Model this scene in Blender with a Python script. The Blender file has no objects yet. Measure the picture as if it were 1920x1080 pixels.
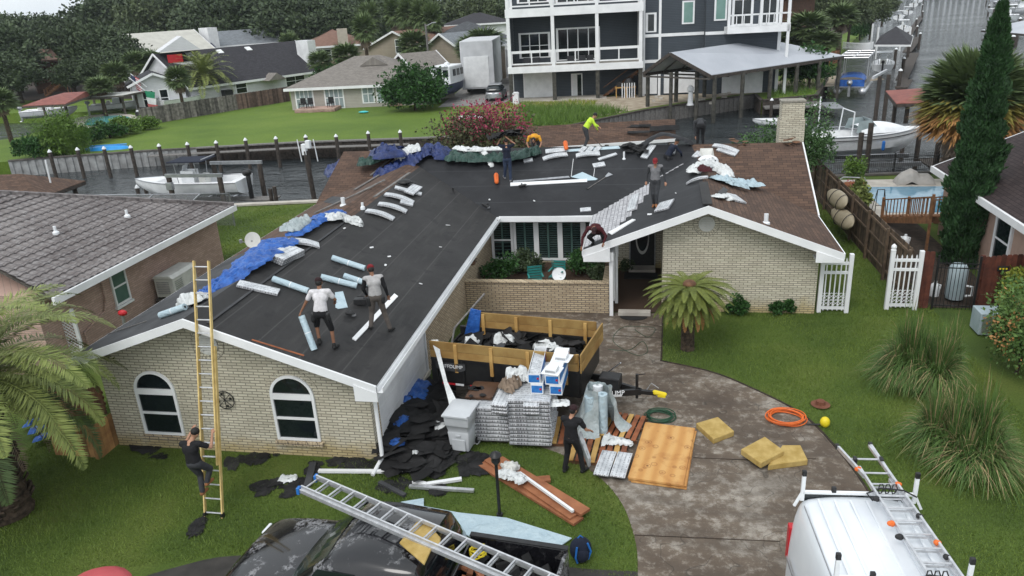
import bpy, bmesh, math, random
import numpy as np
from mathutils import Vector, Matrix, Euler, Quaternion
from mathutils.bvhtree import BVHTree
random.seed(7); rng=np.random.default_rng(7)
S=bpy.context.scene; COL=S.collection
R_=math.radians
# ---------------- camera (solved from the vanishing points of the house) ----------------
CH=10.3; FP=1430.0
_Y=Vector((275,560,-FP)).normalized(); _d=Vector((1,.0572,0)); _Z=_d.cross(_Y).normalized()
if _Z.y<0: _Z=-_Z
_X=_Y.cross(_Z)
RM=Matrix((_X,_Y,_Z))
cam=bpy.data.cameras.new('camera'); co=bpy.data.objects.new('camera',cam); COL.objects.link(co)
co.matrix_world=Matrix.Translation((0,0,CH))@RM.to_4x4()
cam.sensor_width=36; cam.lens=FP/1920*36; cam.clip_end=3000; cam.clip_start=.1
S.camera=co
# ---------------- light: overcast ----------------
W=bpy.data.worlds.new('World'); S.world=W; W.use_nodes=True
wn=W.node_tree; wn.nodes.clear()
sky=wn.nodes.new('ShaderNodeTexSky'); sky.sky_type='NISHITA'; sky.sun_disc=False
SUN_EL=R_(52); SUN_ROT=R_(200)
sky.sun_elevation=SUN_EL; sky.sun_rotation=SUN_ROT; sky.air_density=1.0; sky.dust_density=4.0
hs=wn.nodes.new('ShaderNodeHueSaturation'); hs.inputs['Saturation'].default_value=.22; hs.inputs['Value'].default_value=1.0
bg=wn.nodes.new('ShaderNodeBackground'); bg.inputs[1].default_value=.15
ow=wn.nodes.new('ShaderNodeOutputWorld')
mx=wn.nodes.new('ShaderNodeMix'); mx.data_type='RGBA'; mx.inputs[0].default_value=.8   # overcast: even cloud layer over the clear sky
cl=wn.nodes.new('ShaderNodeTexNoise'); cl.inputs['Scale'].default_value=2.2; cl.inputs['Detail'].default_value=5
cr=wn.nodes.new('ShaderNodeValToRGB'); cr.color_ramp.elements[0].position=.35; cr.color_ramp.elements[0].color=(4.3,4.7,5.0,1); cr.color_ramp.elements[1].position=.65; cr.color_ramp.elements[1].color=(5.6,5.9,6.1,1)
tc=wn.nodes.new('ShaderNodeTexCoord'); wn.links.new(tc.outputs['Generated'],cl.inputs['Vector']); wn.links.new(cl.outputs[0],cr.inputs[0]); wn.links.new(cr.outputs[0],mx.inputs[7])
wn.links.new(sky.outputs[0],hs.inputs['Color']); wn.links.new(hs.outputs[0],mx.inputs[6]); wn.links.new(mx.outputs[2],bg.inputs[0]); wn.links.new(bg.outputs[0],ow.inputs[0])
sl=bpy.data.lights.new('sun','SUN'); sl.energy=.8; sl.angle=R_(25); sl.color=(1,.97,.93)
so=bpy.data.objects.new('sun',sl); COL.objects.link(so)
so.rotation_euler=(R_(38),0,R_(-20)); so.location=(0,0,60)
S.view_settings.view_transform='Standard'; S.view_settings.look='None'; S.view_settings.exposure=.62; S.view_settings.gamma=1
# ---------------- pixel -> world ----------------
def ray(px,py): return RM@Vector((px-960,540-py,-FP))
O=Vector((0,0,CH))
def at(px,py,z=0.,y=None,x=None):
    d=ray(px,py)
    if y is not None: t=y/d.y
    elif x is not None: t=x/d.x
    else: t=(z-CH)/d.z
    return O+d*t
# ---------------- mesh helper ----------------
class MB:
    def __init__(s): s.v=[]; s.f=[]; s.m=[]; s.c=0
    def add(s,vs,fs,m=None):
        n=len(s.v); s.v+= [tuple(p) for p in vs]; s.f+=[tuple(i+n for i in f) for f in fs]
        s.m+=[s.c if m is None else m]*len(fs); return s
    def poly(s,pts,m=None): return s.add(pts,[tuple(range(len(pts)))],m)
    def box(s,x0,y0,z0,x1,y1,z1,m=None,T=None):
        vs=[(x0,y0,z0),(x1,y0,z0),(x1,y1,z0),(x0,y1,z0),(x0,y0,z1),(x1,y0,z1),(x1,y1,z1),(x0,y1,z1)]
        if T is not None: vs=[T@Vector(p) for p in vs]
        return s.add(vs,[(0,3,2,1),(4,5,6,7),(0,1,5,4),(1,2,6,5),(2,3,7,6),(3,0,4,7)],m)
    def cbox(s,c,d,rz=0,rx=0,ry=0,m=None):
        T=Matrix.Translation(c)@Euler((rx,ry,rz)).to_matrix().to_4x4()
        return s.box(-d[0]/2,-d[1]/2,-d[2]/2,d[0]/2,d[1]/2,d[2]/2,m,T)
    def beam(s,a,b,w,h,m=None,up=(0,0,1)):
        a=Vector(a);b=Vector(b);d=(b-a);L=d.length
        if L<1e-6: return s
        d/=L;u=Vector(up)
        if abs(d.dot(u))>.99:u=Vector((0,1,0))
        sd=d.cross(u).normalized();u=sd.cross(d)
        vs=[]
        for p in (a,b):
            for i,j in((-1,-1),(1,-1),(1,1),(-1,1)): vs.append(p+sd*(w/2*i)+u*(h/2*j))
        return s.add(vs,[(0,1,2,3),(7,6,5,4),(0,4,5,1),(1,5,6,2),(2,6,7,3),(3,7,4,0)],m)
    def tube(s,pts,r,n=8,m=None,cap=True,flat=1.0):
        pts=[Vector(p) for p in pts]; k=len(pts)
        rs=r if isinstance(r,(list,tuple)) else [r]*k
        ref=Vector((0,0,1)); vs=[]
        d0=(pts[1]-pts[0]).normalized()
        if abs(d0.dot(ref))>.9: ref=Vector((0,1,0))
        for i,p in enumerate(pts):
            d=(pts[min(i+1,k-1)]-pts[max(i-1,0)])
            d=d.normalized() if d.length>1e-9 else d0
            a=d.cross(ref)
            if a.length<1e-3: a=d.cross(Vector((1,0,0)))
            a.normalize(); b=a.cross(d); ref=b if abs(d.dot(b))<.9 else ref
            for j in range(n):
                t=2*math.pi*j/n; vs.append(p+a*(math.cos(t)*rs[i])+b*(math.sin(t)*rs[i]*flat))
        fs=[(i*n+j,i*n+(j+1)%n,(i+1)*n+(j+1)%n,(i+1)*n+j) for i in range(k-1) for j in range(n)]
        if cap: fs+= [tuple(range(n-1,-1,-1)),tuple((k-1)*n+j for j in range(n))]
        return s.add(vs,fs,m)
    def cap(s,a,b,ra,rb,n=10,m=None):   # capsule with round ends
        a=Vector(a);b=Vector(b);d=(b-a);L=d.length
        d=d/L if L>1e-6 else Vector((0,0,1))
        P=[];Q=[]
        for t in (90,60,30): P.append(a-d*ra*math.sin(R_(t)));Q.append(max(ra*math.cos(R_(t)),.0015))
        P+=[a,b];Q+=[ra,rb]
        for t in (30,60,90): P.append(b+d*rb*math.sin(R_(t)));Q.append(max(rb*math.cos(R_(t)),.0015))
        return s.tube(P,Q,n,m)
    def lathe(s,prof,n=16,c=(0,0,0),m=None,T=None,cap=True):
        vs=[]
        for r,z in prof:
            for j in range(n):
                t=2*math.pi*j/n; p=Vector((r*math.cos(t),r*math.sin(t),z))
                if T is not None:p=T@p
                vs.append(p+Vector(c))
        k=len(prof);fs=[(i*n+j,i*n+(j+1)%n,(i+1)*n+(j+1)%n,(i+1)*n+j) for i in range(k-1) for j in range(n)]
        if cap: fs+=[tuple(range(n-1,-1,-1)),tuple((k-1)*n+j for j in range(n))]
        return s.add(vs,fs,m)
    def ell(s,c,r,n=12,k=8,m=None,T=None):
        prof=[(max(math.sin(math.pi*i/k),.01),-math.cos(math.pi*i/k)) for i in range(k+1)]
        M=Matrix.Diagonal((r[0],r[1],r[2])).to_3x3()
        if T is not None:M=T@M
        return s.lathe(prof,n,c,m,M)
    def prism(s,pts,vec,m=None,mside=None):
        pts=[Vector(p) for p in pts];k=len(pts);v=Vector(vec)
        n=len(s.v); s.add(pts+[p+v for p in pts],[tuple(range(k-1,-1,-1)),tuple(range(k,2*k))],m)
        for i in range(k): s.f.append((n+i,n+(i+1)%k,n+k+(i+1)%k,n+k+i)); s.m.append(mside if mside is not None else (s.c if m is None else m))
        return s
    def grid(s,fn,nu,nv,m=None):
        vs=[fn(i/nu,j/nv) for j in range(nv+1) for i in range(nu+1)]
        fs=[(j*(nu+1)+i,j*(nu+1)+i+1,(j+1)*(nu+1)+i+1,(j+1)*(nu+1)+i) for j in range(nv) for i in range(nu)]
        return s.add(vs,fs,m)
    def build(s,name,mats,parent=None,W=False,smooth=False,bev=0,label=None,remesh=0,sub=0,angle=40):
        if not isinstance(mats,(list,tuple)): mats=[mats]
        v=s.v
        if parent is None:
            a=np.array(v); loc=Vector(((a[:,0].min()+a[:,0].max())/2,(a[:,1].min()+a[:,1].max())/2,a[:,2].min()))
        elif W: loc=parent.location
        else: loc=Vector((0,0,0))
        me=bpy.data.meshes.new(name)
        me.from_pydata([(p[0]-loc[0],p[1]-loc[1],p[2]-loc[2]) for p in v],[],s.f)
        for mt in mats: me.materials.append(M(mt))
        if len(mats)>1: me.polygons.foreach_set('material_index',s.m)
        me.update()
        o=bpy.data.objects.new(name,me); COL.objects.link(o)
        if remesh or bev or sub:
            if remesh:
                md=o.modifiers.new('r','REMESH'); md.mode='VOXEL'; md.voxel_size=remesh; md.use_smooth_shade=True
                md=o.modifiers.new('s','SMOOTH'); md.iterations=4; md.factor=.5
            if bev:
                md=o.modifiers.new('b','BEVEL'); md.width=bev; md.segments=2; md.limit_method='ANGLE'; md.angle_limit=R_(35)
            if sub: md=o.modifiers.new('u','SUBSURF'); md.levels=sub; md.render_levels=sub
            dg=bpy.context.evaluated_depsgraph_get(); me2=bpy.data.meshes.new_from_object(o.evaluated_get(dg))
            o.modifiers.clear(); o.data=me2; bpy.data.meshes.remove(me); me=me2; me.name=name
            if remesh:
                me.materials.clear()
                for mt in mats[:1]: me.materials.append(M(mt))
        if smooth or remesh:
            me.polygons.foreach_set('use_smooth',[True]*len(me.polygons))
            if not remesh:
                try: me.set_sharp_from_angle(angle=R_(angle))
                except Exception: pass
        if parent is None: o.location=loc
        else: o.parent=parent
        if label:o['label']=label
        return o
def fastmesh(name,V,F,mats,mi=None,parent=None,loc=(0,0,0)):
    """V (n,3) array, F (m,k) array of equal-size faces"""
    me=bpy.data.meshes.new(name); V=np.asarray(V,np.float32)-np.asarray(loc,np.float32); F=np.asarray(F,np.int32); k=F.shape[1]
    me.vertices.add(len(V)); me.vertices.foreach_set('co',V.ravel())
    me.loops.add(F.size); me.loops.foreach_set('vertex_index',F.ravel())
    me.polygons.add(len(F)); me.polygons.foreach_set('loop_start',np.arange(0,F.size,k,dtype=np.int32)); me.polygons.foreach_set('loop_total',np.full(len(F),k,np.int32))
    for m in (mats if isinstance(mats,(list,tuple)) else [mats]): me.materials.append(M(m))
    if mi is not None: me.polygons.foreach_set('material_index',np.asarray(mi,np.int32))
    me.update(calc_edges=True)
    o=bpy.data.objects.new(name,me); COL.objects.link(o)
    if parent is None: o.location=loc
    else: o.parent=parent
    return o
def tag(o,label,cat,group=None):
    o['label']=label;o['category']=cat
    if group:o['group']=group
    return o
def struct(o): o['kind']='structure';return o
def stuff(o,label,cat): o['kind']='stuff';o['label']=label;o['category']=cat;return o
def thing(name,label,cat,loc=(0,0,0),rz=0,group=None):
    o=bpy.data.objects.new(name,None);COL.objects.link(o);o.location=loc;o.rotation_euler=(0,0,rz);o.empty_display_size=.2
    return tag(o,label,cat,group)
def dup(root,loc=None,rz=None,label=None,group=None,scale=None,rot=None):
    def cp(o,par):
        c=o.copy();COL.objects.link(c)
        if par is not None:c.parent=par
        for ch in KIDS(o):cp(ch,c)
        return c
    r=cp(root,None)
    if loc is not None:r.location=loc
    if rz is not None:r.rotation_euler=(0,0,rz)
    if rot is not None:r.rotation_euler=rot
    if scale is not None:r.scale=(scale,)*3 if not isinstance(scale,(tuple,list)) else scale
    if label:r['label']=label
    if group:r['group']=group
    return r
def KIDS(o): return [c for c in COL.objects if c.parent==o]
ORD=['first','second','third','fourth','fifth','sixth','seventh','eighth','ninth','tenth','eleventh','twelfth','thirteenth','fourteenth','fifteenth','sixteenth','seventeenth','eighteenth','nineteenth','twentieth','twenty-first','twenty-second','twenty-third','twenty-fourth']
# ---------------- materials ----------------
MATS={}; MDEF={}
def M(n):
    if n not in MATS:
        f=MDEF[n]; MATS[n]=f()
    return MATS[n]
class NT:
    def __init__(s,name):
        s.mat=bpy.data.materials.new(name); s.mat.use_nodes=True; s.t=s.mat.node_tree; s.b=s.t.nodes['Principled BSDF']
        s.b.inputs['Specular IOR Level'].default_value=.35
    def n(s,ty,props=None,**inp):
        x=s.t.nodes.new('ShaderNode'+ty)
        for k,v in (props or {}).items(): setattr(x,k,v)
        for k,v in inp.items():
            k=k.replace('_',' ')
            s.set(x.inputs[int(k)] if k.isdigit() else x.inputs[k],v)
        return x
    def set(s,i,v):
        if isinstance(v,bpy.types.NodeSocket): s.t.links.new(v,i)
        elif isinstance(v,tuple) and len(v)==3 and i.type=='RGBA': i.default_value=(*v,1)
        else: i.default_value=v
    def co(s): return s.n('TexCoord').outputs['Object']
    def noise(s,scale,detail=5,rough=.55,vec=None):
        return s.n('TexNoise',Vector=vec or s.co(),Scale=float(scale),Detail=float(detail),Roughness=rough).outputs['Fac']
    def ramp(s,fac,stops):
        r=s.n('ValToRGB',Fac=fac); e=r.color_ramp.elements
        while len(e)<len(stops): e.new(.5)
        for el,(p,c) in zip(e,stops): el.position=p; el.color=(*c,1) if isinstance(c,tuple) else (c,c,c,1)
        return r.outputs['Color']
    def mix(s,f,a,b,mode='MIX'):
        x=s.n('Mix',{'data_type':'RGBA','blend_type':mode})
        s.set(x.inputs[0],f if isinstance(f,bpy.types.NodeSocket) else float(f)); s.set(x.inputs[6],a); s.set(x.inputs[7],b); return x.outputs[2]
    def math(s,op,a,b=0.,c=0.):
        x=s.n('Math',{'operation':op}); s.set(x.inputs[0],a); s.set(x.inputs[1],b); s.set(x.inputs[2],c); return x.outputs[0]
    def bump(s,h,st=.3,dist=.02): s.set(s.b.inputs['Normal'],s.n('Bump',Height=h,Strength=st,Distance=dist).outputs[0])
    def col(s,c): s.set(s.b.inputs['Base Color'],c)
    def r(s,v): s.set(s.b.inputs['Roughness'],v)
    def xyz(s): 
        x=s.n('SeparateXYZ',Vector=s.co()); return x.outputs[0],x.outputs[1],x.outputs[2]
    def comb(s,x,y,z=0.): return s.n('CombineXYZ',X=x,Y=y,Z=z).outputs[0]
def pm(name,c1,c2=None,scale=4,rough=.8,bump=0,bs=None,metal=0,lo=.35,hi=.65,spec=None,detail=5,trans=0,coat=0):
    def f():
        t=NT(name); c2_=c2 or tuple(x*.78 for x in c1)
        c=t.ramp(t.noise(scale,detail),[(lo,c2_),(hi,c1)])
        if name.startswith(('fence','boards_','lumber','felt_scrap','red_lumber','orange_board','shingle_s')):
            g=t.n('NewGeometry').outputs['Random Per Island']; c=t.mix(1.,c,t.ramp(g,[(0.,.45),(.5,.95),(1.,1.55)]),'MULTIPLY')
        t.col(c); t.r(rough); t.b.inputs['Metallic'].default_value=metal
        if bump: t.bump(t.noise(bs or scale*4,4),bump,.02)
        if spec is not None:t.b.inputs['Specular IOR Level'].default_value=spec
        if trans: t.b.inputs['Transmission Weight'].default_value=trans
        if coat: t.b.inputs['Coat Weight'].default_value=coat
        return t.mat
    MDEF[name]=f
def D(name):
    def w(fn):
        def g():
            t=NT(name); fn(t); return t.mat
        MDEF[name]=g; return fn
    return w
pm('white_paint',(.74,.75,.76),(.62,.63,.64),1.5,.5,.05)
pm('white_trim',(.8,.81,.82),(.7,.71,.72),1,.45)
pm('white_plastic',(.78,.8,.82),(.68,.7,.72),3,.35)
pm('off_white',(.6,.6,.57),(.5,.5,.47),3,.6)
pm('dark_wood',(.075,.06,.05),(.03,.026,.023),6,.85,.3)
pm('post_wood',(.12,.105,.085),(.05,.045,.04),5,.85,.3)
pm('grey_wood',(.2,.19,.18),(.11,.105,.1),8,.85,.3)
pm('dark_glass',(.012,.018,.02),(.006,.01,.012),1,.06,spec=.6)
pm('green_glass',(.1,.17,.15),(.06,.11,.1),1,.1,spec=.6)
pm('black_metal',(.012,.012,.013),(.02,.02,.02),6,.4)
pm('black_plastic',(.014,.014,.015),(.025,.025,.026),8,.5)
pm('grey_metal',(.42,.43,.45),(.3,.31,.33),6,.35,metal=.7)
pm('aluminium',(.62,.63,.65),(.48,.49,.51),10,.32,metal=.6)
pm('rubber',(.012,.012,.012),(.02,.02,.02),8,.8)
pm('red_paint',(.5,.02,.03),(.4,.015,.02),2,.35)
pm('red_roof',(.25,.08,.06),(.17,.05,.04),2,.7,.2)
pm('yellow_paint',(.75,.6,.02),(.65,.5,.02),2,.4)
pm('fiberglass_yellow',(.62,.47,.2),(.48,.34,.12),6,.5)
pm('mortar',(.3,.28,.24),(.2,.19,.16),10,.9)
pm('stucco',(.42,.29,.23),(.36,.25,.2),3,.9,.2)
pm('soil',(.05,.035,.025),(.02,.015,.012),5,.95,.6)
pm('mulch',(.09,.055,.035),(.035,.022,.015),40,.95,.8)
pm('sand',(.42,.36,.28),(.26,.21,.15),1.2,.95,.4)
pm('orange_plastic',(.75,.16,.03),(.6,.12,.02),4,.5)
pm('blue_plastic',(.02,.16,.5),(.015,.12,.4),3,.5)
pm('teal_plastic',(.03,.22,.2),(.02,.16,.15),3,.5)
pm('green_hose',(.02,.07,.035),(.015,.05,.03),4,.5)
pm('brown_plastic',(.09,.045,.025),(.07,.035,.02),4,.5)
pm('bin_grey',(.52,.54,.56),(.44,.46,.48),2,.5)
pm('foam',(.5,.35,.13),(.4,.26,.08),6,.95,.5,40)
pm('lumber',(.5,.32,.11),(.36,.2,.06),2.5,.75,.2)
pm('red_lumber',(.3,.1,.04),(.14,.05,.025),3,.8,.3)
pm('brown_wood',(.17,.085,.045),(.08,.04,.022),5,.8,.3)
pm('fence_red',(.11,.035,.022),(.06,.02,.014),5,.8,.3)
pm('fence_new',(.36,.2,.08),(.22,.11,.045),3,.8,.3)
pm('concrete_pale',(.5,.47,.42),(.36,.33,.29),1.5,.9,.2)
pm('concrete_dark',(.12,.11,.1),(.06,.055,.05),1.5,.9,.3)
pm('metal_roof',(.42,.44,.48),(.36,.38,.42),.4,.45)
pm('underside',(.1,.09,.08),(.05,.045,.04),4,.9)
pm('skin_brown',(.22,.105,.06),(.17,.08,.045),8,.6)
pm('skin_tan',(.42,.23,.15),(.34,.18,.115),8,.6)
pm('hair_black',(.008,.007,.007),(.015,.013,.012),30,.6,.3)
for nme,c in dict(cloth_black=(.012,.012,.014),cloth_white=(.66,.64,.66),cloth_grey=(.2,.2,.21),cloth_charcoal=(.045,.047,.052),cloth_navy=(.012,.017,.035),cloth_maroon=(.06,.01,.014),cloth_jeans=(.03,.045,.085),cloth_yellow=(.55,.8,.06),cloth_orange=(.7,.33,.03),cloth_khaki=(.1,.085,.075),cloth_light_grey=(.42,.41,.41),boot_tan=(.28,.12,.05),cap_red=(.2,.015,.02),cap_dark=(.03,.012,.014)).items():
    pm(nme,c,tuple(x*.72 for x in c),9,.9,.5,22)
def brickmat(name,c1,c2,mo,row=.076,wd=.262,ms=.011,stain=None,axis='xz',var=.5,bp=.35):
    @D(name)
    def _(t):
        x,y,z=t.xyz()
        v=t.comb(t.math('ADD',x,y),z) if axis=='xz' else (t.comb(x,y) if axis=='xy' else t.comb(y,x))
        b=t.n('TexBrick',{'offset':.5},Vector=v,Color1=c1,Color2=c2,Mortar=mo,Scale=1.,Mortar_Size=ms,Bias=0.,Brick_Width=wd,Row_Height=row)
        c=t.mix(t.ramp(t.noise(1.3,6),[(.35,(.62,.62,.62)),(.65,(1,1,1))]),(.6,.58,.55),(1,1,1))
        c=t.mix(var,b.outputs['Color'],t.mix(1.,b.outputs['Color'],c,'MULTIPLY'))
        if stain:
            zn=t.math('ADD',z,t.math('MULTIPLY',t.noise(2.2,5),.9)); f=t.ramp(zn,[(stain[1],1.),(stain[2],0.)])
            c=t.mix(t.math('MULTIPLY',f,stain[3]),c,t.mix(1.,c,stain[0],'MULTIPLY'))
        t.col(c); t.r(.88); t.bump(t.math('SUBTRACT',1.,b.outputs['Fac']),bp,.01)
brickmat('brick_cream',(.64,.6,.48),(.5,.46,.36),(.25,.23,.19),stain=((.8,.68,.42),.55,1.35,.85),ms=.012)
brickmat('brick_tan',(.55,.45,.31),(.42,.33,.22),(.13,.11,.09),ms=.012)
brickmat('brick_pink',(.52,.36,.3),(.4,.27,.22),(.28,.23,.2),ms=.008,stain=((.2,.11,.1),.2,.75,.85))
brickmat('shingle_brown_x',(.125,.075,.052),(.07,.043,.032),(.03,.02,.015),.14,.33,.008,axis='xy',bp=.5)
brickmat('shingle_brown_y',(.125,.075,.052),(.07,.043,.032),(.03,.02,.015),.14,.33,.008,axis='yx',bp=.5)
brickmat('shingle_dark',(.045,.043,.05),(.028,.027,.032),(.012,.012,.014),.14,.3,.008,axis='xy',bp=.5)
brickmat('shingle_maroon',(.05,.036,.036),(.032,.023,.024),(.014,.01,.01),.14,.3,.01,axis='yx',bp=.5)
brickmat('shingle_grey',(.23,.21,.19),(.17,.155,.14),(.11,.1,.09),.14,.3,.006,axis='xy')
brickmat('shingle_new',(.5,.5,.52),(.38,.38,.4),(.2,.2,.21),.14,.25,.012,axis='yx')
brickmat('siding_dark',(.062,.074,.088),(.056,.068,.082),(.03,.036,.042),.16,60,.012)
brickmat('siding_white',(.62,.63,.65),(.6,.61,.63),(.4,.41,.43),.18,60,.006)
brickmat('siding_beige',(.4,.38,.34),(.38,.36,.32),(.25,.24,.21),.16,60,.008)
brickmat('siding_blue',(.05,.07,.1),(.045,.065,.095),(.03,.04,.05),.16,60,.01)
brickmat('boards_v',(.16,.12,.085),(.1,.075,.055),(.02,.015,.012),60,.14,.008,axis='xz')
brickmat('boards_fence',(.11,.075,.05),(.065,.045,.032),(.012,.009,.007),60,.14,.006,axis='xz')
brickmat('boards_grey',(.22,.2,.175),(.13,.12,.105),(.04,.035,.03),60,.14,.01)
brickmat('sheet_pile',(.13,.13,.13),(.07,.07,.07),(.02,.02,.02),60,.3,.03,axis='xz')
brickmat('paving',(.2,.18,.16),(.15,.135,.12),(.05,.045,.04),.3,.3,.01,axis='xy')
@D('felt')
def _(t):
    x,y,z=t.xyz()
    c=t.ramp(t.noise(.7,7,.6),[(.3,(.013,.0125,.0125)),(.7,(.026,.025,.025))])
    g=t.noise(60,2); c=t.mix(t.ramp(g,[(.45,0.),(.75,.25)]),c,(.06,.06,.062))
    # lap seams about every metre, printed on the roll
    w=t.math('FRACT',t.math('MULTIPLY',x,1.02)); s=t.ramp(w,[(.0,0.),(.03,1.),(.05,0.)])
    c=t.mix(t.math('MULTIPLY',s,.6),c,(.075,.072,.07)); mp=t.n('Mapping',Vector=t.co(),Scale=(3.,.4,1.)).outputs[0]; c=t.mix(t.ramp(t.noise(1.1,8,.7,mp),[(.5,0.),(.7,.5)]),c,(.05,.048,.046)); c=t.mix(t.ramp(t.noise(1.7,3),[(.62,0.),(.66,.5)]),c,(.008,.008,.009)); t.col(c); t.r(.72); t.bump(t.noise(3,6),.35,.03)
@D('felt_y')
def _(t):
    x,y,z=t.xyz()
    c=t.ramp(t.noise(.6,7,.6),[(.3,(.009,.0095,.0115)),(.7,(.018,.019,.022))])
    w=t.math('FRACT',t.math('MULTIPLY',y,1.0)); s=t.ramp(w,[(.0,0.),(.03,1.),(.06,0.)])
    c=t.mix(t.math('MULTIPLY',s,.5),c,(.055,.056,.062)); c=t.mix(t.ramp(t.noise(1.3,8,.7),[(.5,0.),(.72,.45)]),c,(.04,.041,.045))
    t.col(c); t.r(.65); t.bump(t.noise(3,6),.35,.03)
pm('felt_old',(.06,.062,.066),(.03,.031,.034),1.2,.85,.3)
pm('felt_scrap',(.018,.0175,.018),(.007,.007,.0075),3,.85,.8,9)
pm('grass_blade',(.15,.21,.035),(.07,.12,.018),.6,.7,lo=.3,hi=.7)
pm('grass_blade_far',(.15,.22,.025),(.09,.15,.015),.5,.7,lo=.3,hi=.7)
@D('lawn')
def _(t):
    n1=t.noise(.35,6); n2=t.noise(22,5,.7)
    a=t.ramp(n1,[(.3,(.05,.09,.013)),(.5,(.09,.145,.02)),(.72,(.15,.19,.035))])
    c=t.mix(t.ramp(n2,[(.35,0.),(.7,1.)]),t.mix(1.,a,(.5,.5,.5),'MULTIPLY'),a)
    t.col(c); t.r(.95); t.bump(n2,.8,.04)
@D('lawn_far')
def _(t):
    n1=t.noise(.14,6); n2=t.noise(6,5,.7)
    a=t.ramp(n1,[(.3,(.085,.15,.015)),(.5,(.125,.2,.022)),(.72,(.17,.24,.035))])
    c=t.mix(t.ramp(n2,[(.35,0.),(.7,1.)]),t.mix(1.,a,(.6,.62,.55),'MULTIPLY'),a)
    t.col(c); t.r(.95); t.bump(n2,.6,.06)
@D('concrete')
def _(t):
    n1=t.noise(.5,7,.6); n2=t.noise(4,8,.75); n3=t.noise(45,3); 
    c=t.ramp(n1,[(.32,(.065,.046,.033)),(.5,(.14,.108,.08)),(.68,(.23,.2,.165))])
    c=t.mix(t.ramp(t.math('MULTIPLY',n2,t.math('ADD',n1,.5)),[(.49,0.),(.64,.62)]),c,(.4,.365,.315)); mp=t.n('Mapping',Vector=t.co(),Scale=(.5,2.2,1.)).outputs[0]; c=t.mix(t.ramp(t.noise(.8,7,.7,mp),[(.42,0.),(.6,.55)]),c,(.07,.055,.043))
    c=t.mix(t.ramp(n3,[(.5,0.),(.75,.5)]),c,(.05,.045,.04))
    cr=t.noise(.32,3,.75); c=t.mix(t.ramp(t.math('ABSOLUTE',t.math('SUBTRACT',cr,.5)),[(.0,.6),(.0013,0.)]),c,(.03,.026,.022))
    t.col(c); t.r(.8); t.bump(n2,.25,.02)
pm('asphalt',(.05,.046,.042),(.03,.028,.026),3,.85,.4)
@D('water')
def _(t):
    t.col((.022,.028,.031)); t.r(.1); t.b.inputs['IOR'].default_value=1.33; t.b.inputs['Specular IOR Level'].default_value=1.
    mp=t.n('Mapping',Vector=t.co(),Scale=(.4,1.9,1.),Rotation=(0,0,.06)).outputs[0]
    n=t.math('ADD',t.noise(1.6,4,.6,mp),t.math('MULTIPLY',t.noise(.35,2,.5,mp),1.2)); n=t.math('ADD',n,t.math('MULTIPLY',t.noise(.8,2),1.3)); n=t.math('MULTIPLY',n,t.ramp(t.noise(.07,3,.5,mp),[(.35,.35),(.65,1.)])); t.bump(n,.9,.4)
@D('pool_water')
def _(t):
    t.col(t.ramp(t.noise(2,4),[(.3,(.05,.3,.3)),(.7,(.12,.4,.38))])); t.r(.08); t.bump(t.noise(3,3),.2,.05)
@D('pool_blue')
def _(t):
    t.col(t.ramp(t.noise(2,4),[(.3,(.07,.2,.3)),(.7,(.12,.27,.37))])); t.r(.08); t.bump(t.noise(3,3),.2,.05)
@D('plywood')
def _(t):
    mp=t.n('Mapping',Vector=t.co(),Scale=(2.2,.9,1.)).outputs[0]
    w=t.n('TexWave',{'wave_type':'BANDS','bands_direction':'X'},Vector=mp,Scale=.45,Distortion=3.5,Detail=4.,Detail_Scale=.8)
    c=t.ramp(w.outputs['Fac'],[(.05,(.48,.24,.075)),(.5,(.54,.29,.095)),(.9,(.57,.33,.12))])
    vo=t.n('TexVoronoi',Vector=t.co(),Scale=3.6); c=t.mix(t.ramp(t.noise(2.2,5,.6),[(.5,0.),(.68,.6)]),c,(.33,.13,.035)); k=t.ramp(vo.outputs['Distance'],[(.05,1.),(.16,0.)])
    c=t.mix(k,c,(.14,.05,.02)); k2=t.ramp(vo.outputs['Distance'],[(.2,0.),(.27,.6),(.34,0.)]); c=t.mix(k2,c,(.26,.1,.03))
    t.col(c); t.r(.75); t.bump(w.outputs['Fac'],.1,.01)
def tarp(name,c,c2):
    @D(name)
    def _(t):
        n=t.noise(3.5,5,.6); t.col(t.ramp(n,[(.35,c2),(.65,c)])); t.r(.38)
        t.bump(t.math('ADD',n,t.math('MULTIPLY',t.noise(11,4),.4)),.9,.08)
tarp('tarp_blue',(.03,.13,.45),(.015,.07,.28)); tarp('tarp_navy',(.025,.045,.16),(.012,.022,.08)); tarp('tarp_green',(.03,.075,.06),(.015,.04,.032))
tarp('wrap_white',(.7,.72,.72),(.55,.57,.57)); tarp('wrap_pale',(.42,.47,.48),(.3,.36,.37)); tarp('membrane_blue',(.45,.56,.61),(.37,.48,.54))
@D('bundle_wrap')
def _(t):
    x,y,z=t.xyz()
    # printed plastic wrapper: pale film with rows of dark lettering too small to read
    r1=t.math('FRACT',t.math('MULTIPLY',y,11.)); r=t.ramp(r1,[(.3,0.),(.34,1.),(.62,1.),(.66,0.)])
    w=t.noise(26,2,.5,t.comb(x,t.math('MULTIPLY',t.math('FLOOR',t.math('MULTIPLY',y,11.)),3.3)))
    f=t.math('MULTIPLY',r,t.ramp(w,[(.47,0.),(.5,1.)]))
    c=t.mix(t.math('MULTIPLY',f,.55),t.ramp(t.noise(5),[(.35,(.38,.4,.42)),(.65,(.6,.62,.64))]),(.1,.1,.12))
    t.col(c); t.r(.35); t.bump(t.noise(9,4),.4,.02)
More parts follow.
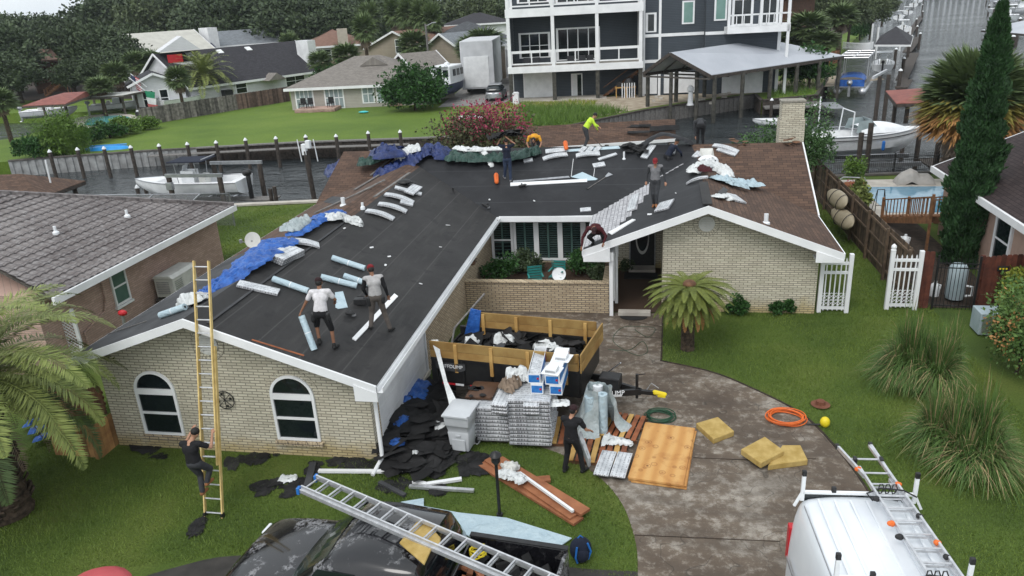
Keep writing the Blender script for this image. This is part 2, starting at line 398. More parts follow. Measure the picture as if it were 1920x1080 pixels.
@D('bundle_side')
def _(t):
    x,y,z=t.xyz()
    w=t.noise(30,2,.5,t.comb(t.math('ADD',x,y),0.)); zz=t.ramp(t.math('FRACT',t.math('MULTIPLY',z,13.)),[(.25,0.),(.35,1.),(.75,1.),(.85,0.)])
    f=t.math('MULTIPLY',zz,t.ramp(w,[(.5,0.),(.52,1.)]))
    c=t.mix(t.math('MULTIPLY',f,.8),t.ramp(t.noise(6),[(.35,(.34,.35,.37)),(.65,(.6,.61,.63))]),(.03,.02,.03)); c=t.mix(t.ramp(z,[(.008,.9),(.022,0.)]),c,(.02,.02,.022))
    t.col(c); t.r(.4); t.bump(t.noise(14,4),.5,.02)
@D('car_black')
def _(t):
    n=t.noise(1.1,6,.65); n2=t.noise(14,5,.7); f=t.math('MULTIPLY',t.ramp(n,[(.54,0.),(.6,1.)]),t.ramp(n2,[(.45,0.),(.55,1.)]))
    t.col(t.mix(f,(.008,.008,.01),(.2,.2,.21))); t.set(t.b.inputs['Roughness'],t.ramp(f,[(0.,.12),(1.,.6)])); t.b.inputs['Coat Weight'].default_value=.6
pm('van_white',(.74,.77,.8),(.66,.69,.73),1.2,.28,coat=.4)
@D('tree_bark')
def _(t):
    t.col(t.ramp(t.noise(6,5),[(.3,(.03,.022,.016)),(.7,(.085,.065,.048))])); t.r(.95); t.bump(t.noise(14,4),.8,.05)
pm('palm_bark',(.09,.065,.045),(.025,.018,.013),9,.95,.8,16)
def leaf(name,c1,c2,sc=1.5,tr=.25):
    def f():
        t=NT(name); g=t.n('NewGeometry'); rp=g.outputs['Random Per Island']
        n=t.noise(sc,4); c=t.mix(t.ramp(n,[(.35,0.),(.65,1.)]),c2,c1)
        c=t.mix(t.ramp(rp,[(0.,0.),(1.,.5)]),c,tuple(x*1.7 for x in c1)); t.col(c); t.r(.6)
        t.b.inputs['Specular IOR Level'].default_value=.25
        return t.mat
    MDEF[name]=f
leaf('leaf_oak',(.06,.085,.04),(.022,.036,.018),.5)
leaf('leaf_oak_light',(.085,.11,.05),(.034,.05,.024),.5)
leaf('leaf_bush',(.03,.085,.018),(.012,.035,.01),1.5)
leaf('leaf_cypress',(.03,.072,.025),(.012,.03,.012),2)
leaf('leaf_palm',(.18,.21,.06),(.08,.11,.03),1)
leaf('leaf_sabal',(.1,.14,.055),(.05,.08,.03),1)
leaf('leaf_sago',(.12,.14,.028),(.05,.07,.014),3)
leaf('leaf_dead',(.33,.17,.06),(.17,.09,.035),1.5)
leaf('leaf_dead_grey',(.2,.15,.11),(.1,.075,.055),1.5)
leaf('leaf_myrtle',(.07,.08,.035),(.045,.038,.02),1.2)
leaf('flower_pink',(.26,.04,.08),(.17,.022,.045),3)
leaf('leaf_pampas',(.09,.15,.04),(.035,.08,.018),1)
leaf('leaf_straw',(.32,.24,.13),(.2,.15,.08),2)
leaf('leaf_weed',(.1,.17,.03),(.05,.1,.018),1.5)
leaf('leaf_yellow',(.2,.22,.03),(.1,.13,.02),1.5)
pm('lumber_side',(.44,.29,.1),(.3,.17,.05),2.2,.75,.2)
pm('blue_print',(.03,.2,.5),(.02,.12,.4),9,.4)
pm('foam_y',(.46,.33,.12),(.34,.23,.065),5,.95,.5,30)
pm('leaf_dead_b',(.18,.07,.04),(.12,.045,.025),6,.8)
pm('red_lumber2',(.32,.13,.06),(.2,.075,.035),3,.8,.3)
pm('dark_glass2',(.035,.05,.045),(.012,.018,.016),3,.06,spec=.6)
pm('red_canopy',(.5,.09,.1),(.42,.07,.08),2,.6)
pm('leaf_weed_ground',(.06,.12,.02),(.03,.07,.012),1.2,.9)
pm('turquoise',(.05,.5,.5),(.04,.4,.42),2,.4)
pm('blue_bright',(.03,.3,.7),(.02,.25,.6),2,.4)
pm('boards_brown2',(.15,.1,.08),(.09,.06,.05),3,.9,.2)
pm('red_soft',(.5,.12,.12),(.4,.1,.1),2,.7)
pm('brown_cabin',(.1,.05,.03),(.06,.03,.02),3,.8)
pm('roof_brown',(.16,.1,.075),(.11,.07,.055),2,.9)
pm('roof_cream',(.5,.49,.44),(.42,.41,.37),1,.8)
brickmat('solar',(.04,.04,.07),(.03,.03,.06),(.3,.3,.34),1.6,1.0,.06,axis='xy')
brickmat('shingle_grey2',(.2,.22,.24),(.15,.165,.18),(.1,.1,.11),.3,.4,.01,axis='xy')
brickmat('siding_tan',(.34,.29,.23),(.32,.27,.22),(.2,.17,.14),.2,60,.008)
pm('roof_brown2',(.2,.115,.085),(.15,.085,.065),2,.9)
pm('stucco_pale',(.45,.4,.34),(.38,.34,.29),2,.9)
brickmat('shingle_grey3',(.085,.09,.1),(.06,.065,.07),(.04,.04,.045),.3,.4,.01,axis='xy')
pm('brick_orange',(.28,.13,.085),(.2,.09,.06),3,.9)
pm('orange_board',(.32,.14,.06),(.22,.1,.045),3,.8)
leaf('leaf_yellow2',(.2,.17,.04),(.12,.11,.025),1.5)
pm('boards_fence2',(.125,.088,.058),(.06,.042,.03),4,.9,.3)
pm('bin_pale',(.36,.43,.46),(.28,.35,.38),2,.5)
pm('off_white2',(.36,.34,.32),(.28,.27,.25),3,.6)
pm('brown_wood2',(.27,.13,.06),(.14,.07,.035),4,.75,.3)
pm('kayak_tan',(.36,.31,.22),(.27,.23,.16),3,.5)
pm('pile_pale',(.34,.35,.35),(.2,.2,.2),1.5,.85)
pm('glass_pale',(.3,.36,.37),(.22,.27,.28),2,.1)
pm('post_wood2',(.085,.08,.068),(.035,.035,.03),3,.85,.3)
pm('green_glass2',(.18,.3,.27),(.14,.25,.22),1,.2)
pm('concrete_pale2',(.3,.29,.28),(.2,.19,.18),1,.9,.2)
pm('concrete_dark2',(.2,.2,.2),(.1,.1,.1),1.5,.9)
pm('trailer_white',(.55,.56,.58),(.45,.46,.48),1,.5)
pm('cloth_navy2',(.03,.05,.11),(.02,.035,.08),3,.5)
pm('boards_grey2',(.22,.2,.18),(.09,.085,.075),3,.9,.2)
pm('flag_green',(.03,.25,.14),(.02,.2,.1),2,.7)
leaf('leaf_bush2',(.06,.12,.04),(.03,.065,.022),1.5)
@D('roof_tile')
def _(t):
    n=t.noise(.5,6); c=t.ramp(n,[(.3,(.1,.085,.083)),(.7,(.2,.18,.175))]); c=t.mix(t.ramp(t.noise(7,5),[(.45,0.),(.7,.5)]),c,(.34,.33,.33))
    x,y,z=t.xyz(); f=t.math('FRACT',t.math('MULTIPLY',t.math('ADD',x,.0),1/.3714)); c=t.mix(t.ramp(f,[(.0,.6),(.1,0.),(.92,0.),(1.,.6)]),c,(.03,.027,.028)); g=t.math('ABSOLUTE',t.math('SINE',t.math('MULTIPLY',y,10.19))); c=t.mix(t.ramp(g,[(.0,.7),(.45,0.)]),c,(.05,.046,.047)); t.col(c); t.r(.85)
@D('screen_mesh')
def _(t): t.col((.16,.165,.17)); t.r(.8); t.b.inputs['Alpha'].default_value=.4
MDEF['cover_blue']=MDEF['tarp_blue']
def _hz():
    m=bpy.data.materials.new('haze'); m.use_nodes=True; t=m.node_tree; t.nodes.clear(); v=t.nodes.new('ShaderNodeVolumePrincipled'); v.inputs['Color'].default_value=(.85,.92,1,1); v.inputs['Density'].default_value=.00017; v.inputs['Anisotropy'].default_value=.2; o=t.nodes.new('ShaderNodeOutputMaterial'); t.links.new(v.outputs[0],o.inputs['Volume']); return m
MDEF['haze']=_hz
pm('mortar_dark',(.2,.18,.15),(.14,.12,.1),10,.9)
# ======================= SETTING: water, land =======================
WZ=-1.25
struct(MB().poly([(-400,-40,WZ),(500,-40,WZ),(500,900,WZ),(-400,900,WZ)]).build('water','water'))
def land(name,pts,z,mt,depth=2.5):
    o=MB().prism([(p[0],p[1],z) for p in pts][::-1],(0,0,-depth)).build(name,mt); return struct(o)
nearbank=[(-60,33.5),(-33,37.4),(-24.3,38.9),(-19,39.7),(0,41.6),(9,44.4),(20,45.6),(60,50),(60,-30),(-60,-30)]
land('lawn',nearbank,0,'lawn')
# far shore: wall line along the side canal, round the inlet under the big boathouse, then along the main canal
FW=[(-75,47.5),(-52,53.6),(-48.8,54.8),(-41.9,56.8),(-29.2,59.2),(-19.6,59.8),(-12,60.6),(-7.1,64.4),(-1.1,72.1),(4,76.5),(8.7,80.),(9.6,80.6),(9.7,76.2),(14.9,78.6),(18.2,91),(20.9,104),(31,140),(46,190),(66,290),(120,520),(-400,560),(-400,200),(-120,90),(-66,84),(-62,66)]
land('far_lawn',FW,0,'lawn_far')
land('right_bank',[(52,62),(62,110),(88,190),(120,290),(190,520),(420,520),(420,50)],0,'lawn_far')
land('left_bank',[(-78,92),(-66,90),(-130,180),(-260,260),(-300,120),(-130,84)],.02,'lawn_far',2)
# far hinterland ground reaching the horizon
land('ground',[(-900,500),(900,500),(1500,2500),(-1500,2500)],-.2,'leaf_oak',2)
def sheet(name,pts,z,mt): return struct(MB().poly([(p[0],p[1],z) for p in pts]).build(name,mt))
A2=lambda *ps:[tuple(at(*p))[:2] for p in ps]
def smooth(pts,n=5):
    out=[]
    for i in range(len(pts)-1):
        p0=pts[max(i-1,0)];p1=pts[i];p2=pts[i+1];p3=pts[min(i+2,len(pts)-1)]
        for k in range(n):
            t=k/n; out.append(tuple(.5*((2*p1[j])+(-p0[j]+p2[j])*t+(2*p0[j]-5*p1[j]+4*p2[j]-p3[j])*t*t+(-p0[j]+3*p1[j]-3*p2[j]+p3[j])*t**3) for j in range(len(p1))))
    out.append(tuple(pts[-1])); return out
# driveway
dr=smooth(A2((1238,677),(1330,697),(1400,724),(1500,775),(1570,843),(1630,925),(1668,1000),(1690,1080)),5)+[(5.1,9.),(5.0,6.),(-.2,6.)]
dl=smooth([(-.2,9.5)]+A2((1196,1080),(1190,1010),(1160,935),(1100,878),(1010,838),(900,828)),5)
dw=dr+dl+[(-4.4,17.),(-6.3,17.2),(-6.3,24.3),(-1.4,24.3),(-1.3,24.35),(.28,24.35)]
DRIVE=dw
sheet('driveway',dw,.012,'concrete')
struct(MB().poly([(p[0],p[1],.008) for p in smooth(A2((240,1092),(330,1064),(450,1042),(700,1052),(900,1062),(1060,1064),(1110,1068),(1196,1072)),4)+[(-.2,8),(-3,5),(-14,5)]]).build('road','asphalt'))
mb=MB()
for a,b in [((.23,20.8),(.29,24.3)),]+list(zip(dr[:-3],dr[1:-2])):
    mb.beam((*a,.005),(*b,.005),.05,.05)
struct(mb.build('driveway_edge','soil'))
# expansion joints of the slab
mb=MB()
for a,b in [((1190,1003),(1462,1015)),((1300,858),(1395,862)),((1180,600+2),(1241,612)),((1140,628),(1240,634)),((1395,862),(1530,860))]:
    mb.beam(at(*a,z=.017),at(*b,z=.017),.02,.006)
struct(mb.build('slab_joint','soil'))
sheet('porch_floor',[(-1.4,24.35),(.24,24.35),(.24,28.85),(-1.4,28.85)],.05,'mulch')
MB
# grass blades
def inside(px,py,poly):
    c=np.zeros(len(px),bool); n=len(poly); j=n-1
    for i in range(n):
        xi,yi=poly[i][0],poly[i][1]; xj,yj=poly[j][0],poly[j][1]
        k=((yi>py)!=(yj>py))&(px<(xj-xi)*(py-yi)/((yj-yi) if yj!=yi else 1e-9)+xi); c^=k; j=i
    return c
def blades(name,x0,x1,y0,y1,n,h,w,mt,excl=[],incl=None,label='',z=0):
    x=rng.uniform(x0,x1,n);y=rng.uniform(y0,y1,n); k=np.ones(len(x),bool)
    for e in excl:k&=~inside(x,y,e)
    if incl is not None:k&=inside(x,y,incl)
    x=x[k];y=y[k];n=len(x); a=rng.uniform(0,6.28,n);hh=h*rng.uniform(.5,1.25,n)*(1+.35*np.sin(x*1.3)*np.cos(y*1.1)); l=rng.normal(0,.45,(n,2))*hh[:,None]
    V=np.empty((n,3,3),np.float32)
    V[:,0]=np.c_[x-np.cos(a)*w/2,y-np.sin(a)*w/2,np.full(n,z)];V[:,1]=np.c_[x+np.cos(a)*w/2,y+np.sin(a)*w/2,np.full(n,z)];V[:,2]=np.c_[x+l[:,0],y+l[:,1],z+hh]
    o=fastmesh(name,V.reshape(-1,3),np.arange(3*n).reshape(-1,3),mt); return stuff(o,label,'grass')
house_fp=[(-13.7,14.85),(-6.4,14.85),(-6.4,17.2),(-6.4,24.3),(.2,24.3),(.2,24.6),(5.25,24.6),(5.25,37),(-13.7,37)]
road_fp=[(-14,5),(-14,9.6),(-8.3,11.3),(-1.6,11.7),(-.1,11.5),(-.1,5)]
blades('grass',-16,9,9.5,26,330000,.055,.016,'grass_blade',[dw,house_fp,road_fp],label='short green grass covering the front lawn and side yard')
blades('side_grass',5.2,9,24.5,44,40000,.06,.022,'grass_blade',label='grass in the narrow strip between the house and the board fence')
blades('back_grass',-25,-13.6,20,39,60000,.05,.03,'grass_blade_far',label='mown grass behind the brick neighbour house')
# ======================= MAIN HOUSE =======================
kL=.345;kB=.42;kR=.372
def zL(x):return 3.87-kL*abs(x+10.55)
def zB(y):return 4.2-kB*abs(y-32.6)
def zR(x):return 3.87-kR*abs(x-1.63)
H=thing('brick_house','cream brick house with its roof stripped to dark felt, roofers at work on it','house',(-4,26,0))
def part(mb,name,mt,parent,**k): return mb.build(name,mt,parent,W=(parent.parent is None),**k)
def sub_(mb,name,mt,parent,**k):
    # a sub-part in world coordinates under a part that sits at its root's origin
    root=parent.parent; mb.v=[(p[0]-root.location[0],p[1]-root.location[1],p[2]-root.location[2]) for p in mb.v]
    return mb.build(name,mt,parent,**k)
th=.14
def roofpoly(pts,mt,name='roof_slope',lab=None):
    mb=MB(); mb.prism([(x,y,z-.001) for x,y,z in pts],(0,0,-th),0,1)
    o=part(mb,name,[mt,'white_trim'],H)
    if lab:o['label']=lab
    return o
P=lambda x,y,f:(x,y,f)
A=(-10.55,14.35,3.87);B=(-6.1,14.35,zL(-6.1));C=(-6.1,28.2,zL(-6.1));Dp=(-10.55,31.8,3.87)
A_=(1.63,23.95,3.87);B_=(-2.35,23.95,zR(-2.35));C_=(-2.35,28.2,2.39);D_=(1.63,31.8,3.87)
E_=(5.8,23.95,zR(5.8));F_=(5.8,28.3,zR(5.8))
xs=-10.05
roofpoly([(xs,14.35,zL(xs)),B,C,(xs,31.4,zL(xs))][::1],'felt',lab='dark felt slope over the left wing')
roofpoly([A,(xs,14.35,zL(xs)),(xs,23.2,zL(xs)),(-10.55,23.2,3.87)],'felt')
roofpoly([(-10.55,23.2,3.87),(xs,23.2,zL(xs)),(xs,31.4,zL(xs)),Dp],'shingle_brown_y')
EL=(-13.95,14.35,zL(-13.95))
roofpoly([EL,A,(-10.55,22,3.87),(-13.95,22,zL(-13.95))],'felt_old',lab='old grey felt slope facing the neighbour')
roofpoly([(-13.95,22,zL(-13.95)),(-10.55,22,3.87),Dp,(-13.95,29,zL(-13.95))],'shingle_brown_y',lab='brown shingle slope still to be stripped')
roofpoly([(-13.95,29,zL(-13.95)),Dp,(-9.9,32.6,4.2),(-13.95,32.6,4.2)],'shingle_brown_x')
xr=1.4
roofpoly([Dp,(xs,31.4,zL(xs)),C,C_,D_,(xr,32.6,4.2),(-9.9,32.6,4.2)],'felt_y',lab='black felt slope over the middle of the house')
roofpoly([D_,(2.0,31.5,3.73),F_,(5.8,32.6,4.2),(xr,32.6,4.2)],'shingle_brown_x',lab='brown shingle slope below the chimney')
roofpoly([(5.8,32.6,4.2),(5.8,37.2,zB(37.2)),(-13.95,37.2,zB(37.2)),(-13.95,32.6,4.2)],'felt_old')
roofpoly([B_,A_,D_,C_],'felt_y',lab='black felt slope beside the front door')
roofpoly([A_,E_,F_,D_],'shingle_brown_y',lab='brown shingle slope of the right wing')
# rake boards and fascias (white)
def rake(a,b,h=.2,d=.05,back=0):
    a=Vector(a);b=Vector(b); mb.prism([a+Vector((0,-.004,.012)),b+Vector((0,-.004,.012)),b+Vector((0,-.004,-h)),a+Vector((0,-.004,-h))],(0,-d,0))
mb=MB(); rake(EL,A);rake(A,B)
mb.box(-6.1-.02,14.3,1.98,-6.55,14.85,B[2]-.16);  # boxed eave return
mb.prism([(-6.08,14.29,B[2]-.15),(-6.08,14.29,1.97),(-6.62,14.29,1.97),(-6.62,14.29,B[2]+.05)],(0,-.02,0))
part(mb,'rake_board','white_trim',H)
mb=MB(); rake(B_,A_,.24);rake(A_,E_,.24)
mb.prism([(-2.33,23.9,B_[2]-.2),(-2.33,23.9,2.02),(-1.45,23.9,2.02),(-1.45,23.9,zR(-1.45)-.22)],(0,-.03,0)); mb.box(-2.32,23.9,2.0,-1.5,24.6,2.05)
mb.prism([(5.78,23.9,E_[2]-.2),(5.78,23.9,2.04),(4.95,23.9,2.04),(4.95,23.9,zR(4.95)-.22)],(0,-.03,0)); mb.box(5.0,23.9,2.02,5.78,24.6,2.07)
part(mb,'rake_board','white_trim',H)
# porch beam, ceiling and post
mb=MB(); mb.box(-1.5,24.0,2.0,-1.36,28.8,2.3); part(mb,'porch_beam','white_trim',H)
mb=MB(); mb.box(-1.49,24.05,0,-1.37,24.17,2.0); mb.box(-1.36,25.1,0,-1.26,25.2,2.2);mb.box(-1.365,24.2,.5,-1.33,25.1,2.2); part(mb,'porch_post','white_trim',H)
mb=MB(); mb.box(-2.38,23.95,B_[2]-.2,-2.30,28.2,B_[2]-.02); mb.box(-2.3,24.0,2.0,-1.5,28.2,2.02); part(mb,'fascia','white_trim',H)
mb=MB(); mb.box(-6.0,28.12,2.16,-2.36,28.19,2.37); mb.box(-6.0,28.2,2.12,-2.36,28.85,2.14); part(mb,'fascia','white_trim',H)
mb=MB(); mb.box(5.78,24,E_[2]-.2,5.84,28.3,E_[2]-.01); mb.box(-13.99,14.4,zL(-13.95)-.2,-13.93,29,zL(-13.95)-.02);mb.beam((5.83,28.3,2.25),(5.83,32.6,4.12),.05,.2); part(mb,'fascia','white_trim',H)
# gutter along the left wing's eave: open trough with inner side
def gutter(a,b,r=.07):
    a=Vector(a);b=Vector(b);d=(b-a).normalized();s=d.cross(Vector((0,0,1)))
    g=MB()
    for off,z0,z1 in ((0,-.12,.0),(.12,-.12,.0)):
        g.prism([a+s*off+Vector((0,0,z1)),b+s*off+Vector((0,0,z1)),b+s*off+Vector((0,0,z0)),a+s*off+Vector((0,0,z0))],s*.012)
    g.prism([a+Vector((0,0,-.12)),b+Vector((0,0,-.12)),b+s*.13+Vector((0,0,-.12)),a+s*.13+Vector((0,0,-.12))],(0,0,-.01)); return g
part(gutter((-6.07,14.3,2.32),(-6.07,28.1,2.32)),'gutter','white_trim',H)
mb=MB(); mb.tube([(-6.38,14.78,2.1),(-6.36,14.76,1.9),(-6.36,14.76,.3),(-6.36,14.7,.18),(-6.42,14.2,.06)],.05,8); part(mb,'downspout','white_trim',H,smooth=True)
# walls
zw=lambda x:zL(x)-.16
mb=MB(); mb.prism([(-13.6,14.9,0),(-6.55,14.9,0),(-6.55,14.9,zw(-6.55)),(-10.55,14.9,zw(-10.55)),(-13.6,14.9,zw(-13.6))],(0,.2,0))
mb.box(-13.6,15.1,0,-13.4,36.8,2.6); part(mb,'wall','brick_cream',H)
mb=MB(); mb.box(-6.75,15.1,0,-6.55,15.4,2.3); mb.box(-6.75,19.45,0,-6.55,29.1,2.2); mb.box(-6.75,15.4,2.05,-6.553,19.45,2.2); part(mb,'wall','brick_tan',H)
mb=MB()
for k in range(4): mb.box(-6.64,15.42,.05+k*.495,-6.6,19.43,.05+k*.495+.485)
mb.box(-6.6,15.4,0,-6.54,15.46,2.1);mb.box(-6.6,19.4,0,-6.54,19.46,2.1)
part(mb,'garage_door','white_paint',H,bev=.006)
mb=MB(); mb.box(-6.56,14.95,0,-6.5,19.45,.14); part(mb,'plinth','concrete_pale',H)
mb=MB(); mb.box(-6.55,28.9,0,-1.95,29.1,.34); mb.box(-1.42,28.9,0,-1.0,29.1,2.4); mb.box(.02,28.9,0,.25,29.1,2.4); mb.box(-1.0,28.9,2.16,.02,29.1,2.4);mb.box(-1.95,28.9,0,-1.42,29.1,.5);part(mb,'wall','brick_cream',H)
zr=lambda x:zR(x)-.18
mb=MB(); mb.prism([(.25,24.6,0),(5.2,24.6,0),(5.2,24.6,zr(5.2)),(1.63,24.6,zr(1.63)),(.25,24.6,zr(.25))],(0,.2,0))
mb.box(.25,24.8,0,.45,28.9,2.4); mb.box(5.0,24.8,0,5.2,36.8,2.4); mb.box(-13.4,36.6,0,5.0,36.8,2.4); part(mb,'wall','brick_cream',H)
# gable infill behind the porch
# arched windows
def archwin(x0,x1,z0,zs,y=14.9):
    cx=(x0+x1)/2;r=(x1-x0)/2; e=.52
    def arc(rr,k=16,ee=1.0): return [(cx+rr*math.cos(math.pi*i/k),zs+(rr*math.sin(math.pi*i/k))*.98) for i in range(k+1)]
    g=MB()
    def ring(ro,ri,y0,y1,z0o,z0i):
        o=[(cx+ro,z0o)]+arc(ro)+[(cx-ro,z0o)]; i=[(cx+ri,z0i)]+arc(ri)+[(cx-ri,z0i)]
        for k in range(len(o)-1):
            a,b,c,d=o[k],o[k+1],i[k+1],i[k]
            g.prism([(a[0],y0,a[1]),(b[0],y0,b[1]),(c[0],y0,c[1]),(d[0],y0,d[1])],(0,y1-y0,0))
    ring(r,r-.07,y-.05,y,z0,z0)
    g.box(cx-r+.07,y-.05,z0,cx+r-.07,y,z0+.06); g.box(cx-r+.07,y-.06,zs-.09,cx+r-.07,y,zs+.06); g.box(cx-r+.07,y-.045,(z0+zs)/2-.03,cx+r-.07,y,(z0+zs)/2+.03)
    w=part(g,'window','white_trim',H)
    g=MB(); o=[(cx+r-.07,z0+.06)]+arc(r-.07)+[(cx-r+.07,z0+.06)]; g.poly([(p[0],y-.012,p[1]) for p in o]); sub_(g,'pane','dark_glass',w)
    g=MB(); g.box(cx-r-.06,y-.09,z0-.11,cx+r+.06,y-.0,z0-.02); 
    g2=MB()
    n=14
    for k in range(n):
        xx=cx-r-.06+(2*r+.12)*k/n; g2.box(xx+.006,y-.1,z0-.12,xx+(2*r+.12)/n-.006,y-.0,z0-.02)
    sub_(g2,'sill','brick_tan',w)
    g=MB(); n=24
    for k in range(n):
        a0=math.pi*k/n+.012;a1=math.pi*(k+1)/n-.012
        q=[(cx+rr*math.cos(a),zs+rr*math.sin(a)) for rr,a in((r+.02,a0),(r+.15,a0),(r+.15,a1),(r+.02,a1))]
        g.prism([(p[0],y-.015,p[1]) for p in q],(0,.02,0))
    sub_(g,'brick_arch','brick_cream',w)
archwin(-12.72,-11.6,.42,1.66); archwin(-9.06,-7.93,.46,1.68)
def roundvent(cx,cz,y,r=.22):
    g=MB(); n=24
    for k in range(n):
        a0=2*math.pi*k/n;a1=2*math.pi*(k+1)/n
        g.prism([(cx+rr*math.cos(a),y-.03,cz+rr*math.sin(a)) for rr,a in((r,a0),(r+.05,a0),(r+.05,a1),(r,a1))],(0,.03,0))
    for k in range(7):
        z=cz-r+(k+.5)*2*r/7; hw=math.sqrt(max(r*r-(z-cz)**2,.001)); g.cbox((cx,y-.016,z),(2*hw,.02,.05),rx=-.4)
    v=part(g,'vent','off_white',H)
    g=MB()
    for k in range(n):
        a0=2*math.pi*k/n+.02;a1=2*math.pi*(k+1)/n-.02
        g.prism([(cx+rr*math.cos(a),y-.012,cz+rr*math.sin(a)) for rr,a in((r+.06,a0),(r+.2,a0),(r+.2,a1),(r+.06,a1))],(0,.02,0))
    sub_(g,'brick_surround','brick_cream',v); g=MB(); g.lathe([(r+.04,0),(r+.215,0)],n,(cx,y-.006,cz),T=Euler((R_(90),0,0)).to_matrix(),cap=False); sub_(g,'surround_bed','mortar_dark',v)
roundvent(-10.45,2.98,14.9); roundvent(1.64,3.1,24.6,.21)
# courtyard windows with louvred blinds
bx=[(-6.42,-5.72),(-5.5,-4.78),(-4.58,-3.82),(-3.62,-2.9)]
for i,(a,b) in enumerate(bx+[(-2.7,-2.05)]):
    g=MB(); y=28.9
    g.box(a-.1,y-.05,.34,a,y+.05,2.2);g.box(b,y-.05,.34,b+.1,y+.05,2.2);g.box(a,y-.05,.34,b,y+.05,.42);g.box(a,y-.05,2.1,b,y+.05,2.2)
    if i==0:g.box(a,y-.04,1.15,b,y+.04,1.21)
    w=part(g,'window','white_trim',H)
    g=MB(); g.poly([(a,y+.02,.42),(b,y+.02,.42),(b,y+.02,2.1),(a,y+.02,2.1)]); sub_(g,'pane','dark_glass',w)
    g=MB(); m=(a+b)/2
    for k in range(22):
        z=.46+k*.075
        if i==0 and k<9 and k%2: continue
        g.cbox(((a+m)/2-.02,y+.008,z),((b-a)/2-.07,.012,.022),rx=.5); g.cbox(((b+m)/2+.02,y+.008,z),((b-a)/2-.07,.012,.022),rx=.5)
    g.box(m-.04,y-.01,.42,m+.04,y+.015,2.1); sub_(g,'shutter','green_glass',w)
mb=MB();mb.box(-1.95,28.9,.5,-1.42,28.94,2.3); part(mb,'window','white_trim',H); mb=MB();mb.box(-1.88,28.87,.56,-1.5,28.89,2.1);part(mb,'pane','dark_glass',H)
# front door with oval light
g=MB(); g.box(-.95,28.86,.16,-.03,28.92,2.1); dr_=part(g,'door','black_plastic',H)
dr_['label']='near-black front door with a tall oval light'
g=MB(); n=28
for k in range(n):
    a0=2*math.pi*k/n;a1=2*math.pi*(k+1)/n
    g.prism([(-.49+rr*.26*math.cos(a),28.83,1.3+rr*.68*math.sin(a)) for rr,a in((.82,a0),(1,a0),(1,a1),(.82,a1))],(0,.03,0))
sub_(g,'oval_frame','off_white',dr_); g=MB(); g.poly([(-.49+.21*math.cos(2*math.pi*k/n),28.855,1.3+.56*math.sin(2*math.pi*k/n)) for k in range(n)][::-1]); sub_(g,'pane','dark_glass',dr_)
g=MB(); g.box(-1.0,28.85,.16,-.95,28.93,2.16);g.box(-.03,28.85,.16,.02,28.93,2.16); g.box(-1,28.85,2.1,.02,28.93,2.16); part(g,'door_frame','grey_metal',H)
g=MB(); g.box(-1.0,28.3,.05,.02,28.85,.16); part(g,'door_step','concrete_pale',H,bev=.01)
# courtyard wall, planting bed and porch step
CW=thing('courtyard_wall','low tan brick wall in front of the courtyard bed, behind the dump trailer','wall',(-4,24.4,0))
g=MB(); g.box(-6.54,24.3,0,-1.52,24.5,1.05); g.box(-1.72,24.5,0,-1.52,26.1,1.04); part(g,'wall','brick_tan',CW)
g=MB()
for k in range(60):
    x=-6.54+k*.0836; g.box(x+.005,24.27,1.052,x+.078,24.53,1.12)
for k in range(18): g.box(-1.75,24.54+k*.0836,1.052,-1.49,24.54+k*.0836+.075,1.115)
part(g,'coping','brick_tan',CW)
struct(MB().box(-6.54,24.5,0,-1.72,28.88,.25).build('planting_bed','mulch'))
tag(part(MB().box(-1.2,24.05,.02,-.12,24.32,.16),'doorstep','concrete_pale',CW,bev=.01),'pale stone porch step','step'); 
bpy.data.objects['doorstep'].parent=None; bpy.data.objects['doorstep'].location=CW.location; bpy.data.objects['doorstep']['label']='pale stone step between the porch and the path'
dm=MB(); n=20; dm.prism([(-.68+.46*math.cos(-math.pi*k/n),24.0+.32*math.sin(-math.pi*k/n),.02) for k in range(n+1)][::-1],(0,0,.015)); tag(dm.build('doormat','rubber'),'black half-round openwork doormat in front of the pale step','doormat')
dm=MB().box(-1.15,27.55,.055,.1,28.25,.075); tag(dm.build('doormat','rubber'),'dark rectangular mat before the front door under the porch','doormat')
# chimney
CHM=MB(); CHM.box(5.05,33.6,2.5,6.05,34.4,4.95); CHM.box(5.1,33.66,4.95,6.0,34.34,5.65)
c=part(CHM,'chimney','brick_cream',H); g=MB();g.box(5.06,33.62,5.65,6.04,34.38,5.72); sub_(g,'cap','mortar',c)
# new shingles being laid on the right wing's left slope
g=MB()
cw=.19
for k in range(18):
    x=-2.36+k*cw
    pts=[(24.2,29.7),(24.25,28.6),(24.45,28.6),(24.6,28.9),(24.9,29.1),(25.2,29.4),(25.7,29.7),(26.1,30.0),(26.7,30.5),(27.4,31.1),(28.3,31.7),(30.0,31.9),(30.5,32.0),(31.,32.2),(31.2,32.3),(31.4,32.4),(31.6,32.4),(31.8,32.4)]
    y0,y1=pts[k]; y1=min(y1-.05*0,28.1+(x+2.36)*.92+.1) ; n=max(1,int((y1-y0)/.3))
    for q in range(n):
        ya=y0+q*(y1-y0)/n; yb=ya+(y1-y0)/n-.014; z0=zR(x)+.01; z1=zR(x+cw)+.004; hh=random.uniform(.014,.024)
        xa=x+random.choice((0,.02))
        g.prism([(xa,ya,zR(xa)+.003),(x+cw+.01,ya,zR(x+cw)+.003),(x+cw+.01,yb,zR(x+cw)+.003),(xa,yb,zR(xa)+.003)],(0,0,hh))
o=part(g,'new_shingle_course','shingle_new',H); o['label']='pale new shingles stepping up the slope'
# ridge cap strip of right wing
g=MB(); g.beam((1.6,24.0,3.92),(1.63,27,3.92),.3,.03); part(g,'ridge_cap','felt',H)
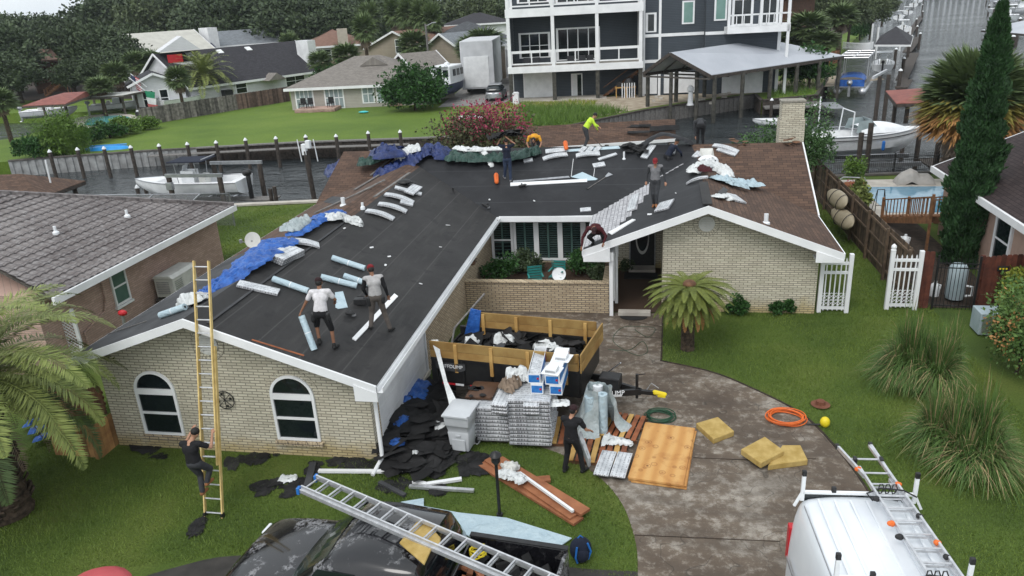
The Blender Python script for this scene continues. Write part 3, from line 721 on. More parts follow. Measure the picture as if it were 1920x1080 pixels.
# ======================= PEOPLE =======================
STAND=dict(hip=(0,0,.93),chest=(0,0,1.3),neck=(0,0,1.47),head=(0,.03,1.63),shL=(-.19,0,1.42),shR=(.19,0,1.42),
 elL=(-.25,-.03,1.14),elR=(.25,-.03,1.14),haL=(-.26,.06,.9),haR=(.26,.06,.9),
 hiL=(-.09,0,.9),hiR=(.09,0,.9),knL=(-.1,.03,.49),knR=(.1,.03,.49),anL=(-.11,-.02,.09),anR=(.11,-.02,.09),toL=(-.13,.16,.035),toR=(.13,.16,.035),face=(0,1,-.15))
def person(label,loc,rz,pose=None,top='cloth_black',bottom='cloth_black',shoe='rubber',skin='skin_tan',hat=None,long=False,sleeve=None,belt=False,shorts=False):
    p=dict(STAND); p.update(pose or {}); p={k:Vector(v) for k,v in p.items()}
    T=thing('person',label,'person',loc,rz); 
    hd=p['head']; nk=p['neck']; f=p['face'].normalized(); up=(hd-nk).normalized(); up=(up-f*up.dot(f)*.6).normalized(); sd=f.cross(up).normalized(); up=sd.cross(f).normalized()
    HM=Matrix((sd,f,up)).transposed()
    b=MB()
    b.ell(hd+up*.02,(.075,.093,.112),14,10,T=HM); b.ell(hd-up*.06+f*.03,(.052,.062,.055),10,6,T=HM)  # skull, jaw
    b.cap(hd+f*.088-up*.0,hd+f*.108-up*.025,.009,.014,6); # nose
    for s in(-1,1):
        b.ell(hd+sd*(s*.078)-up*.005,(.012,.02,.032),6,5,T=HM); b.ell(hd+f*.08+sd*(s*.03)+up*.028,(.018,.012,.008),6,4,T=HM)
    b.cap(hd+f*.083-up*.052-sd*.018,hd+f*.083-up*.052+sd*.018,.008,.008,6)  # mouth
    b.cap(nk-up*.03,hd-up*.05,.058,.052,10)
    b.cap(p['shL'],p['shR'],.06,.06); b.cap(p['chest'],nk-up*.05,.12,.08); b.cap(p['hip'],p['chest'],.12,.125)
    for s in 'LR':
        b.cap(p['sh'+s],p['el'+s],.05,.038); b.cap(p['el'+s],p['ha'+s],.038,.026)
        b.cap(p['hi'+s],p['kn'+s],.075,.05);b.cap(p['kn'+s],p['an'+s],.05,.034)
        # hand: palm, four fingers, thumb
        d=(p['ha'+s]-p['el'+s]).normalized(); sx=d.cross(Vector((0,0,1)) if abs(d.z)<.9 else Vector((0,1,0))).normalized(); n=sx.cross(d)
        h=p['ha'+s]; pal=h+d*.05
        for q in(-.022,0,.022): b.cap(h+sx*q*.6,pal+sx*q+d*.03,.015,.014,6)
        for q,L in((-.031,.055),(-.0105,.068),(.0105,.072),(.031,.062)):
            a=pal+sx*q+d*.035; m=a+d*L*.5-n*.012; e=m+d*L*.3-n*.03; b.tube([a,m,e],[.0092,.0085,.007],6)
        ts=-1 if s=='L' else 1
        b.tube([h+d*.02+sx*.02*ts,h+d*.05+sx*.05*ts-n*.01,h+d*.08+sx*.055*ts-n*.025],[.012,.01,.008],6)
    b.build('body',skin,T,remesh=.0105)
    # shirt
    m=MB(); m.cap(p['shL'],p['shR'],.075,.075,12); m.cap(p['chest']-Vector((.055,0,0)),p['chest']+Vector((.055,0,0)),.13,.13,12)
    m.cap(p['hip']*.85+p['chest']*.15+Vector((-.045,0,0)),p['chest'],.125,.13,12); m.cap(p['hip']*.85+p['chest']*.15+Vector((.045,0,0)),p['chest'],.125,.13,12); m.cap(p['chest'],nk-up*.075,.12,.075,12)
    sl=MB() if sleeve else m
    for s in 'LR':
        e=p['el'+s] if long else p['sh'+s].lerp(p['el'+s],.62); sl.cap(p['sh'+s],e,.068 if sl is m else .073,.052 if long else .062)
        if long: sl.cap(p['el'+s],p['el'+s].lerp(p['ha'+s],.93),.05,.036)
    m.build('shirt',top,T,remesh=.016)
    if sleeve: sl.build('sleeves',sleeve,T,remesh=.014)
    m=MB(); m.cap(p['hip']-Vector((.05,0,.0)),p['hip']+Vector((.05,0,0)),.128,.128,12)
    for s in 'LR':
        m.cap(p['hi'+s],p['kn'+s],.098,.072,12)
        if not shorts: m.cap(p['kn'+s],p['an'+s]+Vector((0,0,.03)),.07,.058,12)
    m.build('trousers',bottom,T,remesh=.016)
    for s in 'LR':
        m=MB(); m.cap(p['an'+s]-(p['to'+s]-p['an'+s])*.18-Vector((0,0,.03)),p['to'+s],.047,.04,10); m.cap(p['an'+s]+Vector((0,0,.05)),p['an'+s],.048,.05,10); m.build('shoe',shoe,T,remesh=.014)
    m=MB()
    if hat:
        m.ell(hd+up*.055-f*.01,(.092,.108,.085),14,8,T=HM); m.prism([hd+up*.06+f*.07+sd*(.075*math.cos(a))+f*(.1*math.sin(a)) for a in [math.pi*i/8 for i in range(9)]],up*.014)
        m.build('cap',hat,T,remesh=.012)
        h=MB(); h.ell(hd-f*.03+up*.0,(.08,.08,.085),12,8,T=HM); h.build('hair','hair_black',T,smooth=True)
    else:
        m.ell(hd+up*.045-f*.018,(.088,.1,.092),14,8,T=HM); m.build('hair','hair_black',T,remesh=.012)
    if belt:
        m=MB(); hp=p['hip']
        m.lathe([(.148,-.02),(.155,0),(.148,.03)],16,hp,cap=False)
        m.cap(hp+Vector((-.17,-.03,-.02)),hp+Vector((-.18,-.04,-.17)),.065,.055,8); m.cap(hp+Vector((.17,-.03,-.02)),hp+Vector((.18,-.04,-.15)),.06,.05,8); m.build('tool_belt','black_plastic',T,remesh=.014)
    return T
def onp(px,py,a,b,c):
    d=ray(px,py); t=(c-CH)/(d.z-a*d.x-b*d.y); return O+d*t
PL=dict(LR=(-kL,0,3.87-kL*10.55),LL=(kL,0,3.87+kL*10.55),BF=(0,kB,4.2-kB*32.6),RL=(kR,0,3.87-kR*1.63),RR=(-kR,0,3.87+kR*1.63),G=(0,0,0))
def on(px,py,pl,h=0.):
    a,b,c=PL[pl]; p=onp(px,py,a,b,c); return p+Vector((0,0,h))
def nrm(pl): a,b,c=PL[pl]; return Vector((-a,-b,1)).normalized()
# --- the man on the ladder
q=at(393,918,y=12.62)
person('man in a black t-shirt climbing the yellow ladder',(q.x-.02,12.42,q.z-.02),0,
 dict(hip=(-.03,-.02,.86),chest=(-.06,0,1.18),neck=(-.04,.06,1.35),head=(.03,.14,1.49),shL=(-.25,.03,1.28),shR=(.14,.04,1.3),elL=(-.3,.22,1.2),elR=(.32,.16,1.15),haL=(-.24,.42,1.38),haR=(.23,.42,1.32),
  hiL=(-.12,-.02,.83),hiR=(.06,-.02,.83),knL=(-.08,.14,.45),knR=(.15,.2,.58),anL=(-.03,.02,.08),anR=(.08,.1,.28),toL=(-.03,.19,.04),toR=(.1,.27,.25),face=(.35,.9,-.5)),'cloth_black','cloth_charcoal','boot_tan','skin_tan')
# --- black-clad man by the shingle stacks
person('man in black t-shirt, trousers and cap pulling a bundle from the pallet beside the driveway',tuple(at(1073,887)),-.35,
 dict(chest=(-.01,.02,1.3),neck=(0,.05,1.46),head=(.02,.1,1.61),shR=(.2,.06,1.4),elR=(.3,.16,1.14),haR=(.3,.38,1.0),shL=(-.18,.0,1.4),elL=(-.2,.2,1.16),haL=(-.02,.38,1.08),
  knL=(-.13,.05,.49),anL=(-.16,-.06,.09),toL=(-.18,.12,.035),knR=(.15,.14,.5),anR=(.22,.1,.09),toR=(.26,.28,.035),face=(.1,1,-.3)),'cloth_black','cloth_black','rubber','skin_tan','cap_dark')
# --- left wing
def stand_on(px,py,pl,y=None): return on(px,py,pl)
q=on(612,650,'LR')
person('man in a white t-shirt and tool belt holding a blue roll on the left roof',tuple(q),.1,
 dict(hip=(-.02,-.0,.86),chest=(-.01,.12,1.2),neck=(-.03,.2,1.37),head=(-.05,.27,1.51),shL=(-.22,.16,1.32),shR=(.18,.16,1.33),elL=(-.38,.14,1.08),haL=(-.5,.06,.88),elR=(.3,.22,1.1),haR=(.22,.4,.98),
  hiL=(-.11,0,.83),hiR=(.09,0,.83),knL=(-.2,.12,.5),anL=(-.14,-.02,.14),toL=(-.18,.16,.08),knR=(.16,.08,.42),anR=(.2,-.02,.02),toR=(.24,.14,-.03),face=(-.1,1,-.6)),'cloth_white','cloth_black','rubber','skin_brown','cap_dark',belt=True,shorts=True)
q=on(712,620,'LR')
person('man in a grey raglan shirt and dark red cap standing on the left roof',tuple(q),.35,
 dict(chest=(0,.06,1.28),neck=(-.02,.14,1.44),head=(-.04,.24,1.57),shL=(-.2,.1,1.39),shR=(.18,.1,1.4),elL=(-.28,.12,1.12),haL=(-.22,.26,.9),elR=(.26,.06,1.12),haR=(.3,.14,.88),
  knL=(-.14,.08,.5),anL=(-.2,-.02,.14),toL=(-.3,.12,.08),knR=(.16,.1,.47),anR=(.26,.04,.0),toR=(.36,.17,-.05),face=(-.25,1,-.8)),'cloth_light_grey','cloth_khaki','rubber','skin_brown','cap_red',long=True,sleeve='cloth_black',belt=True)
# --- middle slope
q=on(953,340,'BF')
person('man in navy shirt and jeans carrying torn roofing felt on his raised arms',tuple(q),.15,
 dict(shL=(-.2,0,1.45),shR=(.2,0,1.45),elL=(-.36,.1,1.52),elR=(.34,.08,1.52),haL=(-.2,.1,1.8),haR=(-.02,.1,1.82),knL=(-.1,.06,.52),anL=(-.14,.16,.14),toL=(-.2,.3,.16),anR=(.1,-.04,.06),toR=(.14,.12,.08)),'cloth_navy','cloth_jeans','cloth_grey','skin_tan')
# bundle of torn felt he carries
mb=MB()
for k in range(34):
    a=random.uniform(-.75,.75); c=q+Vector((a-.02,.12+random.uniform(-.22,.22),1.93+.14*a+random.uniform(-.05,.07)-.12*abs(a))); w=random.uniform(.15,.35)
    T=Euler((random.uniform(-.7,.7),random.uniform(-.5,.5)-.15,random.uniform(0,3))).to_matrix()
    mb.prism([c+T@Vector((w*random.uniform(.5,1.1)*math.cos(t*1.05),w*.7*random.uniform(.5,1.1)*math.sin(t*1.05),random.uniform(-.03,.03))) for t in range(6)],T@Vector((0,0,.008)))
tag(mb.build('felt_scrap','felt_scrap'),'armful of torn black roofing felt held over the navy-shirted man\'s head','felt scrap')
q=Vector((-5.75,33.0,4.1))
q=at(1005,300,y=33.3)
person('man in an orange and yellow shirt bent over behind the roof ridge',(q.x,33.35,3.6),math.pi,
 dict(hip=(0,-.12,.82),chest=(0,.2,.98),neck=(0,.37,.94),head=(0,.47,.86),shL=(-.22,.3,.98),shR=(.22,.3,.98),elL=(-.32,.36,.72),haL=(-.22,.46,.48),elR=(.32,.36,.72),haR=(.22,.46,.48),hiL=(-.1,-.12,.8),hiR=(.1,-.12,.8),knL=(-.14,.0,.42),knR=(.14,0,.42),anL=(-.15,-.1,.09),anR=(.15,-.1,.09),toL=(-.16,.08,.04),toR=(.16,.08,.04),face=(0,.7,-.8)),'cloth_orange','cloth_charcoal','rubber','skin_tan')
q=at(1100,277,y=32.7)
person('man in a bright yellow-green long-sleeved shirt prying shingles with a long bar on the ridge',(q.x,32.75,4.1),-1.25,
 dict(hip=(0,-.05,.84),chest=(0,.16,1.12),neck=(0,.28,1.24),head=(0,.38,1.34),shL=(-.2,.22,1.2),shR=(.2,.22,1.2),elL=(-.24,.4,.98),haL=(-.1,.56,.86),elR=(.24,.34,.95),haR=(.1,.46,.76),hiL=(-.1,-.05,.8),hiR=(.1,-.05,.8),knL=(-.12,.06,.42),anL=(-.12,-.05,.04),toL=(-.13,.12,.0),knR=(.12,.02,.42),anR=(.14,-.15,.04),toR=(.15,.02,0),face=(0,1,-.8)),'cloth_yellow','cloth_charcoal','rubber','skin_tan',long=True)
mb=MB(); mb.tube([at(1112,258,y=32.7),at(1130,276,y=32.55)],.016,6); tag(mb.build('pry_bar','dark_wood'),'long thin shingle bar in the yellow-green man\'s hands','pry bar')
q=at(1313,266,y=32.6)
person('dark-clothed man bent double at the far ridge beside the chimney slope',(q.x,32.7,4.12),.1,
 dict(hip=(0,-.06,.82),chest=(.0,.18,.98),neck=(0,.36,.9),head=(0,.44,.78),shL=(-.2,.28,.94),shR=(.2,.28,.94),elL=(-.22,.26,.62),haL=(-.16,.2,.36),elR=(.22,.28,.62),haR=(.16,.2,.36),hiL=(-.1,-.06,.8),hiR=(.1,-.06,.8),face=(0,.5,-1)),'cloth_charcoal','cloth_black','rubber','skin_tan',long=True)
# --- right wing
q=on(1255,312,'RL')
person('man in a navy shirt crouching over the new shingles near the ridge',tuple(q),-1.1,
 dict(hip=(0,-.12,.42),chest=(0,.1,.72),neck=(0,.24,.86),head=(0,.32,.99),shL=(-.2,.18,.82),shR=(.2,.18,.82),elL=(-.28,.42,.66),haL=(-.2,.58,.42),elR=(.26,.38,.56),haR=(.12,.5,.34),hiL=(-.1,-.12,.4),hiR=(.1,-.12,.4),knL=(-.22,.25,.42),anL=(-.16,.0,.09),toL=(-.18,.17,.06),knR=(.2,.2,.14),anR=(.16,-.16,.08),toR=(.16,-.1,.0),face=(0,1,-.7)),'cloth_navy','cloth_black','rubber','skin_brown',long=True,belt=True)
q=on(1228,388,'RL')
person('man in a grey shirt, red cap and tan boots walking on the right roof',tuple(q),math.pi-.1,
 dict(head=(0,.1,1.6),neck=(0,.04,1.46),elL=(-.3,-.02,1.15),haL=(-.34,.06,.9),elR=(.28,-.05,1.15),haR=(.3,-.0,.9),knL=(-.07,.12,.5),anL=(-.05,.04,.12),toL=(-.07,.2,.06),knR=(.07,.06,.48),anR=(.05,-.12,.06),toR=(.07,.05,.02),face=(0,1,-.7)),'cloth_grey','cloth_charcoal','boot_tan','skin_tan','cap_red',long=True,sleeve='cloth_charcoal')
q=on(1118,462,'RL')
person('man in a maroon long-sleeved shirt crouched low at the eave above the porch',(q.x,q.y+.2,q.z),math.pi-.25,
 dict(hip=(0,-.25,.38),chest=(0,.08,.62),neck=(0,.26,.62),head=(-.03,.36,.58),shL=(-.22,.18,.6),shR=(.22,.18,.6),elL=(-.4,.24,.4),haL=(-.36,.38,.2),elR=(.4,.24,.28),haR=(.38,.4,.02),hiL=(-.1,-.25,.36),hiR=(.1,-.25,.36),knL=(-.24,.1,.34),anL=(-.18,-.16,.12),toL=(-.18,.02,.08),knR=(.24,.08,.26),anR=(.18,-.18,.02),toR=(.18,0,-.02),face=(-.1,.8,-.8)),'cloth_maroon','cloth_black','rubber','skin_brown','cap_dark',long=True)
# ======================= THINGS ON THE ROOF =======================
def bundle_proto(bend,parts=1,print_='bundle_wrap'):
    r=thing('shingle_bundle','x','shingle bundle')
    def pt(u,v,z): 
        x=(u-.5); return (x,(v-.5)*.33,z+bend*(1-4*x*x)-bend*.0)
    m=MB(); nu=8
    g=lambda z:(lambda u,v:pt(u,v,z+random.uniform(0,.004)))
    m.grid(g(.062),nu,3); m.build('wrapper_top',print_,r,smooth=True)
    m=MB(); P=[(i/nu,0) for i in range(nu+1)]+[(1,j/3) for j in range(1,4)]+[(1-i/nu,1) for i in range(1,nu+1)]+[(0,1-j/3) for j in range(1,4)]
    for a,b in zip(P,P[1:]): m.poly([pt(*a,0),pt(*b,0),pt(*b,.062),pt(*a,.062)])
    m.grid(g(0),nu,3)
    m.build('wrapper_side','bundle_side',r)
    return r
def roll_proto():
    r=thing('membrane_roll','x','underlay roll'); m=MB(); n=18
    m.tube([(-.5,0,.085),(-.01,0,.085)],.085,n,cap=False);m.tube([(.01,0,.085),(.5,0,.085)],.085,n,cap=False); 
    m.lathe([(.085,-.5),(.03,-.5),(.03,-.42)],n,(0,0,.085),T=Euler((0,math.pi/2,0)).to_matrix(),cap=False)
    m.lathe([(.085,.5),(.03,.5),(.03,.42)],n,(0,0,.085),T=Euler((0,math.pi/2,0)).to_matrix(),cap=False)
    m.build('roll','membrane_blue',r,smooth=True)
    m=MB(); m.tube([(-.012,0,.085),(.012,0,.085)],.088,n); m.build('band','white_plastic',r,smooth=True)
    m=MB(); m.tube([(-.503,0,.085),(-.45,0,.085)],.032,10);m.tube([(.45,0,.085),(.503,0,.085)],.032,10); m.build('core','black_plastic',r)
    return r
def orient(o,A,B,n,h=0,sx=None):
    x=(B-A);L=x.length;x.normalize();y=n.cross(x).normalized();z=x.cross(y)
    Mx=Matrix((x,y,z)).transposed(); o.location=(A+B)/2+n*h; o.rotation_euler=Mx.to_euler(); o.scale=(sx or L,1,1)
FIRST={}
def place(kind,proto,a,b,pl,label,group,h=0,sc=(1,1),hb=None):
    if kind not in FIRST: FIRST[kind]=proto; o=proto
    else: o=dup(FIRST[kind])
    A=on(*a,pl);B=on(*b,pl); 
    if hb is not None: B=B+Vector((0,0,hb))
    orient(o,A,B,nrm(pl),h); o.scale=(o.scale[0],sc[0],sc[1]); o['label']=label;o['group']=group; return o
G1='shingle bundles laid out on the roof'
bp=bundle_proto(.0); bq=bundle_proto(.07); FIRST['b']=bp;FIRST['c']=bq
used=set()
def bun(k,a,b,pl,label,h=0,sc=(1,1)):
    if k in used: o=dup(FIRST[k])
    else: used.add(k); o=FIRST[k]
    A=on(*a,pl);B=on(*b,pl); orient(o,A,B,nrm(pl),h+.006); o.scale=(o.scale[0],sc[0]*(.68 if pl=='BF' else 1),sc[1]); o['label']=label;o['group']=G1
bun('b',(446,534),(522,551),'LR','flat pale bundle on the left roof nearest the yellow ladder, beside a blue roll')
bun('c',(537,455),(598,463),'LR','arched pale bundle right beside the blue tarp and the clear plastic bag')
for i in range(3): bun('b',(513+i*1,493),(556-i,474),'LR',['lowest','middle','topmost'][i]+' bundle of the square stack of three beside the blue tarp',h=.065*i,sc=(1.6,1))
bun('c',(686,397),(738,413),'LR','fourth arched bundle down the ridge, nearest of the row of four to the camera')
bun('c',(709,384),(762,399),'LR','third bundle down in the row beside the ridge, just above the nearest of the row')
bun('c',(721,366),(775,382),'LR','second bundle down in the row beside the ridge')
bun('b',(740,353),(790,366),'LR','uppermost bundle of the row beside the ridge with another lying across it')
bun('b',(765,368),(782,354),'LR','short bundle lying across the uppermost one of the row beside the ridge',h=.08,sc=(1.2,1))
bun('b',(750,380),(774,386),'LR','small piece of bundle sticking out beneath the second of the row beside the ridge')
bun('c',(1018,300),(1064,291),'BF','pale bundle right of the navy-shirted man, on the dark middle roof',sc=(1.1,1))
bun('b',(1023,286),(1062,282),'BF','flat bundle at the ridge between the green tarp and the red tool',sc=(1.3,1))
bun('b',(982,304),(999,301),'BF','small pale bundle at the lower edge of the green tarp')
bun('c',(1080,294),(1125,290),'BF','pale blue-white bundle below the row of four strips at the ridge',sc=(1.2,1))
bun('b',(1122,301),(1156,290),'BF','grey bundle slanting up to the right on the middle roof',sc=(.7,1))
bun('b',(1112,313),(1134,309),'BF','squarish pale bundle with a dark nail head, below the slanting grey one',sc=(1.3,1))
bun('b',(1207,298),(1224,274),'BF','pale bundle pointing up to the ridge left of the crouching man',sc=(1.3,1))
bun('b',(1260,290),(1265,272),'BF','narrow pale bundle behind the crouching navy-shirted man')
bun('b',(1088,287),(1098,277),'BF','left one of the three short strips standing below the ridge')
bun('b',(1102,287),(1110,277),'BF','middle one of the three short strips standing below the ridge')
bun('b',(1116,287),(1124,277),'BF','right one of the three short strips standing below the ridge')
bun('b',(1184,397),(1192,367),'RL','grey upright bundle at the right edge of the new shingles')
bun('b',(1236,397),(1246,381),'RL','left one of the two short bundles below the walking man\'s boots')
bun('b',(1246,395),(1257,378),'RL','right one of the two short bundles below the walking man\'s boots')
bun('b',(1088,396),(1108,394),'BF','small grey bundle at the valley above the courtyard windows')
bun('c',(1337,274),(1384,287),'BF','long bent pale bundle at the top of the brown slope by the ridge')
bun('b',(1345,281),(1380,292),'BF','second long bundle lying below the bent one at the top of the brown slope')
bun('b',(1416,341),(1446,357),'RR','pale bundle lying alone on the brown right slope',sc=(1.1,1))
bun('b',(1368,366),(1388,381),'RR','pale bundle on the brown slope beside the small window-like panel',sc=(1.4,1))
bun('c',(1288,346),(1328,334),'RL','bent grey-white bundle reaching down from the scrap pile across the ridge',sc=(.5,1))
bun('b',(1302,290),(1312,293),'BF','left one of two small squares of shingle wrap near the ridge crossing',sc=(2.,1))
bun('b',(1311,288),(1321,291),'BF','right one of two small squares of shingle wrap near the ridge crossing',sc=(2.,1))
G2='pale blue underlay rolls on the roof'
rp=roll_proto(); FIRST['r']=rp
for k,(a,b,pl,l) in enumerate([((622,488),(683,508),'LR','topmost pale blue roll on the left roof, with its dark core facing right'),
 ((511,528),(577,551),'LR','pale blue roll nearest the grey bundle by the ladder'),((601,524),(668,541),'LR','pale blue roll just above the white-shirted man\'s head'),
 ((644,522),(698,540),'LR','pale blue roll partly behind the raglan-shirted man\'s arm'),((304,597),(350,581),'LL','pale blue roll on the old felt slope left of the ladder')]):
    o=rp if k==0 else dup(rp); A=on(*a,pl);B=on(*b,pl); orient(o,A,B,nrm(pl)); o['label']=l;o['group']=G2; o.scale=(o.scale[0],1.,1.)
o=dup(rp); A=at(565,592,y=on(612,650,'LR').y-.05); B=on(589,656,'LR'); orient(o,B,A,Vector((0,-1,.4)).normalized(),-.08); o.scale=(o.scale[0],.9,.9); o['label']='pale blue roll held upright by the white-shirted man\'s left hand';o['group']=G2
# pipe vents and small things
def flatpiece(name,pts,pl,mt,label,cat,t=.012,h=.004,bend=0):
    P=[on(*p,pl,h) for p in pts]; mb=MB(); mb.prism(P,nrm(pl)*t); return tag(mb.build(name,mt),label,cat)
flatpiece('membrane_sheet',[(628,549),(643,547),(652,577),(634,580),(629,577)],'LR','membrane_blue','unrolled pale blue sheet beside the white-shirted man','membrane')
flatpiece('gutter_guard',[(660,636),(667,640),(746,557),(739,552)],'LR','white_trim','long white metal flashing lying diagonally by the raglan-shirted man','flashing',.03)
flatpiece('flashing',[(957,344),(957,350),(1101,342),(1101,337)],'BF','white_trim','lower of the two long white flashings on the middle roof','flashing',.04)
flatpiece('flashing',[(962,343),(962,340),(1066,331),(1069,334)],'BF','grey_metal','upper grey-white flashing narrowing towards the pale blue kite-shaped sheet','flashing',.03)
flatpiece('membrane_sheet',[(1070,332),(1092,323),(1121,336),(1113,340),(1098,339)],'BF','membrane_blue','kite-shaped pale blue sheet on the middle roof','membrane')
flatpiece('membrane_sheet',[(1060,281),(1160,274),(1163,279),(1062,285)],'BF','membrane_blue','long pale strip along the ridge under the yellow-green man\'s feet','membrane')
flatpiece('roof_vent_strip',[(1195,449),(1198,454),(1240,433),(1236,428)][::-1] if 0 else [(1140,437),(1147,441),(1192,413),(1186,412)],'RL','white_trim','white metal strip lying beside the maroon-shirted man','flashing',.03)
flatpiece('felt_patch',[(1075,372),(1124,363),(1124,371),(1076,379)],'BF','felt_old','grey rectangular patch of loose felt low on the middle roof','felt patch',.006)
flatpiece('felt_patch',[(1016,323),(1070,327),(1060,333),(1014,331)],'BF','felt_old','grey strip of felt above the white flashings','felt patch',.006)
flatpiece('felt_patch',[(607,379),(621,368),(650,371),(632,384)],'LL','felt_old','dark square felt patch on the brown left slope','felt patch',.006)
def tool(pa,pb,pl,parts,label,name,cat,h=.03):
    A=on(*pa,pl,h);B=on(*pb,pl,h); T=thing(name,label,cat,tuple(A)); n=nrm(pl); parts(T,A-Vector(A),B-A,n); return T
def shovel(T,A,B,n):
    d=B.normalized(); s=n.cross(d)
    m=MB(); m.tube([A,B*.78],.016,8); m.build('shaft','grey_wood',T)
    m=MB(); m.prism([B*.78-s*.04,B*.78+s*.04,B+s*.12,B-s*.12],n*.012); m.build('blade','grey_metal',T)
    m=MB(); m.beam(A-s*.05-d*.02,A+s*.05-d*.02,.05,.04); m.build('handle','black_plastic',T)
tool((1102,355),(1145,327),'BF',shovel,'flat roofing shovel with pale blade lying on the middle roof','roofing_shovel','shovel')
def gun(T,A,B,n):
    d=B.normalized(); s=n.cross(d);L=B.length
    m=MB(); m.cap(A+n*.05,B*.7+n*.06,.045,.055,8); m.cap(B*.3+n*.05,B*.3+s*.16+n*.03,.03,.03,8); m.build('housing','black_plastic',T,smooth=True)
    m=MB(); m.lathe([(.06,0),(.06,.05)],12,B*.75+n*.02); m.build('magazine','grey_metal',T)
tool((650,592),(668,596),'LR',gun,'small dark nail gun lying between the two men on the left roof','nail_gun','nail gun')
tool((905,386),(920,394),'BF',gun,'nail gun lying at the corner of the courtyard roof edge','nail_gun','nail gun')
tool((974,352),(990,350),'BF',gun,'green-topped nail gun beside the white flashings','nail_gun','nail gun')
def saw(T,A,B,n):
    m=MB(); m.cap(A+n*.1,B*.8+n*.12,.09,.1,8); m.cap(B*.2+n*.2,B*.7+n*.24,.025,.025,8); m.build('housing','orange_plastic',T,smooth=True)
    m=MB(); m.cap(B*.8+n*.1,B*1.3+n*.13,.03,.02,8); m.build('nozzle','black_plastic',T,smooth=True)
tool((932,347),(931,332),'BF',saw,'orange leaf blower standing on the dark roof left of the navy-shirted man','leaf_blower','blower',.05)
tool((1062,284),(1060,272),'BF',saw,'red cut-off saw near the ridge left of the yellow-green man','cut_off_saw','saw',.05)
A=on(680,572,'LR'); mb=MB(); mb.cbox((A.x,A.y,A.z+.12),(.42,.2,.16),rz=.15); mb.cap(A+Vector((.1,0,.2)),A+Vector((.38,.02,.26)),.06,.05); mb.beam(A+Vector((-.12,0,.25)),A+Vector((.12,.03,.25)),.03,.03)
tag(mb.build('tool_case','black_plastic',bev=.01),'black nail gun and coil case at the raglan-shirted man\'s hand','tool case')
A=on(758,345,'LR'); mb=MB(); mb.ell(A+Vector((0,0,.08)),(.3,.25,.12),10,6);mb.cap(A+Vector((.1,.1,.1)),A+Vector((.5,-.1,.05)),.03,.02); tag(mb.build('tool_bag','black_plastic',smooth=True),'black bag left above the row of bundles near the ridge','bag')
def pipe(px,py,pl,h,r,mt,label):
    A=on(px,py,pl); mb=MB(); mb.lathe([(r*1.9,-.06),(r*1.8,.02),(r,.05),(r,h),(r*.7,h),(r*.7,h-.03)],12,A,cap=False); return tag(mb.build('vent_pipe',mt,smooth=True),label,'vent pipe')
pipe(850,362,'LR',.22,.035,'black_plastic','short black vent pipe on the dark roof in the middle of the left wing')
pipe(1170,298,'BF',.3,.04,'white_plastic','thin white vent pipe on the dark middle roof above the shovel')
pipe(1436,418,'RR',.3,.07,'white_plastic','white vent pipe low on the brown right slope')
pipe(644,385,'LL',.28,.07,'white_plastic','white vent pipe on the brown left slope')
pipe(680,389,'LL',.16,.04,'white_plastic','small white vent stub at the ridge of the brown left slope')
# crumpled sheets
from mathutils import noise as mn
def drape(name,pts,width,h,mt,label,cat,n=60,nv=14,rough=1.,up=None,seed=0,group=None,droop=0,fold=1.5):
    """gathered sheet lying along a path: pts = world points"""
    pts=[Vector(p) for p in pts]; sp=smooth([tuple(p) for p in pts],8); sp=[Vector(p) for p in sp]; k=len(sp); w=width if isinstance(width,(list,tuple)) else [width]*2
    def fn(u,v):
        f=u*(k-1);i=min(int(f),k-2);p=sp[i].lerp(sp[i+1],f-i); d=(sp[min(i+2,k-1)]-sp[max(i-1,0)]).normalized(); nn=up or Vector((0,0,1)); s=nn.cross(d).normalized()
        et=min(1,9*u*(1-u)+.02)**.5; ww=(w[0]*(1-u)+w[-1]*u)*(.35+.65*et)*(1+.35*mn.noise(Vector((u*k*.9,seed,2))))
        t=(v-.5)*2; e=mn.noise(Vector((u*k*.22*2,t*.6,seed)))*.35
        q=Vector((p.x*2.2,p.y*2.2,t*1.6+seed*3.1))
        a=abs(mn.noise(q*fold));b=abs(mn.noise(q*fold*2.3));c=mn.noise(q*fold*5)
        env=(1-t*t)**.5 if abs(t)<1 else 0
        z=h*et*env*(.4+rough*(1.0*a+.28*b)+.1*c)+.004
        return p+s*(ww*.5*t*(1+e)+.06*c)+nn*z-Vector((0,0,droop*max(t,0)**2))
    m=MB(); m.grid(fn,n,nv); o=m.build(name,mt,smooth=True,angle=180); 
    return tag(o,label,cat,group)
U=nrm('LR')
drape('tarp',[on(372,560,'LL',.02),on(400,545,'LL',.02),on(455,505,'LR',.02),on(505,468,'LR',.02),on(540,450,'LR',.02)],[.45,1.25],.17,'tarp_blue','bright blue tarp bunched along the left ridge beside the satellite dish','tarp',90,22,seed=1)
drape('tarp',[on(545,445,'LR',.02),on(575,428,'LR',.02),on(605,410,'LR',.02),on(640,398,'LR',.02)],[.6,.7],.16,'tarp_blue','bright blue tarp farther up the left ridge, under the white wrap','tarp',60,16,seed=5)
drape('tarp',[on(622,334,'LL',.02),on(650,312,'LL',.05),on(690,306,'LL',.1),on(725,300,'BF',.1),(-11.3,32.,4.1)],[1.3,1.6],.55,'tarp_navy','dark navy tarp heaped over the far left corner of the roof','tarp',90,26,seed=9)
drape('tarp',[on(700,335,'BF',.05),on(740,325,'BF',.05),on(775,300,'BF',.05),on(815,286,'BF',.05),on(840,300,'BF',.02)],[1.,1.],.4,'tarp_navy','dark navy tarp trailing from the ridge down the brown corner','tarp',80,22,seed=13)
drape('tarp',[on(838,296,'BF',.03),on(880,300,'BF',.03),on(940,300,'BF',.03),on(990,292,'BF',.03),on(1015,287,'BF',.03)],[1.4,.7],.33,'tarp_green','dark green tarp bunched along the ridge of the middle roof','tarp',100,24,seed=17)
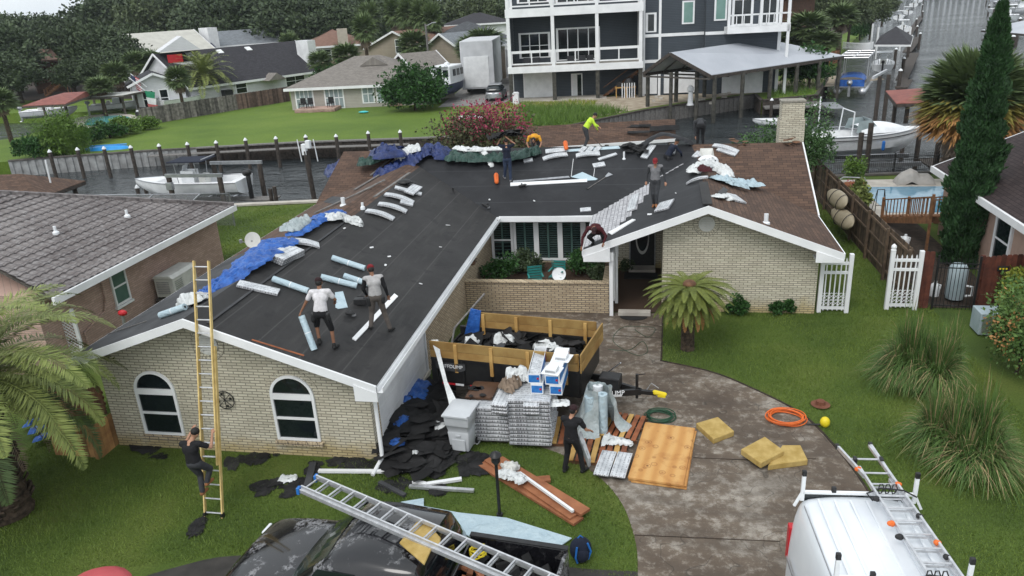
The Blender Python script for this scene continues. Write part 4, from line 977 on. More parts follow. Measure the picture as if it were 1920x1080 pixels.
drape('tarp',[on(672,322,'BF',.3),on(700,318,'BF',.3),on(728,305,'BF',.3)],[.8,.5],.3,'tarp_green','small green tarp end lying among the navy tarps','tarp',40,14,seed=19)
drape('plastic_wrap',[on(748,312,'BF',.25),on(765,300,'BF',.3),on(790,292,'BF',.3)],[.7,.7],.3,'wrap_white','crumpled white wrap on the navy tarp left of the crape myrtle','plastic wrap',40,16,seed=21)
drape('plastic_wrap',[on(850,287,'BF',.2),on(885,296,'BF',.3),on(920,294,'BF',.3),on(950,291,'BF',.25)],[.3,.35],.18,'wrap_white','crumpled white wrap strip on top of the green tarp','plastic wrap',50,12,seed=23)
drape('plastic_wrap',[on(905,294,'BF',.3),on(915,305,'BF',.2),on(923,316,'BF',.05)],[.22,.22],.12,'wrap_white','white strip hanging down over the green tarp','plastic wrap',24,8,seed=25)
drape('plastic_wrap',[on(610,416,'LR',.05),on(640,412,'LR',.05),on(665,420,'LR',.03),on(682,426,'LR',.02)],[.6,.25],.25,'wrap_white','crumpled white wrap at the upper end of the bright blue tarp','plastic wrap',50,14,seed=27)
drape('plastic_bag',[on(537,438,'LR',.05),on(557,428,'LR',.05),on(577,420,'LR',.05)],[.6,.5],.3,'wrap_pale','translucent plastic bag sitting on the bright blue tarp','plastic bag',30,14,seed=29)
drape('plastic_wrap',[on(340,582,'LL',.03),on(355,574,'LL',.05),on(384,566,'LL',.05)],[.4,.4],.3,'wrap_white','white wrap at the end of the roll left of the ladder','plastic wrap',26,10,seed=31)
drape('plastic_wrap',[on(1300,330,'RL',.1),on(1330,315,'RR',.1),on(1372,338,'RR',.1)],[.7,.5],.3,'wrap_white','white plastic sheet over the scrap pile at the right ridge','plastic wrap',50,14,seed=33)
drape('membrane_sheet',[on(1335,338,'RR',.05),on(1365,343,'RR',.05),on(1400,350,'RR',.05),on(1412,348,'RR',.05)],[.7,.9],.22,'membrane_blue','crumpled pale blue sheet on the brown slope below the scrap pile','membrane',50,14,seed=35)
drape('membrane_sheet',[on(1360,346,'RR',.12),on(1380,354,'RR',.12),on(1404,360,'RR',.1)],[.25,.25],.2,'membrane_blue','pale blue tube of underlay at the front of the crumpled sheet','membrane',30,10,seed=37)
drape('plastic_wrap',[on(1340,372,'RR',.03),on(1358,370,'RR',.03),on(1372,378,'RR',.03)],[.5,.4],.12,'wrap_white','torn white wrap beside the dark square panel on the brown slope','plastic wrap',30,10,seed=39)
flatpiece('panel',[(1345,367),(1356,357),(1364,363),(1354,376)],'RR','black_plastic','dark square panel lying in torn white wrap on the brown slope','panel',.03,.1)
drape('cloth',[on(1304,326,'RL',.1),on(1316,322,'RL',.1),on(1326,328,'RL',.1)],[.4,.4],.2,'cloth_maroon','dark maroon jacket on the scrap pile at the right ridge','cloth',24,10,seed=41)
# white five-gallon jug / roof vent hood
A=on(1327,312,'BF'); mb=MB(); mb.ell(A+Vector((0,0,.2)),(.42,.28,.26),16,10); 
vh=thing('vent_hood','white rounded vent hood with two openings at the ridge crossing','vent hood',tuple(A)); mb.build('hood','white_plastic',vh,True,smooth=True)
mb=MB(); mb.cbox(A+Vector((-.1,-.25,.24)),(.16,.08,.18),rz=.0); mb.cbox(A+Vector((.22,-.2,.22)),(.14,.08,.16),rz=.4); mb.build('opening','black_plastic',vh,True)
A=on(1325,296,'BF'); mb=MB(); mb.prism([A+Vector((-.3,.1,0.02)),A+Vector((-.12,-.2,.02)),A+Vector((.12,-.2,.02)),A+Vector((.3,.1,.02)),A+Vector((.25,.3,.3)),A+Vector((-.25,.3,.3))],(0,.02,.03)); tag(mb.build('plastic_sheet','off_white'),'fan-shaped white sheet standing behind the vent hood','sheet')
def scraps(name,pts,pl,n,size,mt,label,cat,h=.12,group=None):
    """pile of torn flat pieces inside a pixel polygon"""
    P=[on(*p,pl) for p in pts]; xs=[p.x for p in P];ys=[p.y for p in P]; mb=MB(); N=nrm(pl); a,b,c=PL[pl]; poly=[(p.x,p.y) for p in P]; cx=sum(xs)/len(xs);cy=sum(ys)/len(ys); R=max(max(xs)-min(xs),max(ys)-min(ys))/2
    k=0;tries=0
    while k<n and tries<n*30:
        tries+=1; x=random.uniform(min(xs),max(xs));y=random.uniform(min(ys),max(ys))
        if not inside(np.array([x]),np.array([y]),poly)[0]: continue
        d=math.hypot(x-cx,y-cy)/R; z=a*x+b*y+c+.006+random.uniform(0,1)*h*max(0,1-d*.8); s=size*random.uniform(.45,1.3)
        T=Euler((random.gauss(0,.16)*min(1,h*6),random.gauss(0,.16)*min(1,h*6),random.uniform(0,6.3))).to_matrix(); m=random.randint(5,9)
        rr=[random.uniform(.55,1.15) for _ in range(m)]
        q=[Vector((x,y,z))+T@Vector((s*rr[i]*math.cos(6.283*i/m),s*.65*rr[i]*math.sin(6.283*i/m),random.uniform(0,.16)*s)) for i in range(m)]
        q=[Vector((v.x,v.y,max(v.z,a*v.x+b*v.y+c+.004))) for v in q]
        ce=sum(q,Vector())/m+Vector((0,0,.06*s)); i0=len(mb.v); mb.v+= [tuple(v) for v in q]+[tuple(ce)]
        for i in range(m): mb.f.append((i0+i,i0+(i+1)%m,i0+m)); mb.m.append(0)
        k+=1
    return tag(mb.build(name,mt),label,cat,group)
scraps('felt_scrap',[(1168,272),(1205,270),(1215,285),(1180,292)],'BF',18,.35,'felt_scrap','torn dark shingles heaped at the ridge left of the pale pointing bundle','felt scrap',.2)
scraps('shingle_scrap',[(1372,262),(1400,268),(1398,275),(1370,274)],'BF',8,.22,'brown_wood','lifted brown shingles at the ridge above the long bent bundle','shingle scrap',.15)
scraps('shingle_scrap',[(1465,262),(1490,258),(1500,275),(1470,278)],'BF',10,.22,'brown_wood','lifted brown shingles at the foot of the chimney','shingle scrap',.25)
for k,(x,y,pl) in enumerate([(697,465,'LR'),(730,482,'LR'),(723,498,'LR'),(826,464,'LR'),(789,533,'LR'),(840,423,'LR'),(646,429,'LR'),(1218,403,'RL'),(1267,363,'RL'),(1312,305,'BF'),(918,375,'BF'),(1002,377,'BF')]):
    A=on(x,y,pl,.02); s=random.uniform(.04,.08); mb=MB(); mb.cbox(A,(s*2,s,.02),rz=random.uniform(0,3),rx=.3); o=tag(mb.build('paper_scrap','white_paint'),'tiny white scrap of paper lying on the dark roof felt','scrap','tiny white scraps on the roof')
# weathered boards lying along the stripped left ridge
for k,(a,b) in enumerate([((665,358),(762,300)),((702,372),(768,327)),((590,402),(700,352)),((672,364),(722,340)),((695,331),(735,298)),((700,338),(742,300))]):
    pl='LL' if k<4 else 'BF'; A=on(*a,pl,.05);B=on(*b,pl,.06); mb=MB(); mb.beam(A,B,.1,.03); tag(mb.build('loose_board','grey_wood'),['longest grey','lower right grey','thin brownish lower left','short splintered','left upright','right upright'][k]+' board lying on the half-stripped corner of the left roof','board')
# satellite dish
A=at(490,455,z=2.9,); A=on(463,470,'LL'); SD=thing('satellite_dish','pale grey oval satellite dish on the left roof edge behind the blue tarp','satellite dish',tuple(A))
mb=MB(); T=Euler((R_(62),0,R_(28))).to_matrix(); mb.lathe([(.005,.05),(.16,.035),(.3,0),(.31,.01),(.16,.05),(.005,.065)],20,(.28,.1,.42),T=T@Matrix.Diagonal((1,1.1,-1)).to_3x3(),cap=False); mb.build('dish','off_white',SD,smooth=True); SD.scale=(.82,)*3
mb=MB(); mb.tube([(.1,.1,-.05),(.12,.12,.3),(.25,.1,.4)],.025,8); mb.build('mast','grey_metal',SD)
mb=MB(); mb.tube([(.25,.1,.25),(-.1,-.1,.42)],.012,6); mb.cbox((-.12,-.12,.44),(.1,.1,.14)); mb.build('feed_arm','grey_metal',SD)
# flashing end tape, torn wood edge
for k,(a,b) in enumerate([((447,640),(560,668)),((480,672-12),(570,672))]): pass
mb=MB(); mb.beam(on(472,637,'LR',.0)+Vector((0,0,.0)),on(570,667,'LR',.0),.05,.02); tag(mb.build('torn_edge_strip','red_lumber'),'reddish torn wood edge along the front of the left roof','wood strip')
mb=MB(); A=on(200,628,'LL',.02);B=on(275,603,'LL',.02); mb.beam(A,B,.04,.01); tag(mb.build('loose_strip','grey_wood'),'thin loose strip on the old felt slope above the front left window','strip')
mb=MB(); mb.beam((-10.05,14.5,3.715),(-10.05,23.2,3.715),.09,.012); tag(mb.build('ridge_tape','felt_old'),'long dusty grey seam tape running up the left roof beside the ridge','tape')
mb=MB(); mb.tube([on(1071,332,'BF',.02),on(1075,299,'BF',.02)],.012,5); tag(mb.build('thin_rod','white_paint'),'thin white rod rising from the kite-shaped sheet','rod')
mb=MB(); mb.tube([on(1113,332,'BF',.02),on(1115,317,'BF',.02)],.012,5); tag(mb.build('thin_rod','white_paint'),'short thin white rod below the squarish bundle','rod')
# peeled felt flap over the ridge
drape('felt_flap',[on(1200,277,'BF',.05),on(1240,266,'BF',.3),on(1280,268,'BF',.15),on(1300,272,'BF',.02)],[.5,.5],.15,'felt_y','black felt flap lifted over the ridge behind the crouching man','felt flap',40,8,rough=.3,seed=50)
# ======================= VEGETATION TOOLS =======================
class LF:
    def __init__(s): s.V=[];s.F=[];s.M=[];s.n=0
    def quads(s,Q,m=0):   # Q (k,4,3)
        k=len(Q); s.V.append(Q.reshape(-1,3)); s.F.append(np.arange(4*k).reshape(-1,4)+s.n); s.M.append(np.full(k,m)); s.n+=4*k
    def build(s,name,mats,parent=None,loc=(0,0,0)):
        return fastmesh(name,np.concatenate(s.V),np.concatenate(s.F),mats,np.concatenate(s.M) if isinstance(mats,(list,tuple)) and len(mats)>1 else None,parent,loc)
def unit(a): return a/np.maximum(np.linalg.norm(a,axis=-1,keepdims=True),1e-9)
def leafq(P,D,N,L,Wd):
    """quads at P along D, width axis = DxN ; L,W arrays"""
    s=unit(np.cross(D,N)); L=np.asarray(L).reshape(-1,1);Wd=np.asarray(Wd).reshape(-1,1)
    return np.stack([P,P+D*L*.5+s*Wd*.5,P+D*L,P+D*L*.5-s*Wd*.5],1)
def cloud(lf,c,r,n,size,m=0,shell=.55,clump=None,flat=.0,seed=None,low=0.0):
    """leaves spread over the clumps of a crown"""
    g=rng; c=np.array(c,float); r=np.array(r,float)
    k=clump or max(6,int(n/140))
    u=unit(g.normal(size=(k,3))); u[:,2]=np.abs(u[:,2])*(1-low)+u[:,2]*low; cc=c+u*r*g.uniform(.45,.95,(k,1)); cr=r*g.uniform(.22,.48,(k,1))
    i=g.integers(0,k,n); d=unit(g.normal(size=(n,3))); P=cc[i]+d*cr[i]*g.uniform(shell,1.08,(n,1))
    D=unit(d+g.normal(size=(n,3))*.7); N=unit(g.normal(size=(n,3))); sz=size*g.uniform(.6,1.4,n)
    lf.quads(leafq(P,D,N,sz,sz*.62),m)
def limbs(m,base,top,r0,k,spread,seed=0):
    b=Vector(base);t=Vector(top); mid=b.lerp(t,.5)+Vector((random.uniform(-.2,.2),random.uniform(-.2,.2),0)); m.tube([b-Vector((0,0,.1)),b.lerp(mid,.5),mid,t],[r0*1.25,r0,r0*.8,r0*.3],8)
    for i in range(k):
        a=6.283*i/k+random.uniform(-.4,.4); s=b.lerp(t,random.uniform(.25,.7)); e=s+Vector((math.cos(a)*spread*random.uniform(.5,.9),math.sin(a)*spread*random.uniform(.5,.9),(t-b).length*random.uniform(.2,.4)))
        m.tube([s,s.lerp(e,.5)+Vector((0,0,.1*spread)),e],[r0*.5,r0*.3,r0*.1],6)
def frond(lf,base,az,el,L,n,ll,lw,droop=1.,m=0,twist=0.,vee=.5,start=.12,jit=.1):
    """feather frond"""
    t=np.linspace(start,1,n); e=el-droop*t**1.4
    dx=np.cos(e);dz=np.sin(e); ds=L/n; h=np.concatenate([[0],np.cumsum(dx[:-1]*ds)])+start*L*math.cos(el); z=np.concatenate([[0],np.cumsum(dz[:-1]*ds)])+start*L*math.sin(el)
    ca,sa=math.cos(az),math.sin(az); P=np.stack([h*ca,h*sa,z],1)+np.array(base); T=np.stack([dx*ca,dx*sa,dz],1); S=np.stack([np.full(n,-sa),np.full(n,ca),np.zeros(n)],1); U=unit(np.cross(T,S)); U[U[:,2]<0]*=1
    prof=np.sin(np.clip(t*.93+.07,0,1)*math.pi)**.55
    for s in(-1,1):
        D=unit(S*s+T*.55+U*vee+rng.normal(size=(n,3))*jit-np.array([0,0,.25])*t[:,None]); lf.quads(leafq(P,D,U,ll*prof*rng.uniform(.85,1.1,n),np.full(n,lw)),m)
    # midrib as narrow quads
    q=[]
    for i in range(n-1):
        w=.02*(1-t[i])+.004; q.append([P[i]-S[i]*w,P[i]+S[i]*w,P[i+1]+S[i]*w*.9,P[i+1]-S[i]*w*.9])
    b=np.array(base); q.append([b-S[0]*.03,b+S[0]*.03,P[0]+S[0]*.02,P[0]-S[0]*.02]); lf.quads(np.array(q),m)
def fan(lf,base,az,el,pl,R,k=22,m=0,droop=.35):
    """fan palm leaf: stalk + radiating segments"""
    ca,sa=math.cos(az),math.sin(az); T=np.array([math.cos(el)*ca,math.cos(el)*sa,math.sin(el)]); S=np.array([-sa,ca,0.]); U=np.cross(T,S); b=np.array(base); c=b+T*pl
    lf.quads(np.array([[b-S*.02,b+S*.02,c+S*.015,c-S*.015]]),m)
    a=np.linspace(-1.9,1.9,k)+rng.normal(size=k)*.05; D=unit(T*np.cos(a)[:,None]+S*np.sin(a)[:,None]+U*(-.15)+np.array([0,0,-droop])*rng.uniform(.4,1.3,(k,1))); 
    lf.quads(leafq(np.repeat(c[None],k,0),D,np.repeat(U[None],k,0),R*rng.uniform(.8,1.1,k),np.full(k,R*.16)),m)
def trunk_mb(base,top,r0,r1,n=12,bulge=0,lean=0,rings=14):
    m=MB(); b=Vector(base);t=Vector(top); pts=[];rs=[]
    for i in range(rings+1):
        f=i/rings; pts.append(b.lerp(t,f)+Vector((lean*math.sin(f*3.14),0,0))); rs.append((r0+(r1-r0)*f)*(1+.07*(i%2))*(1+bulge*(f>.85)))
    m.tube(pts,rs,n); return m
# ======================= YARD PLANTS =======================
# big date palm at the left edge
b0=at(25,965); top=Vector((b0.x-.55,b0.y+.3,3.15)); PT=thing('date_palm','large feathery date palm with a thick trunk at the left edge of the lawn','palm',(b0.x,b0.y,0))
m=MB(); rings=26; pts=[];rs=[]
for i in range(rings+1):
    f=i/rings; pts.append(Vector((b0.x-.1,b0.y,-.05)).lerp(top,f)); rs.append(.5-.12*f+(.05 if i%2 else 0))
m.tube(pts,rs,14); 
for i in range(150):
    f=random.uniform(.05,1);a=random.uniform(0,6.28); p=Vector((b0.x-.1,b0.y,-.05)).lerp(top,f)+Vector((math.cos(a),math.sin(a),0))*(.5-.12*f); q=p+Vector((math.cos(a)*.12,math.sin(a)*.12,.16)); m.beam(p,q,.12,.04)
m.build('trunk','palm_bark',PT,True)
lf=LF()
tc=tuple(top-PT.location)
for i in range(64):
    az=i*2.39996+random.uniform(-.2,.2); el=1.3-1.45*(i/64)**.8+random.uniform(-.1,.1); frond(lf,tc,az,el,random.uniform(2.8,3.6),120,.5,.034,droop=random.uniform(1.3,1.9),vee=.15,m=0 if i<52 else 1)
for i in range(12): frond(lf,(tc[0],tc[1],tc[2]-.1),i*.52+.3,-.45,2.2,40,.3,.022,droop=1.2,m=2)
lf.build('crown',['leaf_palm','leaf_sabal','leaf_dead_grey'],PT)
m=MB(); 
for i in range(60):
    a=random.uniform(0,6.28);r=random.uniform(.1,.45); m.cap(top+Vector((r*math.cos(a),r*math.sin(a),-.1)),top+Vector((r*1.5*math.cos(a),r*1.5*math.sin(a),.12)),.04,.03,6)
m.build('fruit_stalks','leaf_dead',PT,True)
# sago palm
c=at(1289,655); SG=thing('sago_palm','sago palm with one black trunk and a yellow-green rosette before the right brick gable','palm',(c.x,c.y,0)); hz=at(1284,540,y=c.y).z
trunk_mb((c.x,c.y,-.05),(c.x-.02,c.y,hz),.2,.17,14,rings=22).build('trunk','palm_bark',SG,True)
lf=LF()
for i in range(110):
    el=.42-1.15*(i/110)**1.2; frond(lf,(-.02,0,hz+.04),i*2.39996,el,random.uniform(1.15,1.35),64,.15,.024,droop=random.uniform(.6,1.15),vee=.12,m=0 if i<98 else 1,jit=.04)
lf.build('crown',['leaf_sago','leaf_dead'],SG)
m=MB(); m.ell((0,0,hz+.12),(.2,.2,.14),14,8); m.build('crown_heart','brown_wood',SG,smooth=True)
# pampas clumps
def pampas(px,py,R,Hh,n,label,dead=.12,group='pampas grass clumps'):
    c=at(px,py); lf=LF(); a=rng.uniform(0,6.28,n); r0=R*.1*np.sqrt(rng.uniform(0,1,n)); tf=rng.integers(0,9,n); cx9=rng.normal(0,R*.3,9)[tf]; cy9=rng.normal(0,R*.26,9)[tf]; R=R*rng.uniform(.45,.95,9)[tf]; Hh=Hh*rng.uniform(.7,1.1,9)[tf]; sp=rng.uniform(.02,1,n)**.8; L=Hh*rng.uniform(.7,1.25,n); m=8
    K=rng.uniform(0,1,n)<dead
    for mi,sel in((0,~K),(1,K)):
        k=sel.sum(); ca,sa=np.cos(a[sel]),np.sin(a[sel]); pts=[]
        for j in range(m+1):
            t=j/m; out=r0[sel]+sp[sel]*R[sel]*(t**1.7)*1.1; z=L[sel]*(1.5*t-(.2+1.15*sp[sel])*t*t*1.05); pts.append(np.stack([cx9[sel]+out*ca,cy9[sel]+out*sa,np.maximum(z,.01)],1))
        S=np.stack([-sa,ca,np.zeros(k)],1)
        for j in range(m):
            w0=.011*(1-j/m)+.003;w1=.011*(1-(j+1)/m)+.0015; lf.quads(np.stack([pts[j]-S*w0,pts[j]+S*w0,pts[j+1]+S*w1,pts[j+1]-S*w1],1),mi)
    o=lf.build('pampas_grass',['leaf_pampas','leaf_straw'],loc=(0,0,0)); o.location=(c.x,c.y,0); return tag(o,label,'ornamental grass')
pampas(1720,725,1.15,1.6,5200,'upper clump of tall arching grass on the right lawn, below the red fence')
pampas(1800,865,1.3,1.55,5600,'large arching grass clump with straw-coloured blades nearest the white van',.14)
pampas(1925,640,1.0,1.6,2500,'dark spiky grass clump at the right edge beside the pink house',.05)
def bush(name,c,r,n,size,mt,label,cat='bush',group=None,k=None,stem=True,low=.3,mat2=None,n2=0):
    T=thing(name,label,cat,(c[0],c[1],c[2]),group=group); lf=LF(); cloud(lf,(0,0,r[2]*.55),r,n,size,0,.35,k,low=low)
    if n2: cloud(lf,(0,0,r[2]*.7),(r[0]*1.02,r[1]*1.02,r[2]*1.0),n2,size*.9,1,.8,k)
    lf.build('foliage',[mt]+([mat2] if mat2 else []),T)
    if stem: m=MB(); limbs(m,(0,0,0),(0,0,r[2]*.9),max(.02,r[0]*.05),6,r[0]*.7); m.build('stem','tree_bark',T)
    return T
for px,py,s,l in[(1312,590,.42,'small round shrub behind the sago trunk'),(1387,592,.42,'middle small shrub against the right brick wall'),(1470,592,.38,'small shrub nearest the right corner of the brick wall')]:
    c=at(px,py); bush('fern_bush',(c.x,c.y+.1,0),(s,s*.8,s*.95),1500,.09,'leaf_bush',l)
for x,y,s,l,mt in[(-5.7,26.5,.8,'leafy green bush at the left of the courtyard bed','leaf_bush'),(-4.9,27.6,.6,'dark bush under the second courtyard window','leaf_oak'),(-2.6,27.5,.75,'bushy green plant at the right of the courtyard bed','leaf_bush'),(-2.0,26.8,.45,'low dark plant beside the courtyard wall end','leaf_oak'),(-6.0,25.4,.35,'small sprawling plant by the left wing\'s wall','leaf_weed')]:
    bush('courtyard_bush',(x,y,.25),(s,s*.7,s*.9),2200,.1,mt,l)
bush('potted_plant',(-1.1,28.2,.06),(.3,.3,.45),700,.07,'leaf_oak','small dark plant beside the front door step')
bush('hedge',tuple(at(1905,700)),(.8,1.3,1.7),5000,.1,'leaf_pampas','dense green hedge below the pink house at the right edge',mat2='leaf_dead',n2=500)
lf=LF()
for i in range(46): frond(lf,(0,0,.2),i*2.4,random.uniform(.1,1.3),1.3,20,.09,.03,droop=.5)
c=at(1925,600); o=lf.build('yucca',['leaf_sabal']); o.location=(c.x,c.y,.2); tag(o,'spiky yucca above the dark hedge at the right edge','yucca')
bush('yellow_bush',tuple(at(1900,600)),(.6,.8,1.1),2200,.12,'leaf_yellow','yellowish bush between the yucca and the grass clumps',mat2='leaf_weed',n2=500)
# cypress
c=Vector((11.3,29.6,0)); hz=at(1833,12,y=c.y).z; CY_=thing('cypress_tree','tall narrow dark green cypress in front of the fan palm','tree',(c.x,c.y,0))
lf=LF(); n=52000; t=rng.uniform(0,1,n)**.85; prof=np.interp(t,[0,.05,.2,.45,.7,.88,1],[.5,.66,.74,.66,.48,.3,.05])
a=rng.uniform(0,6.28,n); z=t*hz; rr=prof*(1+.16*np.sin(a*3+z*2.1)+.13*np.sin(a*5-z*3.7)+.1*np.sin(z*9))*rng.uniform(.7,1.06,n); lean=-.0*t
P=np.stack([rr*np.cos(a)+lean,rr*np.sin(a),z],1); Dd=unit(np.stack([np.cos(a)*.35,np.sin(a)*.35,np.ones(n)],1)+rng.normal(size=(n,3))*.3)
sz=rng.uniform(.1,.24,n); lf.quads(leafq(P,Dd,unit(rng.normal(size=(n,3))),sz,sz*.32),0); lf.build('crown','leaf_cypress',CY_)
trunk_mb((0,0,-.05),(0,0,hz*.9),.2,.04).build('trunk','tree_bark',CY_)
# ======================= DUMP TRAILER =======================
TR=thing('dump_trailer','black dump trailer with timber side boards, loaded with torn roofing, beside the garage door','trailer',(-3.68,18.42,0),R_(-8.5))
Lx,Ly=2.05,1.03; z0,z1,z2=.75,1.42,1.9
def wall_(x0,y0,x1,y1,za,zb,mt,name,t=.05):
    m=MB(); m.beam((x0,y0,(za+zb)/2),(x1,y1,(za+zb)/2),t,zb-za); return m.build(name,mt,TR,bev=.004)
m=MB(); m.box(-Lx,-Ly,z0-.06,Lx,Ly,z0); m.build('deck','black_metal',TR)
m=MB()
for y in(-Ly,Ly):
    m.beam((-Lx,y,(z0+z1)/2),(Lx,y,(z0+z1)/2),.05,z1-z0)
    for k in range(6): m.cbox((-Lx+.15+k*.78,y-.04*(1 if y<0 else -1),(z0+z1)/2),(.06,.05,z1-z0))
    m.beam((-Lx,y,z1),(Lx,y,z1),.09,.07)
m.beam((Lx,-Ly,(z0+z1)/2),(Lx,Ly,(z0+z1)/2),.05,z1-z0); m.beam((Lx,-Ly,z1),(Lx,Ly,z1),.09,.07); m.beam((-Lx,-Ly,(z0+z1)/2-.1),(-Lx,Ly,(z0+z1)/2-.1),.05,z1-z0-.2)
m.build('side_walls','black_metal',TR)
for nm_,a,b in(('front',(-Lx,-Ly-.02),(Lx-.05,-Ly-.02)),('back',(-Lx+.35,Ly+.02),(Lx-.05,Ly+.02)),('end',(Lx+.02,-Ly-.02),(Lx+.12,Ly))):
    for k in range(2):
        wall_(*a,*b,z1-.02+k*.262,z1-.02+k*.262+.252,'lumber_side' if k else 'lumber','side_board',.04)
for y in(-Ly-.06,Ly-.04):
    for k in range(4): m=MB(); m.box(-1.35+k*1.0,y-.02,z1-.35,-1.26+k*1.0,y+.02,z2-.02); m.build('stake','lumber',TR)
m=MB(); m.beam((Lx-.08,-Ly+.02,z1+.26),(Lx-.08,-Ly+.021,z1+.262),.05,.5); m.box(Lx-.12,-Ly,z1-.1,Lx-.04,-Ly+.05,z2); m.build('stake','lumber',TR)
# chassis, wheels with fender, tongue
m=MB(); 
for y in(-.45,.45): m.beam((-Lx,y,.55),(Lx+.2,y,.55),.08,.16)
m.beam((Lx,-.5,.5),(Lx+1.35,0,.5),.09,.16);m.beam((Lx,.5,.5),(Lx+1.35,0,.5),.09,.16); m.beam((Lx+1.2,0,.5),(Lx+1.75,0,.5),.1,.1); m.build('frame','black_metal',TR)
for s in(-1,1):
    for x in(-.45,.45):
        w=MB(); T=Euler((R_(90),0,0)).to_matrix(); w.lathe([(.17,-.1),(.34,-.1),(.37,-.06),(.37,.06),(.34,.1),(.17,.1)],22,(x,s*(Ly-.02+.1) ,.37),T=T); wo=w.build('wheel','rubber',TR,smooth=True)
        w=MB(); w.lathe([(.02,-.06),(.17,-.1),(.19,-.09),(.19,.09),(.02,.05)],16,(x,s*(Ly-.02+.1),.37),T=T); w.build('rim','grey_metal',wo,smooth=True)
    m=MB(); y0_,y1_=(s*(Ly+.03),s*(Ly+.26)); m.prism([(-1.05,y0_,.5),(-.75,y0_,.8),(.75,y0_,.8),(1.05,y0_,.5),(1.02,y0_,.48),(.73,y0_,.77),(-.73,y0_,.77),(-1.02,y0_,.48)],(0,y1_-y0_,0)); m.build('fender','felt_old',TR)
m=MB(); m.cbox((Lx+.55,0,.72),(.55,.42,.34)); m.build('battery_box','black_plastic',TR,bev=.03)
m=MB(); m.tube([(Lx+1.25,.0,.3),(Lx+1.25,0,1.0)],.04,8); m.beam((Lx+1.25,0,.98),(Lx+1.45,.1,.98),.02,.02); m.build('jack','black_metal',TR)
m=MB(); m.cap((Lx+1.72,0,.52),(Lx+1.98,0,.5),.07,.05,8); m.cbox((Lx+1.9,0,.46),(.2,.14,.06)); m.build('coupler','yellow_paint',TR,smooth=True)
m=MB(); m.tube([(Lx+1.5,.05,.55),(Lx+1.6,.15,.7),(Lx+1.8,.1,.6)],.012,6); m.beam((Lx+.3,.6,.6),(Lx+.75,.35,1.1),.05,.03); m.build('safety_chain','grey_metal',TR)
m=MB(); m.beam((Lx+.1,-.4-.0,.4),(Lx+.1,-.4,.4001),.01,.01)
for i in range(3): pass
def stripe(a,b,mt,nm='reflector',h=.06):
    m=MB(); m.beam(a,b,.006,h); m.build(nm,mt,TR)
for k,x in enumerate((-1.75,-.95,.1)):
    stripe((x,-Ly-.075,.72),(x+.38,-Ly-.075,.72),'red_paint');stripe((x+.38,-Ly-.075,.72),(x+.62,-Ly-.075,.72),'white_trim')
a=Vector((Lx+.02,-.55,.5));b=Vector((Lx+1.35,-.05,.5)); 
stripe(a.lerp(b,.25)+Vector((0,-.005,-.05)),a.lerp(b,.5)+Vector((0,-.005,-.05)),'red_paint');stripe(a.lerp(b,.5)+Vector((0,-.005,-.05)),a.lerp(b,.66)+Vector((0,-.005,-.05)),'white_trim')
def text(body,size,loc,rot,mt,parent,name='lettering',ext=.004,align='LEFT'):
    cu=bpy.data.curves.new('t','FONT'); cu.body=body; cu.size=size; cu.extrude=ext; cu.align_x=align
    o=bpy.data.objects.new('t',cu); COL.objects.link(o); dg=bpy.context.evaluated_depsgraph_get(); me=bpy.data.meshes.new_from_object(o.evaluated_get(dg)); bpy.data.objects.remove(o)
    me.name=name; me.materials.clear(); me.materials.append(M(mt)); n=bpy.data.objects.new(name,me); COL.objects.link(n); n.location=loc; n.rotation_euler=rot; n.parent=parent; return n
d=b-a; text('TUFFDUMP',.17,a.lerp(b,.12)+Vector((0,-.05,-.01)),(R_(70),0,math.atan2(d.y,d.x)),'white_trim',TR)
text('TUFFDUMP',.14,(-1.82,-Ly-.09,1.2),(R_(90),0,0),'white_trim',TR); m=MB(); m.prism([(-1.9,-Ly-.08,1.34),(-1.05,-Ly-.08,1.34),(-1.05,-Ly-.08,1.17),(-1.2,-Ly-.08,1.1),(-1.75,-Ly-.08,1.1),(-1.9,-Ly-.08,1.17)],(0,.01,0)); m.build('name_plate','felt_old',TR)
# load
def world(T,p): return T.matrix_basis@Vector(p)
bpy.context.view_layer.update()
def heapload(x0,x1,y0,y1,z,n,size,mt,label,name='felt_scrap',h=.25,cat='felt scrap'):
    mb=MB()
    for k in range(n):
        x=random.uniform(x0,x1);y=random.uniform(y0,y1); zz=z+random.uniform(0,h); s=size*random.uniform(.4,1.3); Tm=Euler((random.gauss(0,.3),random.gauss(0,.3),random.uniform(0,6.3))).to_matrix(); mm=random.randint(5,8)
        q=[world(TR,(x,y,zz))+Tm@Vector((s*random.uniform(.6,1.1)*math.cos(6.283*i/mm),s*.7*random.uniform(.6,1.1)*math.sin(6.283*i/mm),random.uniform(0,.1)*s)) for i in range(mm)]
        mb.prism(q,(0,0,.012))
    return tag(mb.build(name,mt),label,cat)
heapload(-1.8,1.8,-.85,.85,1.08,190,.34,'felt_scrap','load of torn black felt filling the dump trailer',h=.34)
heapload(-.9,.5,-.75,-.2,1.3,16,.4,'felt_old','grey-black felt sheets on top of the trailer load near the front board',h=.06)
heapload(.1,.9,-.8,-.1,1.28,14,.25,'brown_wood','brown shingle scraps on the trailer load',h=.1)
def wblob(x,y,z,L,W_,h,label,seed,mt='wrap_white'): drape('plastic_wrap',[world(TR,(x-L/2,y,z)),world(TR,(x,y+.04,z)),world(TR,(x+L/2,y,z))],[W_,W_*.7],h,mt,label,'plastic wrap',26,14,seed=seed)
wblob(-.5,.45,1.28,.62,.5,.3,'large white plastic wad in the middle of the trailer load',3)
wblob(-1.35,.1,1.25,.4,.55,.35,'white wrap in the trailer at the foot of the long pole',4); wblob(-1.25,-.45,1.3,.55,.35,.25,'off-white wrap against the front board of the trailer',6)
